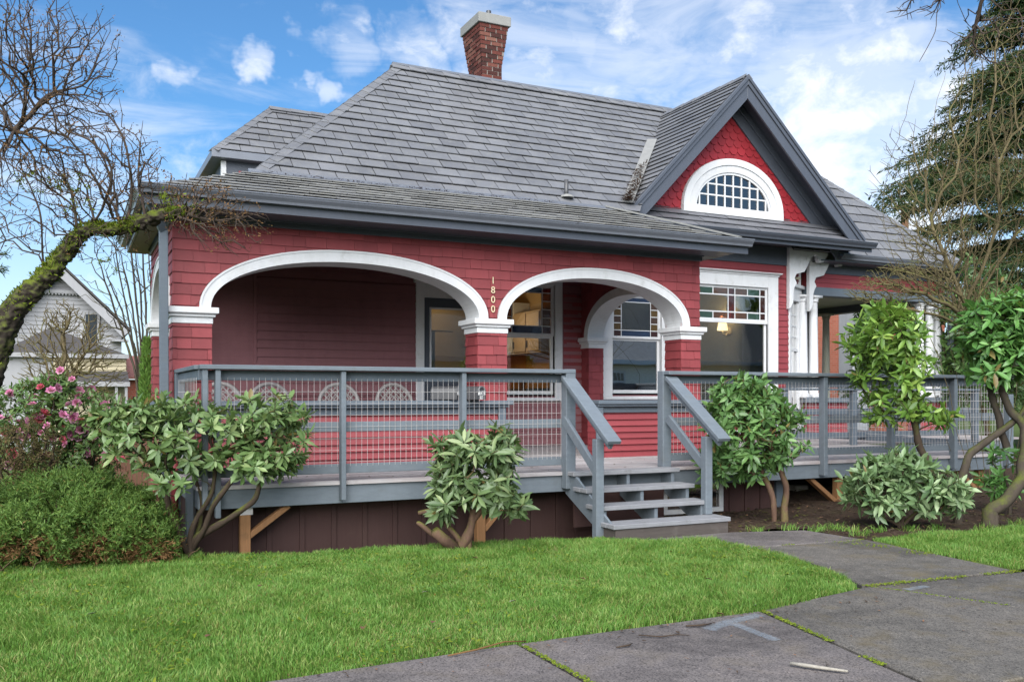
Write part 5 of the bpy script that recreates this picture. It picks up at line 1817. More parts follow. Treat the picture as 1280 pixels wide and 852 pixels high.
# ================================================================== mailboxes on the ledge
def mailbox(label, x, y, ang, L, num, low=None):
    z0 = 1.288
    t = thing('mailbox', label, 'mailbox', (x, y, z0), 'mailboxes on the porch ledge')
    d = Vector((math.cos(ang), math.sin(ang), 0)); s = Vector((-d.y, d.x, 0)); w, h = .08, .095
    prof = [(-w, 0.01), (w, 0.01), (w, h)] + [(w * math.cos(a), h + w * .85 * math.sin(a)) for a in [math.pi * k / 10 for k in range(1, 10)]] + [(-w, h)]
    o = Vector((x, y, z0))
    def pt(l, a, b, k=1): return o + d * l + s * a * k + Vector((0, 0, b * k))
    mb = MB(); mb.prism([pt(-L / 2, a, b) for a, b in prof], d * L); mb.build('body', M['mail_grey'], t, bevel=.003)
    mb = MB(); mb.prism([pt(L / 2 + .001, a, b, 1.03) for a, b in prof], d * .012); dr_ = mb.build('door', M['mail_grey'], t, bevel=.002)
    arc = [pt(L / 2 + .014, w * .8 * math.cos(a), h + .005 + w * .7 * math.sin(a)) for a in [math.pi * k / 10 for k in range(11)]]
    mb = MB(); mb.tube(arc, .010, 6); mb.build('arched_trim', M['mail_trim'], dr_)
    rz = math.atan2(d.y, d.x) + math.pi / 2
    def plate(body, a0, a1, b0, b1, size):
        m = MB(); m.prism([pt(L / 2 + .0135, a, b) for a, b in ((a0, b0), (a1, b0), (a1, b1), (a0, b1))], d * .003); m.build('number_plate', M['plate_white'], t)
        c = pt(L / 2 + .0185, (a0 + a1) / 2, (b0 + b1) / 2)
        text_mesh(body, size, M['ink'], 'plate_number', t, c, .002, (R(90), 0, rz))
    plate(num, -.062, .062, .062, .108, .055)
    if low: plate(low, -.022, .022, .012, .052, .05)
    mb = MB(); mb.box(x - .06, x + .06, y - .05, y + .05, z0 - .002, z0 + .012); mb.build('mount', M['dark_metal'], t)


mailbox('dark grey mailbox seen from its side, left one of the pair on the ledge', 3.90, 9.80, R(-38), .30, '1')
mailbox('dark grey mailbox with white number plates on its door, beside the brick-red pier', 4.19, 9.68, R(-62), .24, '720', '0')

# porch security light under the kitchen window
t = thing('porch_light', 'small round white security light on the wall below the kitchen window', 'wall light', (5.85, YM - .03, 1.2))
mb = MB(); mb.lathe([(.05, 0), (.055, .01), (.045, .02)], (5.85, YM - .10, 1.14), 12); mb.build('base', M['white'], t)
mb = MB(); mb.box(5.80, 5.90, YM - .10, YM - .002, 1.15, 1.21); mb.build('housing', M['white'], t, bevel=.01)
mb = MB(); mb.lathe([(.001, -.05), (.03, -.045), (.055, -.01), (.055, .01), (.03, .045), (.001, .05)], (5.86, YM - .13, 1.19), 14); mb.build('lens', simple('lens', (.6, .6, .58), .15, .6), t, smooth=True)

# ================================================================== resin chairs on the porch
def make_chair(x, y, rz, label):
    t = thing('patio_chair', label, 'chair', (0, 0, ZD), 'resin patio chairs behind the low porch wall')
    Zb = ZD
    mb = MB(); N = 18
    W_, H0, H1 = .255, .42, .92
    def arc(w, top, n=N): return [(-w * math.cos(math.pi * k / n), H1 - .27 + (top - H1 + .27) * math.sin(math.pi * k / n)) for k in range(n + 1)]
    yb = lambda z: .22 + (z - .4) * .22
    path = [(-W_ * .9, H0)] + arc(W_, H1) + [(W_ * .9, H0)]
    mb.tube([(px, yb(pz), pz + Zb) for px, pz in path], .026, 8)
    mb.build('back_frame', M['chair'], t, smooth=True)
    mb = MB()
    def inside(px, pz): 
        if pz < H0: return False
        if pz < H1 - .27: return abs(px) < W_ - .01
        return (px / (W_ - .01)) ** 2 + ((pz - H1 + .27) / .26) ** 2 < 1
    for sgn in (1, -1):
        for k in range(-12, 13):
            c = k * .085; run = []
            for q in range(61):
                px = -W_ + 2 * W_ * q / 60; pz = .66 + sgn * px * 1.1 + c
                if inside(px, pz): run.append((px, yb(pz), pz + Zb))
                else:
                    if len(run) > 1: mb.tube([run[0], run[-1]], .0085, 5)
                    run = []
            if len(run) > 1: mb.tube([run[0], run[-1]], .0085, 5)
    for rad in (.065, .13):
        cz = .70
        mb.tube([(rad * math.cos(a), yb(cz + rad * math.sin(a)), Zb + cz + rad * math.sin(a)) for a in [2 * math.pi * k / 16 for k in range(17)]], .0085, 5, cap=False)
    mb.build('back_lattice', M['chair'], t)
    mb = MB(); mb.prism([(px, py, Zb + .40) for px, py in ((-.25, -.25), (-.18, -.29), (.18, -.29), (.25, -.25), (.235, .22), (-.235, .22))], (0, 0, .035)); mb.build('seat', M['chair'], t, bevel=.012)
    for sx in (-1, 1):
        mb = MB(); mb.tube([(sx * .25, yb(.62), Zb + .63), (sx * .29, .05, Zb + .645), (sx * .285, -.24, Zb + .63), (sx * .27, -.28, Zb + .60)], .024, 8); mb.build('armrest', M['chair'], t, smooth=True)
        mb = MB(); mb.tube([(sx * .27, -.27, Zb + .61), (sx * .255, -.26, Zb + .40), (sx * .275, -.29, Zb)], [.022, .026, .02], 8); mb.build('leg', M['chair'], t, smooth=True)
        mb = MB(); mb.tube([(sx * .225, .20, Zb + .42), (sx * .245, .30, Zb)], [.026, .02], 8); mb.build('leg', M['chair'], t, smooth=True)
    t.location = (x, y, ZD); t.rotation_euler = (0, 0, rz)
    return t


CH = [(1.60, 11.2, R(-10), 'grey resin chair with lattice back nearest the corner post'), (2.28, 11.25, R(4), 'grey resin chair with lattice back directly behind the rhododendron, second from the corner post'),
      (3.10, 11.2, R(-3), 'grey resin chair with lattice back behind the first slim railing post'), (3.90, 11.25, R(6), 'grey resin chair with lattice back closest to the front door')]
base = make_chair(*CH[0])
for x, y, rz, lb in CH[1:]:
    r = base.copy(); COL.objects.link(r); r.location = (x, y, ZD); r.rotation_euler = (0, 0, rz); r['label'] = lb
    for ch in [o for o in S.objects if o.parent == base]:
        c = ch.copy(); COL.objects.link(c); c.parent = r

# ================================================================== furnishings seen through the windows
t = thing('wall_sconce', 'lit brass sconce with a pale glass shade on the parlour wall', 'wall lamp', (0, 0, 0))


def atX(px, py, X):
    u = (px - 640) / F_PX
    return at(px, py, X / (u * CA + SA))


wp = atX(912, 412, 12.0)          # where it meets the parlour's right wall
sp = wp + Vector((-.20, -.03, .03))
t.location = wp
mb = MB(); mb.lathe([(.001, 0), (.085, .0), (.09, .02), (.06, .035), (.02, .04)], (0, 0, 0), 16)
bp = mb.build('backplate', M['brass'], None); bp.parent = t; bp.rotation_euler = (0, R(-90), 0); bp.location = (-.005, 0, -.03)
mb = MB(); mb.tube([wp + Vector((-.03, 0, -.03)), wp + Vector((-.11, -.015, -.12)), sp + Vector((.0, 0, -.12)), sp + Vector((0, 0, -.05))], .014, 8); mb.build('arm', M['brass'], t, smooth=True)
tt = NT('lamp_shade'); em = tt.n('ShaderNodeEmission'); em.inputs[0].default_value = (1, .72, .36, 1); em.inputs[1].default_value = 3.2; M['shade'] = tt.done(em.outputs[0])
mb = MB(); n_ = 18
prof = [(.105, -.05), (.10, 0), (.075, .12), (.065, .18)]
for i in range(3):
    for k in range(n_):
        a, b = 2 * math.pi * k / n_, 2 * math.pi * (k + 1) / n_
        (r0, z0), (r1, z1) = prof[i], prof[i + 1]
        mb.poly([sp + Vector((r0 * math.cos(a), r0 * math.sin(a), z0)), sp + Vector((r0 * math.cos(b), r0 * math.sin(b), z0)), sp + Vector((r1 * math.cos(b), r1 * math.sin(b), z1)), sp + Vector((r1 * math.cos(a), r1 * math.sin(a), z1))])
mb.build('lamp_shade', M['shade'], t, smooth=True)


def lamp(name, loc, w, col, r=.06):
    d = bpy.data.lights.new(name, 'POINT'); d.energy = w; d.color = col; d.shadow_soft_size = r
    o = bpy.data.objects.new(name, d); COL.objects.link(o); o.location = loc; return o


lamp('sconce_light', sp + Vector((-.02, 0, .22)), 9, (1, .72, .4), .04)
lamp('kitchen_light', (6.2, 13.7, 2.5), 12, (1, .84, .64), .15)
lamp('hall_light', (4.6, 14.4, 3.1), 9, (1, .85, .62), .15)
lamp('parlour_light', (10.4, 14.6, 3.2), 12, (1, .9, .74), .2)

t = thing('kitchen_cabinet', 'pale upper kitchen cabinet glimpsed through the left window', 'cabinet', (6.4, 15.1, 1.8))
mb = MB(); mb.box(6.92, 7.24, 13.2, 14.2, 2.05, 2.75); mb.build('body', M['cabinet'], t, bevel=.005)
mb = MB(); mb.box(6.92, 7.24, 14.21, 15.25, 2.05, 2.95); mb.build('side_body', M['cabinet_pale'], t, bevel=.005)
for y in (13.22, 13.72, 14.23, 14.74):
    mb = MB(); mb.box(6.895, 6.917, y, y + .46, 2.08, 2.72 if y < 14 else 2.92); d_ = mb.build('door', M['cabinet'] if y < 14 else M['cabinet_pale'], t, bevel=.006)
    mb = MB(); mb.box(6.87, 6.893, y + .40, y + .42, 2.14, 2.26); mb.build('handle', M['dark_metal'], d_)
t = thing('kitchen_counter', 'brown kitchen counter below the cabinets inside the left window', 'counter', (7.0, 14, .55))
mb = MB(); mb.box(6.7, 7.24, 12.9, 15.28, .55, 1.42); mb.build('body', M['cabinet'], t); mb = MB(); mb.box(6.66, 7.24, 12.88, 15.28, 1.422, 1.46); mb.build('worktop', M['room_dark'], t)
mb = MB(); mb.box(7.225, 7.245, 12.9, 15.28, 1.47, 2.04); mb.build('backsplash', simple('amber_tile', (.50, .24, .05), .3, .5, 12, .25), t)
t = thing('curtain', 'cream curtain hanging inside the front door glass', 'curtain', (5.1, 13.4, 1.0))
mb = MB(); n_ = 40
for k in range(n_):
    xa, xb = 4.98 + .22 * k / n_, 4.98 + .22 * (k + 1) / n_
    ya, yb_ = 13.5 + .02 * math.sin(k * 1.1), 13.5 + .02 * math.sin((k + 1) * 1.1)
    mb.hexa([(xa, ya, 1.0), (xb, yb_, 1.0), (xb, yb_ + .006, 1.0), (xa, ya + .006, 1.0), (xa, ya, 2.35), (xb, yb_, 2.35), (xb, yb_ + .006, 2.35), (xa, ya + .006, 2.35)])
mb.build('cloth', M['curtain'], t); mb = MB(); mb.tube([(4.6, 13.5, 2.36), (5.5, 13.5, 2.36)], .012, 8); mb.build('rod', M['brass'], t)
# door casing and an inner window in the parlour
t = thing('inner_window', 'small paned window and pale grey casing inside the parlour', 'window', (11.98, 13.8, 1))
ya, yb2 = atX(957, 400, 11.98).y, atX(931, 400, 11.98).y
mb = MB()
for y in (ya - .02, ya + (yb2 - ya) * .62, yb2 - .1): mb.box(11.93, 11.995, y, y + .12, .56, 3.1)
mb.box(11.925, 11.996, ya - .03, yb2 + .03, 3.101, 3.26); mb.box(11.94, 11.994, ya + .1, ya + (yb2 - ya) * .62, 2.05, 2.11); mb.box(11.94, 11.994, ya + .1, ya + (yb2 - ya) * .62, 1.0, 1.1); mb.build('casing', M['white'], t)
mb = MB(); mb.box(11.975, 11.985, ya + .1, ya + (yb2 - ya) * .62, 1.1, 3.1); mb.build('pane', M['far_window'], t)
mb = MB(); w_ = (yb2 - ya) * .62 - .1
for k in range(1, 3): mb.box(11.955, 11.972, ya + .1 + w_ * k / 3 - .012, ya + .1 + w_ * k / 3 + .012, 2.11, 3.1)
for k in range(1, 4): mb.box(11.956, 11.9715, ya + .1, ya + .1 + w_, 2.11 + k * .25 - .012, 2.11 + k * .25 + .012)
mb.build('glazing_bars', M['white'], t)
# potted plant on the sill of the kitchen
t = thing('potted_plant', 'dark leafy pot plant on the kitchen counter inside the left window', 'plant', (6.85, 13.75, 1.46))
mb = MB(); mb.lathe([(.05, 0), (.07, .1), (.075, .11)], (6.85, 13.75, 1.46), 14); mb.build('pot', M['timber'], t)
mb = MB(); rr = random.Random(3)
for i in range(60):
    a = rr.random() * 6.28; e = rr.uniform(.2, 1.3); L = rr.uniform(.06, .16); c = Vector((6.85, 13.75, 1.58))
    d = Vector((math.cos(a) * math.cos(e), math.sin(a) * math.cos(e), math.sin(e))); s = d.cross(Vector((0, 0, 1))).normalized() * .018
    mb.poly([c, c + d * L * .5 + s, c + d * L, c + d * L * .5 - s])
mb.build('foliage', M['leaf_dark'], t, fix=False)
# ================================================================== plants
def unit(v): return v / (np.linalg.norm(v, axis=-1, keepdims=True) + 1e-9)


def grow(seed_pts, targets, bf=.35, seg=.12, wob=.25, rng=None, up=0.0):
    """Connect targets to a growing skeleton (balanced minimum spanning tree).
    seed_pts: list of polylines already present. Returns nodes, parents, kids flag."""
    rng = rng or np.random.default_rng(1)
    nodes, par, plen = [], [], []
    for line in seed_pts:
        prev = line[0] if isinstance(line[0], int) else -1
        pts = line[1:] if isinstance(line[0], int) else line
        for p in pts:
            p = np.array(p, float)
            plen.append(0 if prev < 0 else plen[prev] + np.linalg.norm(p - nodes[prev]))
            nodes.append(p); par.append(prev); prev = len(nodes) - 1
    cap = len(nodes) + len(targets) * 40
    A = np.zeros((cap, 3)); L = np.zeros(cap); n = len(nodes)
    A[:n] = nodes; L[:n] = plen
    order = np.argsort([min(np.linalg.norm(A[:n] - t, axis=1)) for t in targets])
    tips = []
    for ti in order:
        t = targets[ti]
        d = np.linalg.norm(A[:n] - t, axis=1)
        j = int(np.argmin(d + bf * L[:n]))
        p0 = A[j].copy(); D = t - p0; dist = np.linalg.norm(D)
        k = max(1, int(dist / seg))
        k = min(k, 36)
        off = np.zeros(3); prev = j
        for i in range(1, k + 1):
            f = i / k
            if i < k: off = off + rng.normal(0, wob * dist / k, 3)
            q = p0 + D * f + off * math.sin(math.pi * f) + np.array([0, 0, up * dist * math.sin(math.pi * f)])
            if n >= cap: break
            A[n] = q; L[n] = L[prev] + np.linalg.norm(q - A[prev]); par.append(prev); prev = n; n += 1
        tips.append(prev)
    return A[:n], np.array(par), tips


def skeleton_tubes(A, par, rtip, expo=2.2, rmax=None, sides=5, rseed=None):
    """tubes for the whole skeleton, radius by pipe model; returns numpy arrays for np_mesh"""
    n = len(A)
    w = np.zeros(n); kids = [[] for _ in range(n)]
    for i in range(n):
        if par[i] >= 0: kids[par[i]].append(i)
    r = np.zeros(n)
    for i in range(n - 1, -1, -1):
        if not kids[i]: w[i] = rtip ** expo
        r[i] = w[i] ** (1 / expo)
        if par[i] >= 0: w[par[i]] += w[i]
    if rmax:
        r = np.minimum(r, rmax)
    if rseed is not None: r[:len(rseed)] = np.maximum(r[:len(rseed)], rseed)
    r = r * np.array([1 + .22 * mnoise.noise(Vector(p * 9)) for p in A])
    V, Fc = [], []
    done = np.zeros(n, bool)
    base = 0
    for i in range(n):
        # start chains at roots and at every kid that is not its parent's thickest
        if par[i] >= 0:
            ks = kids[par[i]]
            if max(ks, key=lambda k: r[k]) == i: continue
            chain = [par[i], i]
        else: chain = [i]
        j = i
        while kids[j]:
            j = max(kids[j], key=lambda k: r[k]); chain.append(j)
        if len(chain) < 2: continue
        P = A[chain]; rr = r[chain].copy()
        if par[i] >= 0: rr[0] = min(rr[0], rr[1] * 1.25)
        rr[-1] *= .5
        sd = sides if rr.max() > rtip * 4 else 4 if rr.max() > rtip * 1.6 else 3
        T = unit(np.gradient(P, axis=0)) if len(P) > 1 else None
        ref = np.array([0.31, 0.17, .93]) if abs(T[0][2]) < .9 else np.array([1., 0, 0])
        s = unit(np.cross(T[0], ref)); Ss = []
        for t in T:
            s = s - t * np.dot(s, t); s = s / (np.linalg.norm(s) + 1e-9); Ss.append(s)
        Ss = np.array(Ss); Q = np.cross(T, Ss)
        a = np.arange(sd) * 2 * math.pi / sd
        ringv = P[:, None, :] + rr[:, None, None] * (np.cos(a)[None, :, None] * Ss[:, None, :] + np.sin(a)[None, :, None] * Q[:, None, :])
        V.append(ringv.reshape(-1, 3))
        m = len(chain)
        ii, kk = np.meshgrid(np.arange(m - 1), np.arange(sd), indexing='ij')
        k2 = (kk + 1) % sd
        f = np.stack([ii * sd + kk, ii * sd + k2, (ii + 1) * sd + k2, (ii + 1) * sd + kk], -1).reshape(-1, 4) + base
        Fc.append(f); base += m * sd
    return np.concatenate(V), np.concatenate(Fc), r


def branches(name, A, par, rtip, mat, parent, expo=2.2, rmax=None, sides=6, rseed=None):
    V, Fq, r = skeleton_tubes(A, par, rtip, expo, rmax, sides, rseed)
    o = np_mesh(name, V, Fq.ravel(), np.full(len(Fq), 4), mat, parent, smooth=True)
    return o, r


# one leaf: spine of four points and two points on each side, along +X, face up +Z
LV = np.array([[0, 0, 0], [.34, 0, -.012], [.70, 0, -.02], [1, 0, 0], [.30, .40, .035], [.66, .43, .03], [.30, -.40, .035], [.66, -.43, .03], [.02, .03, 0], [.02, -.03, 0]])
LF = [(8, 4, 1, 0), (0, 1, 6, 9), (4, 5, 2, 1), (1, 2, 7, 6), (5, 3, 2), (2, 3, 7)]


def leaves(name, P, D, N, L, Wd, mat, parent, droop=.15, fold=1.0, smooth=True, kind=None):
    """P base points, D directions, N leaf normals, L lengths, Wd width ratio"""
    P, D, N = np.asarray(P, float), unit(np.asarray(D, float)), np.asarray(N, float)
    N = unit(N - D * np.sum(N * D, 1, keepdims=True)); Sd = np.cross(N, D)
    L = np.asarray(L, float)[:, None]
    n = len(P)
    lv = LV
    V = np.zeros((n, len(lv), 3))
    dr = droop * np.random.default_rng(3).uniform(.4, 1.6, n)[:, None]
    for i, (x, y, z) in enumerate(lv):
        V[:, i] = P + L * (D * x + Sd * y * Wd + N * (z * fold - dr * x * x))
    base = (np.arange(n) * len(lv))[:, None]
    quads = np.array([f for f in LF if len(f) == 4]).ravel(); tris = np.array([f for f in LF if len(f) == 3]).ravel()
    idx = np.concatenate([np.tile(quads, (n, 1)) + base, np.tile(tris, (n, 1)) + base], 1).ravel()
    sizes = np.tile(np.array([4] * 4 + [3] * 2), n)
    o = np_mesh(name, V.reshape(-1, 3), idx, sizes, mat, parent, smooth=smooth)
    if kind: o['kind'] = kind
    return o


def rosettes(tips, dirs, nl, L, elev, rng, spread=.5, tiers=2, lscale=(.5, 1.2), up=.25):
    """whorls of leaves at stem tips"""
    P, D, N, LL = [], [], [], []
    for p, d in zip(tips, dirs):
        d = d / (np.linalg.norm(d) + 1e-9)
        d = d + np.array([0, 0, up]); d /= np.linalg.norm(d)
        a = np.cross(d, [0.3, .1, .9]); a /= np.linalg.norm(a) + 1e-9; b = np.cross(d, a)
        k0 = rng.uniform(0, 6.28); m = max(2, int(rng.normal(nl, 2.2)))
        for i in range(m):
            an = k0 + i * 2.4
            e = elev + rng.normal(0, spread) + (i / m - .5) * .9
            rad = math.cos(an) * a + math.sin(an) * b
            dd = rad * math.cos(e) + d * math.sin(e)
            P.append(p - d * (1 - i / m) * L * .28 + rad * .006); D.append(dd); N.append(d * math.cos(e) - rad * math.sin(e) + rng.normal(0, .2, 3)); LL.append(L * rng.uniform(*lscale))
    return P, D, N, LL


def tip_dirs(A, par, tips):
    return [A[t] - A[par[par[t]] if par[par[t]] >= 0 else par[t]] for t in tips]


def blob_points(blobs, n, rng, shell=.55):
    """points in a union of ellipsoids ((cx,cy,cz),(rx,ry,rz),weight), biased outwards"""
    w = np.array([b[2] for b in blobs], float); w /= w.sum()
    out = []
    for b, k in zip(blobs, rng.multinomial(n, w)):
        v = unit(rng.normal(size=(k, 3))); r = rng.uniform(shell ** 3, 1, k) ** (1 / 3)
        out.append(np.array(b[0]) + v * r[:, None] * np.array(b[1]))
    return np.concatenate(out)


def pxblob(px, py, d, rx, ry, rd, w):
    """ellipsoid sized in photo pixels at distance d"""
    c = at(px, py, d); k = d / F_PX
    return ((c.x, c.y, c.z), (rx * k, rd, ry * k), w)


def shrub(name, label, cat, base, stems, blobs, n, nl, L, wd, leafmat, barkmat, seed, elev=.35, rtip=.0045, bf=.3, droop=.12, group=None, rmax=None, up=.25, shell=.55, minsep=0.0, expo=2.3, spread=.5, stem_r=(.02, .008)):
    rng = np.random.default_rng(seed)
    t = thing(name, label, cat, base, group)
    T = blob_points(blobs, n, rng, shell)
    if minsep:
        keep = []
        for p in T:
            if all(np.linalg.norm(p - T[k]) > minsep for k in keep): keep.append(len(keep)) if False else keep.append(int(np.where((T == p).all(1))[0][0]))
        T = T[keep]
    stems = [[(s_[0][0], s_[0][1], -.30)] + list(s_) if s_[0][2] < .35 else list(s_) for s_ in stems]
    A, par, tips = grow(stems, T, bf=bf, seg=.07, wob=.22, rng=rng, up=-.05)
    sr = [stem_r] * len(stems) if not isinstance(stem_r, list) else stem_r
    rs = np.concatenate([np.linspace(a[0], a[1], len(s_)) for a, s_ in zip(sr, stems)])
    branches('stems', A, par, rtip, barkmat, t, expo=expo, rmax=rmax, rseed=rs, sides=8)
    # a few leafy shoots part-way too
    P, D, N, LL = rosettes(A[tips], tip_dirs(A, par, tips), nl, L, elev, rng, up=up, spread=spread)
    leaves('foliage', P, D, N, LL, wd, leafmat, t, droop=droop)
    return t


def V3(p): return (p[0], p[1], p[2])


def stem(*pts):
    """polyline through photo pixels (px, py, d), smoothed"""
    P = [np.array(at(*p)) for p in pts]
    out = []
    for i in range(len(P) - 1):
        p0, p1, p2, p3 = P[max(i - 1, 0)], P[i], P[i + 1], P[min(i + 2, len(P) - 1)]
        for k in range(6):
            t = k / 6
            out.append(.5 * ((2 * p1) + (p2 - p0) * t + (2 * p0 - 5 * p1 + 4 * p2 - p3) * t * t + (3 * p1 - p0 - 3 * p2 + p3) * t ** 3))
    out.append(P[-1])
    k = np.array([[mnoise.noise(Vector(p * 4.1)), mnoise.noise(Vector(p * 4.1 + 7)), mnoise.noise(Vector(p * 4.1 + 13))] for p in out])
    out = [p + k[i] * .034 for i, p in enumerate(out)]
    return [tuple(p) for p in out]


# ---- rhododendron in front of the corner post (many-stemmed, spreading)
d0 = 7.65
c0 = at(236, 696, d0)
stems = [stem((236, 698, d0), (250, 668, d0), (285, 646, d0 - .1), (318, 630, d0 - .15), (328, 598, d0 - .15)), stem((238, 694, d0), (243, 655, d0), (262, 620, d0), (270, 585, d0 + .05), (262, 540, d0)),
         stem((236, 694, d0), (225, 665, d0 - .1), (212, 630, d0 - .1), (200, 600, d0 - .15), (178, 560, d0 - .15)), stem((238, 690, d0), (252, 650, d0 + .1), (248, 600, d0 + .15), (230, 560, d0 + .1)),
         stem((240, 690, d0), (262, 640, d0 - .1), (290, 600, d0 - .1), (320, 560, d0 - .05), (345, 540, d0))]
blobs = [pxblob(345, 545, d0, 48, 45, .38, 3), pxblob(335, 520, d0, 50, 30, .35, 2), pxblob(262, 545, d0, 55, 40, .4, 2.6), pxblob(190, 545, d0 - .1, 64, 44, .45, 4.2), pxblob(215, 512, d0, 48, 22, .35, 1.8), pxblob(145, 525, d0 - .2, 32, 26, .25, 1.6), pxblob(225, 590, d0 - .2, 50, 22, .3, 1.0), pxblob(330, 580, d0 - .1, 40, 22, .25, .9)]
shrub('rhododendron', 'spreading rhododendron with bare twisting stems in front of the left deck corner', 'shrub', V3((c0.x, c0.y, 0)), stems, blobs, 390, 9, .112, .36, M['leaf_rhodo'], M['bark_brown'], 21, elev=.30, rtip=.0042, rmax=.05, bf=.25, stem_r=[(.040, .018), (.030, .009), (.022, .008), (.024, .008), (.022, .008)])

# ---- rhododendron in front of the skirt, middle
d0 = 8.05
c0 = at(575, 683, d0)
stems = [stem((572, 684, d0), (588, 665, d0), (592, 640, d0), (585, 610, d0)), stem((566, 683, d0), (540, 668, d0 - .05), (520, 655, d0 - .05)), stem((578, 678, d0), (560, 655, d0), (548, 630, d0), (560, 600, d0)), stem((588, 660, d0), (610, 625, d0), (625, 590, d0))]
blobs = [pxblob(596, 585, d0, 55, 48, .38, 4), pxblob(630, 555, d0, 26, 24, .22, 1.2), pxblob(570, 560, d0, 30, 22, .25, 1), pxblob(630, 620, d0 - .1, 32, 22, .25, 1), pxblob(560, 620, d0 - .1, 26, 24, .25, .9)]
shrub('rhododendron', 'dark drooping rhododendron on a stubby mossy trunk before the brown skirt', 'shrub', V3((c0.x, c0.y, 0)), stems, blobs, 185, 11, .145, .29, M['leaf_dark'], M['bark_pale'], 22, elev=.05, rtip=.0048, rmax=.05, bf=.25, droop=.22, stem_r=[(.06, .02), (.03, .02), (.03, .012), (.03, .01)])
mb = MB(); p0 = at(566, 684, d0 - .03)
mb.tube([p0 + Vector((.05, 0, -.03)), p0 + Vector((-.10, -.05, .08)), p0 + Vector((-.20, -.08, .17))], [.055, .05, .042], 9)
mb.tube([at(523, 641, d0), at(545, 636, d0), at(566, 628, d0)], [.02, .022, .02], 8)
o = mb.build('cut_stump', M['bark_pale'], [x for x in S.objects if x.name.startswith('rhododendron') and x.type == 'EMPTY'][-1], smooth=True)

# ---- dense round shrub right of the stairs on two trunks
d0 = 9.8
c0 = at(968, 658, d0)
stems = [stem((968, 660, d0), (968, 630, d0), (956, 600, d0), (945, 570, d0), (930, 540, d0)), stem((979, 660, d0), (983, 620, d0 + .05), (978, 590, d0), (965, 560, d0), (955, 520, d0))]
blobs = [pxblob(935, 540, d0, 58, 60, .40, 5), pxblob(930, 500, d0, 48, 30, .36, 2.6), pxblob(975, 540, d0, 32, 38, .34, 1.4), pxblob(908, 578, d0, 36, 22, .3, 1.0), pxblob(930, 470, d0, 10, 6, .08, .08)]
shrub('rhododendron', 'dense rounded evergreen shrub on two bare trunks right of the steps', 'shrub', V3((c0.x, c0.y, 0)), stems, blobs, 540, 8, .122, .37, M['leaf_round'], M['bark_pale'], 23, elev=.12, rtip=.0042, rmax=.055, bf=.2, shell=.75, droop=.2, stem_r=[(.032, .016), (.042, .018)])

# ---- lime green laurel on a leaning trunk
d0 = 10.0
c0 = at(1165, 640, d0)
stems = [stem((1168, 640, d0), (1162, 590, d0), (1148, 555, d0), (1143, 520, d0), (1135, 470, d0), (1125, 430, d0))]
blobs = [pxblob(1104, 418, d0, 48, 34, .45, 3), pxblob(1114, 462, d0, 48, 36, .45, 3), pxblob(1110, 510, d0, 34, 22, .35, 1.2), pxblob(1165, 512, d0, 28, 22, .3, 1.3), pxblob(1110, 395, d0, 32, 14, .3, .8)]
shrub('laurel', 'tall bright lime-green laurel on a leaning trunk by the right railing', 'shrub', V3((c0.x, c0.y, .1)), stems, blobs, 290, 8, .135, .35, M['leaf_lime'], M['bark_brown'], 24, elev=.30, rtip=.0042, rmax=.05, bf=.3, stem_r=(.055, .015))

# ---- low pale laurel in front of it
d0 = 9.35
c0 = at(1130, 655, d0)
stems = [stem((1130, 658, d0), (1115, 640, d0), (1100, 620, d0)), stem((1132, 657, d0), (1150, 640, d0), (1165, 620, d0)), stem((1131, 657, d0), (1132, 630, d0), (1130, 600, d0)), stem((1126, 657, d0), (1090, 640, d0 - .1), (1080, 625, d0 - .1))]
blobs = [pxblob(1095, 608, d0, 38, 36, .4, 2.4), pxblob(1150, 612, d0, 44, 34, .45, 2.6), pxblob(1120, 585, d0, 36, 24, .35, 1.6), pxblob(1180, 625, d0, 24, 22, .3, .8)]
shrub('laurel', 'low grey-green laurel bush with pale upright shoots on the mulch bed', 'shrub', V3((c0.x, c0.y, .02)), stems, blobs, 270, 9, .135, .34, M['leaf_pale'], M['bark_brown'], 25, elev=.35, rtip=.0045, rmax=.03, bf=.2, droop=.22)

# ---- big dark laurel with twisting trunks at the right edge
d0 = 9.7
c0 = at(1255, 640, d0)
stems = [stem((1238, 640, d0 - .3), (1270, 610, d0 - .25), (1280, 580, d0 - .2), (1282, 540, d0 - .1), (1262, 510, d0), (1250, 470, d0), (1245, 430, d0)),
         stem((1200, 606, d0), (1208, 575, d0), (1230, 555, d0), (1262, 530, d0), (1285, 505, d0), (1290, 450, d0)), stem((1258, 560, d0 + .1), (1250, 530, d0 + .1), (1240, 490, d0 + .1), (1232, 450, d0 + .05))]
base_lines = [stem((1200, 632, d0), (1199, 612, d0), (1200, 606, d0))]
blobs = [pxblob(1258, 400, d0, 54, 30, .5, 3), pxblob(1245, 430, d0, 40, 22, .45, 1.6), pxblob(1275, 440, d0, 50, 30, .5, 2), pxblob(1236, 462, d0 - .1, 30, 14, .3, .8), pxblob(1310, 410, d0, 50, 50, .5, 2), pxblob(1285, 380, d0, 40, 16, .4, 1)]
shrub('laurel', 'large glossy laurel tree on twisting dark trunks at the right edge', 'shrub', V3((c0.x, c0.y, .1)), stems + base_lines, blobs, 360, 9, .155, .35, M['leaf_laurel'], M['bark_grey'], 26, elev=.15, rtip=.0045, rmax=.06, bf=.25, droop=.2, stem_r=[(.075, .025), (.048, .022), (.04, .016), (.05, .046)])
d0 = 10.3
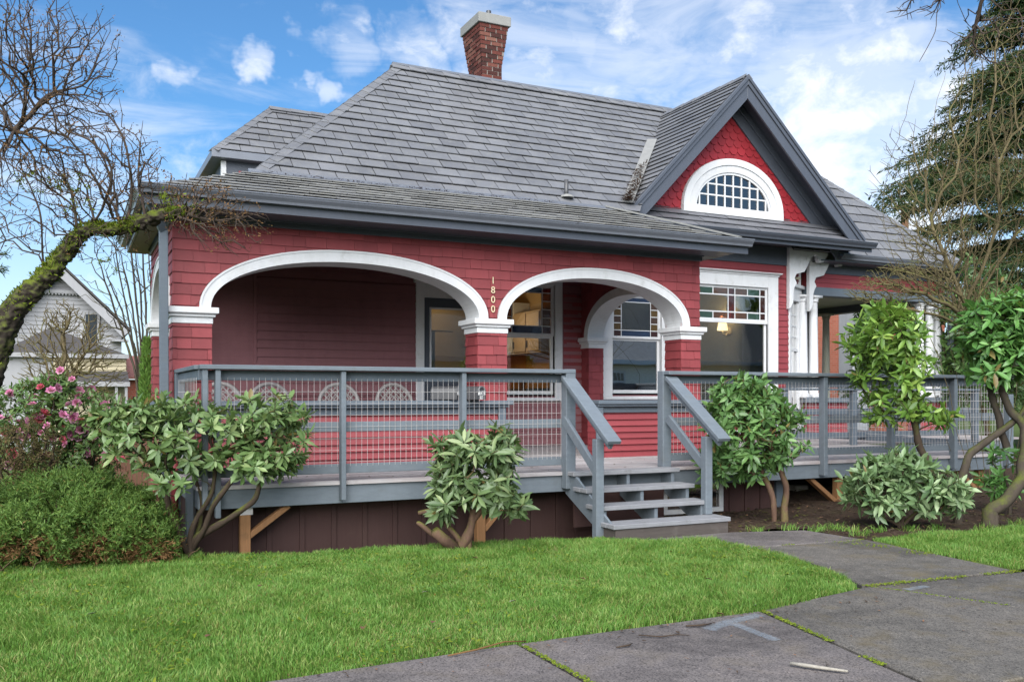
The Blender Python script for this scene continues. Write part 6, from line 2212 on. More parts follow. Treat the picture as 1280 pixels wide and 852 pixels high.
shrub('laurel', 'small laurel sprouting below the twisting trunks under the deck end', 'shrub', V3(at(1262, 625, d0)), [stem((1262, 632, d0), (1260, 605, d0), (1256, 590, d0))], [pxblob(1258, 588, d0, 28, 34, .3, 2), pxblob(1240, 605, d0, 18, 16, .2, 1)], 40, 8, .13, .32, M['leaf_laurel'], M['bark_grey'], 27, rmax=.02)

# ---- juniper, low and feathery at the left
rng = np.random.default_rng(31)
jc = at(110, 716, 7.3)
t = thing('juniper', 'low spreading feathery green juniper at the left end of the lawn', 'shrub', (jc.x, jc.y, 0))
d0 = 7.55
jb = [pxblob(70, 655, d0, 85, 62, .75, 3), pxblob(160, 665, d0, 55, 50, .55, 2), pxblob(15, 665, d0 - .1, 60, 52, .6, 2), pxblob(100, 625, d0 + .1, 60, 32, .5, 1.2), pxblob(190, 690, d0 - .1, 26, 26, .3, .7)]
T = blob_points(jb, 1500, rng, .72); T = T[T[:, 2] > .03]
A, par, tips = grow([[(jc.x, jc.y + .3, -.02), (jc.x, jc.y + .3, .12)], [(jc.x - .3, jc.y + .2, -.02), (jc.x - .4, jc.y + .2, .12)], [(jc.x + .35, jc.y + .25, -.02), (jc.x + .4, jc.y + .25, .12)]], T, bf=.3, seg=.09, wob=.2, rng=rng)
branches('stems', A, par, .0026, M['bark_brown'], t, rmax=.03)
P, D, N, LL, Bi = [], [], [], [], []
for tp, td in zip(A[tips], tip_dirs(A, par, tips)):
    out = td / (np.linalg.norm(td) + 1e-9) * .6 + np.array([0, 0, .35])
    brown = tp[2] < .22 and rng.random() < .5
    for k in range(9):
        ax = out + rng.normal(0, .55, 3); ax /= np.linalg.norm(ax)
        ln = rng.uniform(.05, .13); o0 = tp + rng.normal(0, .025, 3)
        for q in range(11):                      # sprays: side scales along a twiglet
            f = q / 11; side = rng.normal(0, .7, 3)
            P.append(o0 + ax * ln * f); D.append(ax + side * .8); N.append(rng.normal(0, 1, 3)); LL.append(.032 * (1.25 - f * .6) * rng.uniform(.7, 1.3)); Bi.append(brown)
P, D, N, LL, Bi = map(np.array, (P, D, N, LL, Bi))
leaves('foliage', P[~Bi], D[~Bi], N[~Bi], LL[~Bi], .24, M['juniper'], t, droop=.0, fold=.4)
leaves('dead_foliage', P[Bi], D[Bi], N[Bi], LL[Bi], .25, M['juniper_brown'], t, droop=.0, fold=.4)
rr = random.Random(8)
for i in range(16):
    x = rr.uniform(-.75, .75); p = Vector((jc.x + x, jc.y - .05 + rr.uniform(-.15, .3), .0)); a = rr.uniform(0, 3.1)
    v = Vector((math.cos(a) * rr.uniform(.08, .22), -.08, rr.uniform(.05, .22)))
    mb = MB(); mb.tube([p, p + v * .4 + Vector((rr.uniform(-.02, .02), 0, .02)), p + v * .75 + Vector((rr.uniform(-.02, .02), 0, 0)), p + v], [.006, .0045, .0035, .002], 5)
    mb.build('dead_twig', M['bark_pale'], t, smooth=True)

# ---- pink-flowered camellia at the left, and the browner bush beside it
def flowering(name, label, blobs, stems, n, nflow, seed, leafmat, L, base, reds=.2, nl=7):
    rng = np.random.default_rng(seed)
    t = thing(name, label, 'shrub', base)
    T = blob_points(blobs, n, rng, .6)
    A, par, tips = grow(stems, T, bf=.25, seg=.08, wob=.2, rng=rng)
    branches('stems', A, par, .003, M['bark_brown'], t, rmax=.03)
    P, D, N, LL = rosettes(A[tips], tip_dirs(A, par, tips), nl, L, .3, rng)
    leaves('foliage', P, D, N, LL, .36, leafmat, t, droop=.1)
    if not nflow: return t
    # flower mesh: ruffled double rosette
    def flower(mat, nm):
        rp = np.random.default_rng(5); p, d, nn, ll = [], [], [], []
        for tier, (cnt, e, ln) in enumerate(((7, .25, .042), (6, .75, .034), (4, 1.15, .024))):
            for i in range(cnt):
                a = i * 2 * math.pi / cnt + tier * .4
                dd = np.array([math.cos(a) * math.cos(e), math.sin(a) * math.cos(e), math.sin(e)])
                p.append([0, 0, 0]); d.append(dd); nn.append([-math.cos(a) * math.sin(e), -math.sin(a) * math.sin(e), math.cos(e)]); ll.append(ln)
        fo = leaves(nm, p, d, nn, ll, .85, mat, None, droop=-.15, fold=2.0); fo.parent = t; return fo
    f1, f2 = flower(M['petal'], 'blossom'), flower(M['petal_red'], 'blossom')
    cam_pos = np.array([0, 0, CAM_H])
    cand = [A[k] for k in tips]; cand.sort(key=lambda p: np.linalg.norm(p - cam_pos) + rng.normal(0, .12))
    ctr = np.array([base[0], base[1], base[2]])
    for i in range(nflow):
        src = f2 if rng.random() < reds else f1
        o = src if (i == 0 and src is f1) else src.copy()
        if o is not src: COL.objects.link(o); o.parent = t
        p = cand[int(i * len(cand) * .75 / nflow)] + rng.normal(0, .02, 3)
        view = (cam_pos - p); view /= np.linalg.norm(view)
        ax = view * .75 + rng.normal(0, .45, 3) + np.array([0, 0, .4])
        o.location = Vector(p + view * .11) - wloc(t); o.rotation_euler = Vector(ax).to_track_quat('Z', 'Y').to_euler()
        k = rng.uniform(.9, 1.6); o.scale = (k, k, k)
    f2.location = Vector(cand[2]) - wloc(t)
    if nflow: f1.location = Vector(cand[1]) - wloc(t)
    return t


d0 = 8.6
b0 = at(95, 640, d0)
flowering('camellia', 'camellia bush covered in pink blossoms behind the juniper', [pxblob(90, 515, d0, 58, 40, .5, 3), pxblob(30, 510, d0, 50, 36, .5, 2.4), pxblob(60, 560, d0, 60, 40, .5, 2), pxblob(110, 565, d0, 42, 42, .4, 1.6), pxblob(120, 610, d0, 30, 26, .3, .8), pxblob(70, 480, d0, 30, 14, .3, .7)],
          [stem((95, 660, d0), (90, 600, d0), (85, 550, d0)), stem((98, 660, d0), (112, 600, d0), (120, 560, d0)), stem((90, 660, d0), (60, 590, d0), (40, 540, d0))], 1250, 96, 41, M['leaf_azalea'], .066, (b0.x, b0.y, 0))
d0 = 7.75
b0 = at(25, 660, d0)
flowering('twiggy_bush', 'brown half-bare twiggy bush left of the pink camellia', [pxblob(35, 560, d0, 42, 38, .4, 3), pxblob(5, 580, d0, 40, 50, .4, 2)], [stem((25, 680, d0), (22, 620, d0), (30, 570, d0)), stem((22, 680, d0), (5, 610, d0), (-5, 570, d0)), stem((28, 680, d0), (50, 620, d0), (60, 580, d0))], 800, 0, 42, M['leaf_olive'], .032, (b0.x, b0.y, 0), nl=4)

# ---- old mossy tree leaning in from the left, its bough reaching over the eave
d0 = 6.9
tb = at(-8, 620, d0)
t = thing('old_tree', 'leaning bare tree with moss-covered trunk arching over the porch eave', 'tree', (tb.x, tb.y, 0))
main_line = [(-60, 690, d0), (-44, 580, d0), (-24, 500, d0), (-6, 446, d0), (8, 406, d0), (34, 372, d0), (54, 346, d0), (74, 325, d0), (92, 303, d0), (115, 288, d0), (141, 289, d0), (165, 279, d0), (190, 271, d0 - .05), (222, 265, d0 - .1)]
ml = [np.array(at(*p)) for p in main_line]
rad = [.12, .10, .090, .084, .088, .082, .076, .062, .054, .046, .044, .048, .048, .032]
mb = MB(); sm = [Vector(p) for p in stem(*main_line)]
rs = np.interp(np.linspace(0, len(rad) - 1, len(sm)), range(len(rad)), rad)
rs = [r_ * (1 + .30 * mnoise.noise(Vector((i * .42, 2, 3)))) for i, r_ in enumerate(rs)]
sm = [p + Vector((mnoise.noise(Vector((i * .3, 0, 0))), mnoise.noise(Vector((0, i * .3, 0))), mnoise.noise(Vector((0, 0, i * .3))))) * .016 for i, p in enumerate(sm)]
mb.tube(sm, rs, 14); trunk = mb.build('trunk', M['bark_moss'], t, smooth=True, fix=False)
tx = bpy.data.textures.new('bark_lumps', 'CLOUDS'); tx.noise_scale = .045
md = trunk.modifiers.new('sub', 'SUBSURF'); md.levels = 2; md.render_levels = 2
md = trunk.modifiers.new('lumps', 'DISPLACE'); md.texture = tx; md.strength = .06; md.texture_coords = 'GLOBAL'; md.mid_level = .5
# tufts of moss hanging on bough and trunk
rng = np.random.default_rng(51)
P, D, N, LL = [], [], [], []
for i in range(7000):
    k = rng.integers(14, len(sm) - 1); f = rng.random(); p = np.array(sm[k].lerp(sm[k + 1], f)); r_ = rs[k]
    tdir = np.array((sm[k + 1] - sm[k]).normalized())
    a = rng.normal(0, 1, 3); a -= tdir * a.dot(tdir); a[2] += .9; a /= np.linalg.norm(a)
    if mnoise.noise(Vector(p * 5)) < -.12: continue
    P.append(p + a * (r_ * .98 + .004)); D.append(a * .5 + rng.normal(0, .6, 3) + np.array([0, 0, .2])); N.append(rng.normal(0, 1, 3)); LL.append(rng.uniform(.012, .034))
leaves('moss_tufts', P, D, N, LL, .35, M['moss'], t, droop=0, fold=.3)
# limbs and twigs
limbs = [stem((98, 296, d0), (92, 250, d0), (62, 190, d0 + .2), (20, 150, d0 + .3), (-30, 120, d0 + .3)),
         stem((-30, 330, d0 + .3), (-5, 240, d0 + .3), (18, 170, d0 + .2), (40, 120, d0 + .2), (62, 75, d0 + .1), (88, 45, d0 + .1)), stem((112, 284, d0), (140, 230, d0 - .2), (120, 180, d0 - .3), (70, 150, d0 - .3), (30, 60, d0 - .3)),
         stem((160, 272, d0), (164, 235, d0), (160, 205, d0 - .1), (140, 150, d0 - .1), (95, 120, d0)), stem((55, 335, d0), (52, 290, d0 - .15), (48, 250, d0 - .2), (25, 215, d0 - .25), (-20, 180, d0 - .2)),
         stem((150, 272, d0), (118, 225, d0 + .3), (60, 205, d0 + .35), (0, 195, d0 + .4)), stem((205, 272, d0 - .05), (225, 245, d0 - .1), (235, 215, d0 - .1)),
         stem((232, 268, d0 - .1), (262, 276, d0 - .1), (300, 276, d0 - .15)), stem((222, 270, d0 - .1), (250, 285, d0 - .2), (300, 318, d0 - .2)), stem((120, 282, d0), (150, 315, d0 - .1), (140, 340, d0 - .1)),
         stem((180, 270, d0), (172, 215, d0), (178, 150, d0)), stem((20, 165, d0 + .2), (60, 120, d0 + .25), (110, 100, d0 + .3), (140, 40, d0 + .3))]
blobs = [pxblob(55, 120, d0, 95, 125, .8, 6), pxblob(10, 40, d0, 90, 70, .8, 3), pxblob(110, 205, d0, 95, 75, .6, 3.4), pxblob(40, 250, d0, 75, 70, .6, 2.2), pxblob(170, 235, d0, 55, 50, .4, 1.6),
         pxblob(255, 262, d0 - .1, 55, 42, .35, 2.2), pxblob(285, 280, d0 - .15, 55, 40, .3, 1.2), pxblob(120, 290, d0, 70, 40, .4, 1.0), pxblob(130, 60, d0 + .1, 22, 50, .4, .35), pxblob(-60, 200, d0, 80, 170, .7, 1.2)]
T = blob_points(blobs, 3500, rng, .2)
A, par, tips = grow(limbs, T, bf=.42, seg=.07, wob=.10, rng=rng, up=.06)
branches('crown', A, par, .0027, M['bark_twig'], t, expo=2.8, rmax=.036, sides=7)
# brown buds and withered clusters on the twig ends
P, D, N, LL = [], [], [], []
for k in tips:
    if rng.random() < .45:
        for q in range(int(rng.integers(2, 6))):
            P.append(A[k] + rng.normal(0, .012, 3)); D.append(rng.normal(0, 1, 3)); N.append(rng.normal(0, 1, 3)); LL.append(rng.uniform(.012, .028))
leaves('dry_seed_heads', P, D, N, LL, .4, M['juniper_brown'], t, droop=0)
P, D, N, LL = [], [], [], []
for c, rr_, cnt in (((85, 232), 26, 260), ((40, 225), 18, 140), ((98, 258), 12, 120), ((205, 248), 14, 160), ((232, 262), 20, 260), ((140, 335), 10, 60)):
    for q in range(cnt):
        p = np.array(at(c[0] + rng.normal(0, rr_ * .55), c[1] + rng.normal(0, rr_ * .3), d0 + rng.normal(0, .05)))
        j = int(np.argmin(np.linalg.norm(A - p, axis=1))); 
        if np.linalg.norm(A[j] - p) > .12: continue
        P.append(A[j] + rng.normal(0, .012, 3)); D.append(rng.normal(0, 1, 3)); N.append(rng.normal(0, 1, 3)); LL.append(rng.uniform(.012, .03))
leaves('twig_moss', P, D, N, LL, .45, M['moss'], t, droop=0)


def bare_tree(name, label, base, stems, blobs, n, seed, mat, rtip=.004, bf=.25, seg=.1, wob=.2, rmax=.08, expo=2.4, shell=.3, up=.05, cat='tree', group=None, part='branches'):
    rng = np.random.default_rng(seed)
    t = thing(name, label, cat, base, group)
    T = blob_points(blobs, n, rng, shell)
    A, par, tips = grow(stems, T, bf=bf, seg=seg, wob=wob, rng=rng, up=up)
    branches(part, A, par, rtip, mat, t, expo=expo, rmax=rmax)
    return t, A, par, tips, rng


# small bare shrub-tree in the yard behind, and the upright one beside the porch
d0 = 13.0
b0 = at(78, 520, d0)
bare_tree('small_bare_tree', 'small twiggy bare tree in front of the white neighbour house', (b0.x, b0.y, 0), [stem((75, 560, d0), (78, 500, d0), (80, 455, d0), (75, 400, d0)), stem((78, 500, d0), (60, 460, d0), (50, 440, d0)), stem((78, 490, d0), (100, 450, d0), (120, 425, d0))],
          [pxblob(85, 430, d0, 62, 48, .8, 3), pxblob(60, 470, d0, 40, 30, .6, 1), pxblob(120, 465, d0, 40, 35, .6, 1.2), pxblob(78, 395, d0, 26, 24, .4, .8)], 1500, 61, M['bark_olive'], .0046, bf=.4, wob=.1, rmax=.035, expo=2.7)
d0 = 21.0
b0 = at(178, 520, d0)
us = [(118, 310), (132, 340), (140, 290), (152, 320), (160, 280), (168, 305), (176, 285), (186, 300), (196, 290), (206, 310), (148, 360)]
bare_tree('upright_bare_tree', 'tall bare tree with many upright stems beside the porch corner', (b0.x, b0.y, 0), [stem((178 + (x - 165) * .12, 520, d0), (178 + (x - 165) * .2, 465, d0 + .1 * (i % 3)), (176 + (x - 165) * .6, 400, d0 + .2 * (i % 3)), (x, y, d0 + .3 * (i % 3 - 1))) for i, (x, y) in enumerate(us)],
          [pxblob(165, 320, d0, 50, 55, .9, 3), pxblob(190, 320, d0, 36, 60, .9, 2), pxblob(145, 385, d0, 30, 40, .7, 1.2), pxblob(185, 400, d0, 26, 60, .7, 1.2), pxblob(112, 350, d0, 22, 36, .4, .7)], 330, 62, M['bark_grey'], .0075, bf=.45, seg=.16, wob=.09, rmax=.045, expo=2.6, up=.02)

# dense tangle of olive stems on the right, twigs sweeping over the eave
d0 = 11.6
b0 = at(1250, 620, d0)
st_ = []
rs_ = np.random.default_rng(63)
for i, x in enumerate((1118, 1158, 1172, 1196, 1212, 1232, 1250, 1268, 1290, 1310)):
    top = (40, 30, 120, 60, 10, 90, -10, 30, -40, 20)[i] + 40
    j = rs_.normal(0, 6, 6)
    xs = 1240 + (x - 1240) * .35
    st_.append(stem((xs, 600, d0 + rs_.normal(0, .2)), (xs + (x - xs) * .5 + j[0], 470, d0 + rs_.normal(0, .3)), (x + j[1], 370, d0 + rs_.normal(0, .3)), (x + j[2] * 1.5, 260, d0 + rs_.normal(0, .3)), (x + j[3] * 2 + 6, 150 + top * .3, d0 + rs_.normal(0, .4)), (x + j[4] * 2 + 10, top + 20, d0 + rs_.normal(0, .4))))
st_.append(stem((1235, 430, d0 - .2), (1200, 370, d0 - .9), (1150, 345, d0 - 1.2), (1095, 332, d0 - 1.2)))
st_.append(stem((1230, 420, d0 - .2), (1190, 385, d0 - 1.0), (1140, 362, d0 - 1.3), (1085, 352, d0 - 1.3)))
st_.append(stem((1225, 430, d0 - .2), (1185, 400, d0 - .9), (1130, 385, d0 - 1.3), (1075, 372, d0 - 1.3)))
blobs = [pxblob(1215, 250, d0, 75, 130, .9, 5), pxblob(1260, 120, d0, 60, 130, .8, 3), pxblob(1170, 310, d0 - .3, 60, 40, .6, 1.6), pxblob(1140, 350, d0 - 1.2, 75, 24, .35, 2.6), pxblob(1100, 365, d0 - 1.3, 55, 20, .3, 1.4), pxblob(1190, 375, d0 - .8, 45, 30, .4, 1.2), pxblob(1130, 230, d0, 40, 90, .5, .5), pxblob(1240, 380, d0, 50, 50, .5, 1)]
bare_tree('tangled_tree', 'dense tangle of bare olive-brown stems sweeping over the right eave', (b0.x, b0.y, 0), st_, blobs, 4300, 64, M['bark_olive'], .0034, bf=.48, seg=.12, wob=.10, rmax=.024, expo=2.9, up=-.04)

# twigs of a street tree reaching in at the upper right
d0 = 8.5
b0 = at(1420, 560, d0)
bare_tree('street_tree', 'bare dark branches of a tree reaching in from the upper right', (b0.x, b0.y, 0), [stem((1420, 640, d0), (1420, 300, d0), (1400, 60, d0), (1330, 70, d0), (1290, 82, d0), (1240, 80, d0), (1222, 60, d0 - .1)), stem((1400, 60, d0), (1330, 30, d0), (1260, 22, d0), (1215, 35, d0), (1195, -10, d0 - .1)), stem((1395, 40, d0), (1320, -40, d0 - .2), (1230, -25, d0 - .3), (1180, -8, d0 - .3), (1168, 40, d0 - .3), (1146, 80, d0 - .3)), stem((1230, -25, d0 - .3), (1150, -14, d0 - .3), (1095, 0, d0 - .3))],
          [pxblob(1235, 50, d0, 55, 45, .5, 3), pxblob(1150, 8, d0 - .3, 38, 14, .3, 1.1), pxblob(1330, 40, d0, 60, 60, .5, 2)], 240, 65, M['bark_twig'], .0036, bf=.3, seg=.06, wob=.24, rmax=.04, up=-.08)

# ---- conifer behind on the right
d0 = 25.0
rng = np.random.default_rng(71)
tb = at(1300, 480, d0)
t = thing('conifer', 'tall dark conifer with drooping boughs behind the right end of the house', 'tree', (tb.x, tb.y, 0))
mb = MB(); topz = at(1300, -140, d0).z
mb.tube([(tb.x, tb.y, -.1), (tb.x, tb.y, topz * .5), (tb.x, tb.y, topz)], [.38, .25, .04], 10); mb.build('trunk', M['bark_grey'], t, smooth=True)
P, D, N, LL = [], [], [], []
lim = []
hz = 1.5
k_ = d0 / F_PX
while hz < topz - .4:
    env = np.interp(hz, [1, at(1300, 330, d0).z, at(1300, 235, d0).z, at(1300, 150, d0).z, at(1300, 85, d0).z, topz], [4.2, 4.8, 5.3, 3.6, 2.7, .3])
    for q in range(7):
        a = rng.uniform(0, 2 * math.pi); ln = env * rng.uniform(.6, 1.05)
        if rng.random() < .3: a = math.pi + rng.normal(.1, .4)       # more boughs towards the house
        dd = np.array([math.cos(a), math.sin(a), 0]); p0 = np.array([tb.x, tb.y, hz + rng.normal(0, .1)])
        pts = [p0 + dd * ln * f + np.array([0, 0, ln * (.16 * f - .30 * f * f)]) + rng.normal(0, .02, 3) for f in np.linspace(0, 1, 9)]
        lim.append(pts)
        sidev = np.cross(dd, [0, 0, 1])
        for f in np.arange(.22, 1.0, .035):
            c = p0 + dd * ln * f + np.array([0, 0, ln * (.16 * f - .30 * f * f)])
            tl = (1.0 - abs(f - .55)) * ln * .20 + .12
            for sg in (-1, 1):
                tv = sidev * sg * .8 + dd * .55 + np.array([0, 0, -.25]) + rng.normal(0, .18, 3); tv /= np.linalg.norm(tv)
                m = max(4, int(tl / .045))
                for w in range(m):
                    g = w / m
                    P.append(c + tv * tl * g + np.array([0, 0, -.10 * g * g])); D.append(tv * .8 + rng.normal(0, .55, 3) + np.array([0, 0, -.2])); N.append(rng.normal(0, .5, 3) + np.array([0, 0, 1])); LL.append(rng.uniform(.09, .19))
    hz += .31
mb = MB()
for pts in lim: mb.tube(pts, [.05 * (1 - f * .8) for f in np.linspace(0, 1, 9)], 5)
mb.build('boughs', M['bark_grey'], t, smooth=True, fix=False)
leaves('foliage', P, D, N, LL, .22, M['conifer'], t, droop=.1, fold=.4)
print('conifer leaves', len(P))

# conifer sprig entering at the far left edge
d0 = 9.5
rng = np.random.default_rng(72)
sb_ = at(-60, 520, d0)
t = thing('small_conifer', 'dark conifer twig just entering the left edge below the crown', 'tree', (sb_.x, sb_.y, 0))
lines = [stem((-60, 540, d0), (-58, 300, d0), (-56, 250, d0)), stem((-58, 330, d0), (-20, 322, d0), (8, 318, d0)), stem((-58, 350, d0), (-15, 340, d0), (5, 336, d0))]
mb = MB()
for q in lines: mb.tube(q, [.03] + [.008] * (len(q) - 1), 6)
mb.build('boughs', M['bark_grey'], t, smooth=True)
P, D, N, LL = [], [], [], []
for q in lines[1:]:
    for i in range(160):
        k = rng.integers(0, len(q)); P.append(np.array(q[k]) + rng.normal(0, .015, 3)); D.append(np.array([.8, -.2, -.1]) + rng.normal(0, .7, 3)); N.append(rng.normal(0, 1, 3)); LL.append(rng.uniform(.03, .09))
leaves('foliage', P, D, N, LL, .12, M['conifer'], t, droop=.1)

# ---- evergreens behind the porch
def hedge(name, label, base, blobs, n, L, mat, seed, stems=None, wd=.36, cat='shrub'):
    rng = np.random.default_rng(seed)
    t = thing(name, label, cat, base)
    T = blob_points(blobs, n, rng, .55)
    st0 = stems or [[(base[0], base[1], 0), (base[0], base[1], .6)]]
    A, par, tips = grow(st0, T[: n // 3], bf=.3, seg=.25, wob=.15, rng=rng)
    branches('stems', A, par, .008, M['bark_brown'], t, rmax=.1)
    P, D, N, LL = rosettes(T, rng.normal(0, 1, (len(T), 3)) + np.array([0, -.3, .6]), 7, L, .35, rng)
    leaves('foliage', P, D, N, LL, wd, mat, t, droop=.12)
    return t


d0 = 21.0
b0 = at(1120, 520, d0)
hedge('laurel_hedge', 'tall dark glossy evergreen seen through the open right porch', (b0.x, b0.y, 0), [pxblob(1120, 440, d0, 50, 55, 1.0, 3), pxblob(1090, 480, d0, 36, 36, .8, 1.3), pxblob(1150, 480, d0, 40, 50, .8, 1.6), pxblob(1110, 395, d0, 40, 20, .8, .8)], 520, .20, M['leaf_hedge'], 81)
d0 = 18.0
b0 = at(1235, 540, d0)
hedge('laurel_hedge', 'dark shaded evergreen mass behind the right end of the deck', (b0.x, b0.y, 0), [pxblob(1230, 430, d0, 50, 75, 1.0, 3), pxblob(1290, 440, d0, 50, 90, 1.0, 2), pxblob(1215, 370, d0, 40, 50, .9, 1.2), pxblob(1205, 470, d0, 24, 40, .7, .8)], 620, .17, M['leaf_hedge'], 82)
d0 = 19.0
b0 = at(184, 520, d0)
rng = np.random.default_rng(83)
t = thing('arborvitae', 'narrow bright green columnar conifer beside the porch corner', 'tree', (b0.x, b0.y, 0))
mb = MB(); mb.tube([(b0.x, b0.y, -.05), (b0.x, b0.y, 1.4)], [.05, .02], 6); mb.build('trunk', M['bark_brown'], t)
hN = 3200; zz = rng.random(hN); ht = at(184, 425, d0).z
rad_ = .20 * np.sqrt(np.clip(1.02 - zz, 0, 1)) * rng.uniform(.7, 1.05, hN); aa = rng.uniform(0, 6.28, hN)
P = np.stack([b0.x + rad_ * np.cos(aa), b0.y + rad_ * np.sin(aa), zz * ht], 1)
D = np.stack([np.cos(aa) * .5, np.sin(aa) * .5, np.full(hN, 1.)], 1) + rng.normal(0, .25, (hN, 3)); N = np.stack([np.cos(aa), np.sin(aa), np.zeros(hN)], 1) + rng.normal(0, .4, (hN, 3))
leaves('foliage', P, D, N, rng.uniform(.06, .13, hN), .3, M['arbor'], t, droop=0)

# ================================================================== grass
def grass(name, P2, h, w, mat, seed, zf=None, lean=.35):
    rng = np.random.default_rng(seed)
    n = len(P2); z0 = np.full(n, -.012) if zf is None else zf
    a = rng.uniform(0, 2 * math.pi, n); la = rng.uniform(0, 2 * math.pi, n)
    side = np.stack([np.cos(a), np.sin(a), np.zeros(n)], 1)
    ln = np.abs(rng.normal(0, lean, n))
    cx_, cy_ = (vnoise(P2[:, 0] + 9, P2[:, 1] + 9, 5, seed + 1) - .5) * .45, (vnoise(P2[:, 0] + 9, P2[:, 1] + 9, 5, seed + 2) - .5) * .45
    ld = np.stack([np.cos(la) * ln + cx_, np.sin(la) * ln + cy_, np.ones(n)], 1)
    b = np.stack([P2[:, 0], P2[:, 1], z0], 1)
    H = h[:, None]; Wd = w[:, None]
    m = b + ld * H * .55 * np.array([.7, .7, 1]); tpt = b + ld * H * np.array([1.35, 1.35, .92])
    V = np.stack([b - side * Wd, b + side * Wd, m + side * Wd * .8, m - side * Wd * .8, tpt], 1).reshape(-1, 3)
    base = (np.arange(n) * 5)[:, None]
    q = (np.array([[0, 1, 2, 3]]) + base); tr = (np.array([[3, 2, 4]]) + base)
    idx = np.concatenate([q, tr], 1).ravel(); sizes = np.tile([4, 3], n)
    return tag(np_mesh(name, V, idx, sizes, mat, smooth=True), kind='stuff')


def poly_mask(X, Y, P):
    c = np.zeros(len(X), bool); j = len(P) - 1
    for i in range(len(P)):
        xi, yi, xj, yj = *P[i], *P[j]
        cond = ((yi > Y) != (yj > Y)) & (X < (xj - xi) * (Y - yi) / (yj - yi + 1e-12) + xi)
        c ^= cond; j = i
    return c


def vnoise(X, Y, s, seed):
    """smooth value noise, vectorised"""
    rg = np.random.default_rng(seed); G = rg.random((64, 64))
    x, y = X * s, Y * s; i, j = np.floor(x).astype(int), np.floor(y).astype(int); fx, fy = x - i, y - j
    fx, fy = fx * fx * (3 - 2 * fx), fy * fy * (3 - 2 * fy); i %= 64; j %= 64; i2, j2 = (i + 1) % 64, (j + 1) % 64
    return (G[i, j] * (1 - fx) + G[i2, j] * fx) * (1 - fy) + (G[i, j2] * (1 - fx) + G[i2, j2] * fx) * fy


def lawn_pts(P, n, x0, x1, y0, y1, seed, bias=None):
    rg = np.random.default_rng(seed)
    X, Y = rg.uniform(x0, x1, n), rg.uniform(y0, y1, n)
    # ragged edge
    ex, ey = X + .03 * (vnoise(X, Y, 7, 3) - .5), Y + .05 * (vnoise(X, Y, 6, 4) - .5)
    k = poly_mask(ex, ey, P)
    return X[k], Y[k], rg


X, Y, rg = lawn_pts(LAWN, 330000, -.9, 5.5, 4.3, 8.4, 91)
k_ = (X < 1.02) | (Y < 7.95 - (X - 1.0) * .16 + .05)
X, Y = X[k_], Y[k_]; rg = np.random.default_rng(191)
pn = vnoise(X, Y, 1.6, 5) * .6 + vnoise(X, Y, 5, 6) * .4
h = (.016 + .050 * pn ** 1.3) * rg.uniform(.5, 1.4, len(X))
h *= np.where(X > 3.4, 1.15, 1)
grass('lawn_grass', np.stack([X, Y], 1), h, np.full(len(X), .0026) * rg.uniform(.6, 1.5, len(X)), M['grass'], 92)
X, Y, rg = lawn_pts(LAWN, 15000, -.9, 5.5, 4.3, 8.4, 191)
k = (vnoise(X, Y, 1.1, 12) + rg.uniform(-.25, .25, len(X)) > .5) & ((X < 1.02) | (Y < 7.95 - (X - 1.0) * .16))
X, Y = X[k], Y[k]
grass('dry_grass', np.stack([X, Y], 1), rg.uniform(.015, .055, len(X)), np.full(len(X), .0022), M['straw'], 192, lean=.8)
X, Y, rg = lawn_pts(LAWN_R, 90000, 6.5, 12, 4.3, 6.4, 93)
h = (.028 + .03 * vnoise(X, Y, 2, 7)) * rg.uniform(.6, 1.3, len(X))
grass('side_grass', np.stack([X, Y], 1), h, np.full(len(X), .0026) * rg.uniform(.7, 1.3, len(X)), M['grass'], 94, zf=np.full(len(X), -.005))
X, Y, rg = lawn_pts(LAWN_L, 60000, -1.2, 1.0, 8.3, 17.4, 95)
grass('yard_grass', np.stack([X, Y], 1), .07 * rg.uniform(.6, 1.3, len(X)), np.full(len(X), .004), M['grass'], 96, zf=np.full(len(X), -.07))
# weeds at the bed's edge
rg = np.random.default_rng(97); cl = []
for cx, cy in ((6.75, 6.9), (7.0, 6.75), (7.25, 6.6), (7.0, 6.95), (6.2, 7.16), (6.55, 7.1), (7.6, 6.5), (8.4, 6.3), (6.9, 6.5), (9.0, 6.35), (7.9, 6.45)):
    cl.append(np.stack([rg.normal(cx, .06, 60), rg.normal(cy, .04, 60)], 1))
cl = np.concatenate(cl); grass('weeds', cl, rg.uniform(.02, .09, len(cl)), np.full(len(cl), .0035), M['grass'], 98, zf=np.array([hmap(a, b) - .01 for a, b in cl]), lean=.6)
# clover and flat leaves in the lawn
X, Y, rg = lawn_pts(LAWN, 9000, -.9, 5.4, 4.35, 8.3, 99)
k = (vnoise(X, Y, 2.2, 9) > .55) & ((X < 1.02) | (Y < 7.95 - (X - 1.0) * .16))
X, Y = X[k], Y[k]; n = len(X)
o = leaves('lawn_weeds', np.stack([X, Y, rg.uniform(.012, .045, n)], 1), rg.normal(0, 1, (n, 3)) * np.array([1, 1, .2]), np.tile([0, 0, 1.], (n, 1)) + rg.normal(0, .25, (n, 3)), rg.uniform(.012, .035, n), .5, M['moss'], None, droop=.1)
tag(o, kind='stuff')

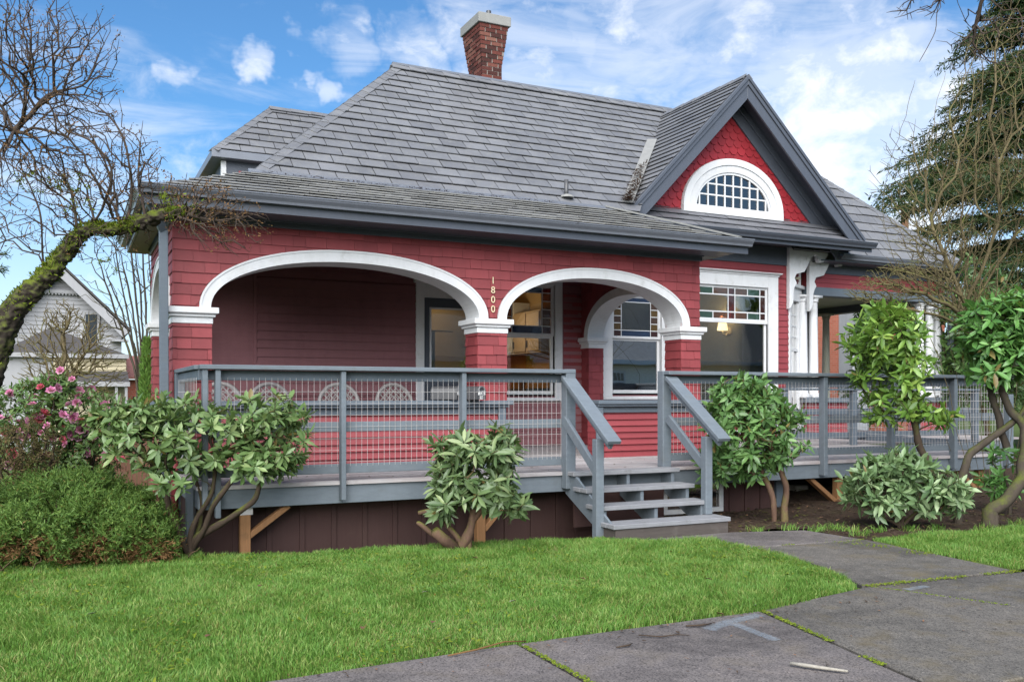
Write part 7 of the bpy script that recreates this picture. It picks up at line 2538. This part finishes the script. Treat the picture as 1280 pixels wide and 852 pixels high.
# bark chips and litter on the bed
mb = MB(); rr = random.Random(12)
for i in range(4200):
    x, y = rr.uniform(5.9, 12), rr.uniform(6.1, 9.2)
    if in_poly(x, y, LAWN_R) or (x < 6.75 and y < 7.15): continue
    p = Vector((x, y, hmap(x, y) + rr.uniform(-.005, .022))); a = rr.random() * 3.14; L = rr.uniform(.006, .035); w = rr.uniform(.003, .010)
    v, s = Vector((math.cos(a), math.sin(a), rr.uniform(-.25, .25))) * L, Vector((-math.sin(a), math.cos(a), rr.uniform(-.3, .3))) * w
    mb.poly([p - v - s, p + v - s, p + v + s, p - v + s], rr.choice((0, 0, 0, 0, 0, 0, 1, 1, 2)) if i > 60 else 1)
tag(mb.build('bark_chips', [M['twig'], M['bark_pale'], M['dead_leaf']], fix=False), kind='stuff')

# sticks, twigs and fallen leaves on the walk and lawn
def stick(name, label, pts, r, mat, cat='stick', group=None):
    mb = MB(); mb.tube(pts, r, 8); o = mb.build(name, mat, None, origin=pts[0], smooth=True); return tag(o, label, cat, group)


stick('stick', 'pale broken stick lying on the sidewalk slab', [(3.225, 3.485, .018), (3.26, 3.42, .020), (3.31, 3.36, .017), (3.385, 3.265, .016)], [.008, .010, .009, .006], M['stick'])
stick('stick', 'dark twig with a bent end lying beside the lawn edge on the walk', [(2.86, 4.28, .012), (2.95, 4.20, .012), (3.06, 4.20, .01), (3.12, 4.16, .01)], [.003, .004, .003, .002], M['twig'])
stick('stick', 'short thick dark twig near the blue paint mark', [(3.22, 4.33, .012), (3.30, 4.30, .014), (3.39, 4.31, .012)], [.005, .006, .003], M['twig'])
stick('stick', 'small dark twig left of the bent twig on the slab', [(2.62, 4.13, .01), (2.70, 4.13, .012), (2.74, 4.16, .01)], [.004, .005, .002], M['twig'])
stick('stick', 'long thin brown stem at the foot of the lawn edge', [(1.75, 4.36, .014), (1.92, 4.38, .02), (2.10, 4.42, .03), (2.24, 4.44, .012)], [.004, .005, .004, .003], M['juniper_brown'])
mb = MB(); rr = random.Random(15)
for i in range(260):
    q = rr.random()
    x, y, z = (rr.uniform(.9, 5.0), 4.40 + rr.gauss(-.03, .05) + (.25 if False else 0), .008) if q < .5 else (rr.uniform(1.0, 6.4), rr.uniform(3.2, 4.5), .008)
    a = rr.random() * 3.14; L = rr.uniform(.004, .018); w = L * rr.uniform(.15, .6)
    v, s = Vector((math.cos(a), math.sin(a), rr.uniform(-.1, .3))) * L, Vector((-math.sin(a), math.cos(a), rr.uniform(-.2, .2))) * w
    p = Vector((x, y, z + L * .3)); mb.poly([p - v, p + s, p + v, p - s], rr.choice((0, 1, 1)))
tag(mb.build('leaf_bits', [M['dead_leaf'], M['twig']], fix=False), kind='stuff')
lf = M['dead_leaf']
X = [(2.10, 5.7), (3.3, 5.6), (1.2, 6.4), (2.5, 5.2), (4.1, 5.2), (.7, 5.2), (3.9, 4.55), (3.6, 4.45), (1.9, 4.95), (.1, 6.0), (2.95, 6.7), (1.5, 5.0)]
for i, (x, y) in enumerate(X):
    o = leaves('fallen_leaf', [[x, y, .045 if y > 4.6 else .012]], [[math.cos(i * 2.1), math.sin(i * 2.1), .15]], [[.1, .2, 1]], [.055 + .012 * (i % 3)], .45, M['stick'] if i % 3 == 0 else lf, None, droop=.1, fold=2)
    tag(o, 'small fallen brown leaf lying on the lawn or its edge', 'leaf', 'fallen leaves on the lawn')
# droppings of leaf litter on the deck
mb = MB(); rr = random.Random(19)
for i in range(150):
    x, y = rr.uniform(1.2, 9), rr.uniform(8.2, 9.6); a = rr.random() * 3.14; L = rr.uniform(.008, .028)
    v, s = Vector((math.cos(a), math.sin(a), .1)) * L, Vector((-math.sin(a), math.cos(a), .1)) * L * .35
    p = Vector((x, y, ZD + .010)); mb.poly([p - v, p + s, p + v, p - s])
tag(mb.build('deck_litter', M['twig'], fix=False), kind='stuff')
# ================================================================== neighbours
def siding_box(name, label, x0, x1, y0, z0, z1, row, mat, parent):
    mb = MB(); wall_siding(mb, WallF('x', y0, -1), x0, x1, None, None, z0, z1, row, None, low=.03, top=.005, thick=.02)
    return mb.build(name, mat, parent, fix=False)


# white house with a steep gable on the left
D_ = 30
nb = at(70, 490, D_)
Y_ = nb.y
wl = thing('neighbour_house', 'white clapboard neighbour house with a steep front gable at the far left', 'house', (nb.x, Y_, 0))
ap = atY(72, 335, Y_); rg_ = atY(160, 412, Y_); lf_ = atY(-20, 412, Y_)
x0, x1 = atY(-8, 420, Y_).x, atY(152, 420, Y_).x
ez = atY(150, 418, Y_).z
mb = MB(); mb.prism([(x0, Y_ + .02, -.1), (x1, Y_ + .02, -.1), (x1, Y_ + .02, ez), (ap.x, Y_ + .02, ap.z - .12), (x0, Y_ + .02, ez)], (0, 8, 0)); mb.build('wall', M['house_white'], wl)
mb = MB()
gl_ = lambda s: -1e9
wall_siding(mb, WallF('x', Y_ + .015, -1), x0, x1, lambda s: -1e9, lambda s: ez + (ap.z - .12 - ez) * (1 - abs(s - ap.x) / ((x1 - x0) / 2)) if abs(s - ap.x) < (x1 - x0) / 2 else ez, 0, ap.z, .14, None, low=.03, top=.005, thick=.02)
mb.build('siding', M['house_white'], wl, fix=False)
mb = MB()
for foot in (Vector((rg_.x, 0, rg_.z - .1)), Vector((lf_.x, 0, rg_.z - .1))):
    rake(mb, Vector((ap.x, 0, ap.z + .1)), foot, Y_ - .5, Y_ - .42, 0, .26)
mb.build('bargeboard', M['house_white'], wl)
mb = MB()
for foot in (Vector((rg_.x + .05, 0, rg_.z - .08)), Vector((lf_.x - .05, 0, rg_.z - .08))):
    rake(mb, Vector((ap.x, 0, ap.z + .14)), foot, Y_ - .55, Y_ + 8.4, -.06, -.001)
mb.build('roof', M['roof_dark'], wl)
az = atY(80, 365, Y_).z
mb = MB(); mb.box(ap.x - 1.02, ap.x + 1.05, Y_ - .16, Y_ - .02, az - .05, az + .05)
k = ap.x - 1.0
while k < ap.x + 1.0: mb.prism([(k, Y_ - .14, az - .05), (k + .05, Y_ - .14, az - .12), (k + .1, Y_ - .14, az - .05)], (0, .03, 0)); k += .1
mb.build('scalloped_band', M['house_white'], wl)
wx = atY(114, 410, Y_)
mb = MB(); mb.box(wx.x - .26, wx.x + .26, Y_ - .06, Y_ - .02, atY(0, 432, Y_).z, atY(114, 390, Y_).z); wnd = mb.build('window', M['house_white'], wl)
mb = MB(); mb.box(wx.x - .17, wx.x + .17, Y_ - .075, Y_ - .062, atY(0, 430, Y_).z, atY(114, 393, Y_).z); mb.build('pane', M['far_window'], wnd)
mb = MB(); mb.box(rg_.x - .55, rg_.x, Y_ - .4, Y_ + .0, rg_.z - .42, rg_.z - .36); mb.build('eave_return', M['house_white'], wl)

# garage in front of it
D_ = 22.5
gb_ = at(80, 490, D_); Yg = gb_.y
gr = thing('garage', 'low garage with dark hipped roof and cream side in front of the white house', 'garage', (gb_.x, Yg, 0))
gx0, gx1 = atY(5, 450, Yg).x, atY(158, 450, Yg).x
gm = atY(66, 450, Yg).x
ze = atY(60, 442, Yg).z; za = atY(62, 411, Yg).z
mb = MB(); mb.box(gx0, gm, Yg + .02, Yg + 4, -.1, ze); mb.build('front_wall', M['house_white'], gr)
mb = MB(); mb.box(gm + .01, gx1, Yg + .0, Yg + 4, -.1, ze); mb.build('side_wall', M['house_beige'], gr)
siding_box('siding', None, gm + .01, gx1 - .01, Yg - .003, 0, ze, .11, M['house_beige'], gr)
xa = atY(62, 411, Yg).x
mb = MB(); e = .12
B4 = [(gx0 - e, Yg - e, ze), (gx1 + .03, Yg - e, ze), (gx1 + .03, Yg + 4.2, ze), (gx0 - e, Yg + 4.2, ze)]
R2 = [(xa, Yg + 1.2, za + .12), (xa, Yg + 3, za + .12)]
mb.poly([B4[0], B4[1], R2[0]]); mb.poly([B4[1], B4[2], R2[1], R2[0]]); mb.poly([B4[2], B4[3], R2[1]]); mb.poly([B4[3], B4[0], R2[0], R2[1]])
mb.build('roof', M['roof_dark'], gr)
mb = MB(); mb.box(gx0 - e, gx1 + .05, Yg - e - .03, Yg - e, ze - .09, ze + .015); mb.build('fascia', M['house_white'], gr)
# lean-to roof
zl, zh = atY(100, 480, Yg).z, atY(100, 471, Yg).z
mb = MB(); mb.hexa([(gm + .2, Yg - .9, zl), (gx1 + .02, Yg - .9, zl), (gx1 + .02, Yg - .01, zh + .1), (gm + .2, Yg - .01, zh + .1), (gm + .2, Yg - .9, zl + .05), (gx1 + .02, Yg - .9, zl + .05), (gx1 + .02, Yg - .01, zh + .15), (gm + .2, Yg - .01, zh + .15)]); mb.build('lean_to_roof', M['roof_dark'], gr)
mb = MB(); mb.box(gm + .2, gx1 + .03, Yg - .94, Yg - .902, zl - .06, zl + .05)
for x in (gm + .25, gx1 - .3, gx1 - .08): mb.box(x, x + .06, Yg - .88, Yg - .82, -.1, zl - .06)
mb.build('lean_to_frame', M['house_white'], gr)

# low faded-red roof further off
D_ = 34
b_ = at(172, 480, D_); Yr = b_.y
rh = thing('brick_cottage', 'small low building with a faded red roof left of the porch corner', 'building', (b_.x, Yr, 0))
a0, a1 = atY(152, 470, Yr), atY(196, 445, Yr)
mb = MB(); mb.hexa([(a0.x - .5, Yr, a0.z - .1), (a1.x + 2, Yr, a0.z - .1), (a1.x + 2, Yr + 2.5, a1.z), (a0.x - .5, Yr + 2.5, a1.z), (a0.x - .5, Yr, a0.z), (a1.x + 2, Yr, a0.z), (a1.x + 2, Yr + 2.5, a1.z + .1), (a0.x - .5, Yr + 2.5, a1.z + .1)]); mb.build('roof', M['roof_pink'], rh)
mb = MB(); mb.box(a0.x - .3, a1.x + 1.8, Yr + .3, Yr + 2.3, -.1, a0.z - .12); mb.build('wall', M['brick_wall'], rh)
mb = MB(); mb.box(a0.x + .4, a0.x + .9, Yr + .27, Yr + .298, .6, 1.3); mb.build('window', M['far_window'], rh)

# board fence behind the shrubs
f0, f1 = at(95, 520, 14.0), at(205, 520, 14.5)
fn = thing('board_fence', 'weathered brown board fence behind the pink camellia', 'fence', (f0.x, f0.y, 0))
mb = MB(); n_ = 16; rr = random.Random(3)
for i in range(n_):
    p = f0.lerp(f1, i / n_); q = f0.lerp(f1, (i + .9) / n_); h_ = .92 + rr.uniform(-.02, .03)
    mb.hexa([(p.x, p.y, -.07), (q.x, q.y, -.07), (q.x, q.y + .02, -.07), (p.x, p.y + .02, -.07), (p.x, p.y, h_), (q.x, q.y, h_), (q.x, q.y + .02, h_), (p.x, p.y + .02, h_)])
mb.build('boards', M['fence_brown'], fn)
mb = MB(); mb.bar((f0.x, f0.y + .045, .75), (f1.x, f1.y + .045, .75), .04, .08); mb.bar((f0.x, f0.y + .045, .2), (f1.x, f1.y + .045, .2), .04, .08); mb.build('rails', M['fence_brown'], fn)
mb = MB(); mb.bar((f0.x - .05, f0.y, -.07), (f0.x - .05, f0.y, 1.0), .08, .08); mb.bar((f1.x + .05, f1.y, -.07), (f1.x + .05, f1.y, 1.0), .08, .08); mb.build('post', M['fence_brown'], fn)

# brick building seen through the porch
D_ = 34
b_ = at(1080, 490, D_); Yb = b_.y
bb = thing('brick_building', 'red brick building with white doors seen through the right porch', 'building', (b_.x, Yb, 0))
bx0, bx1 = atY(1025, 440, Yb).x, atY(1100, 440, Yb).x + 3.5
bz = atY(1050, 372, Yb).z
mb = MB(); mb.box(bx0 - 1.5, bx1, Yb, Yb + 6, -.1, bz + 1.2); mb.build('wall', M['brick_wall'], bb)
mb = MB(); mb.box(bx0 - 1.6, bx1 + .1, Yb - .1, Yb + 6.1, bz + 1.2, bz + 1.4); mb.build('roof', M['roof_dark'], bb)
p0, p1 = atY(1048, 376, Yb), atY(1085, 510, Yb)
mb = MB(); mb.box(p0.x, p1.x, Yb - .05, Yb - .01, -.05, p0.z); dr_ = mb.build('door_panel', M['house_white'], bb)
q0 = atY(1064, 436, Yb)
mb = MB(); mb.box(q0.x, p1.x - .1, Yb - .08, Yb - .052, -.03, q0.z); mb.build('door', simple('door_white', (.5, .5, .53), .5), bb, bevel=.01)
mb = MB(); mb.box(q0.x + .08, q0.x + .12, Yb - .12, Yb - .081, 1.0, 1.1); mb.build('handle', M['dark_metal'], bb)

# utility pole beyond the roof
D_ = 38
p0 = at(1131, 255, D_)
up = thing('utility_pole', 'wooden utility pole with a crossarm above the right roof', 'pole', (p0.x, p0.y, 0))
mb = MB(); mb.tube([(p0.x, p0.y, -.1), (p0.x, p0.y, p0.z)], [.17, .15], 12); mb.build('shaft', M['pole'], up, smooth=True)
cz = at(1131, 262, D_).z
mb = MB(); mb.box(p0.x - .75, p0.x + .75, p0.y - .2, p0.y - .1, cz - .08, cz + .08); mb.build('crossarm', M['pole'], up)
mb = MB()
for x in (-.68, -.3, .3, .68): mb.lathe([(.03, 0), (.05, .05), (.03, .12)], (p0.x + x, p0.y - .15, cz + .08), 8)
mb.build('insulators', M['metal_cap'], up)

# house across the street (it shows only as the reflection in the window glass)
ax = thing('street_house', 'grey cottage with white trimmed windows across the street, reflected in the glass', 'house', (24, -19, 0))
Yh = -18
mb = MB(); mb.box(14, 40, Yh - 8, Yh, -.1, 3.3); mb.build('wall', simple('taupe_siding', (.72, .69, .62), .8), ax)
mb = MB(); mb.hexa([(13.4, Yh - 8.6, 3.3), (40.6, Yh - 8.6, 3.3), (40.6, Yh + .6, 3.3), (13.4, Yh + .6, 3.3), (17, Yh - 4.6, 8.2), (37, Yh - 4.6, 8.2), (37, Yh - 3.6, 8.2), (17, Yh - 3.6, 8.2)]); mb.build('roof', simple('far_shingles', (.36, .345, .32), .9, .2, 4, .3), ax)
mb = MB(); mb.box(13.3, 40.7, Yh + .61, Yh + .75, 3.08, 3.32); mb.build('eave', M['white'], ax)
for x in (18.2, 22.6, 26.0, 30.5, 34.5):
    mb = MB(); mb.box(x, x + 2.0, Yh + .02, Yh + .12, .9, 2.75); w_ = mb.build('window', M['white'], ax)
    mb = MB(); mb.box(x + .12, x + .55, Yh + .121, Yh + .14, 1.05, 2.6); mb.box(x + .7, x + 1.88, Yh + .121, Yh + .14, 1.05, 2.0); mb.box(x + .7, x + 1.88, Yh + .121, Yh + .14, 2.12, 2.6); mb.build('pane', M['far_window'], w_)
    mb = MB()
    for q in range(1, 5): mb.box(x + .7 + q * .236 - .02, x + .7 + q * .236 + .02, Yh + .141, Yh + .15, 2.12, 2.6); mb.box(x + .12, x + .55, Yh + .141, Yh + .15, 1.05 + q * .31 - .02, 1.05 + q * .31 + .02)
    mb.build('glazing_bars', M['white'], w_)
rng = np.random.default_rng(101)
for i, (x, y, r_, h_) in enumerate(((2, -24, 5, 9), (9, -20, 3.5, 6.5), (46, -22, 6, 10), (-9, -22, 5, 8))):
    n_ = 2600; v = unit(rng.normal(size=(n_, 3))) * (rng.random(n_) ** .33)[:, None]
    P = np.array([x, y, h_ * .58]) + v * np.array([r_, r_ * .6, h_ * .45])
    t = thing('street_tree', ['broad leafy tree across the street opposite the porch', 'smaller leafy tree left of the grey cottage across the street', 'tall leafy tree right of the grey cottage across the street', 'leafy tree farthest along the street opposite'][i], 'tree', (x, y, 0))
    leaves('crown', P, rng.normal(0, 1, (n_, 3)), rng.normal(0, 1, (n_, 3)), rng.uniform(.5, 1.1, n_), .5, M['leaf_hedge'], t)
    mb = MB(); mb.tube([(x, y, -.1), (x, y, h_ * .6)], [.3, .15], 8); mb.build('trunk', M['bark_grey'], t)
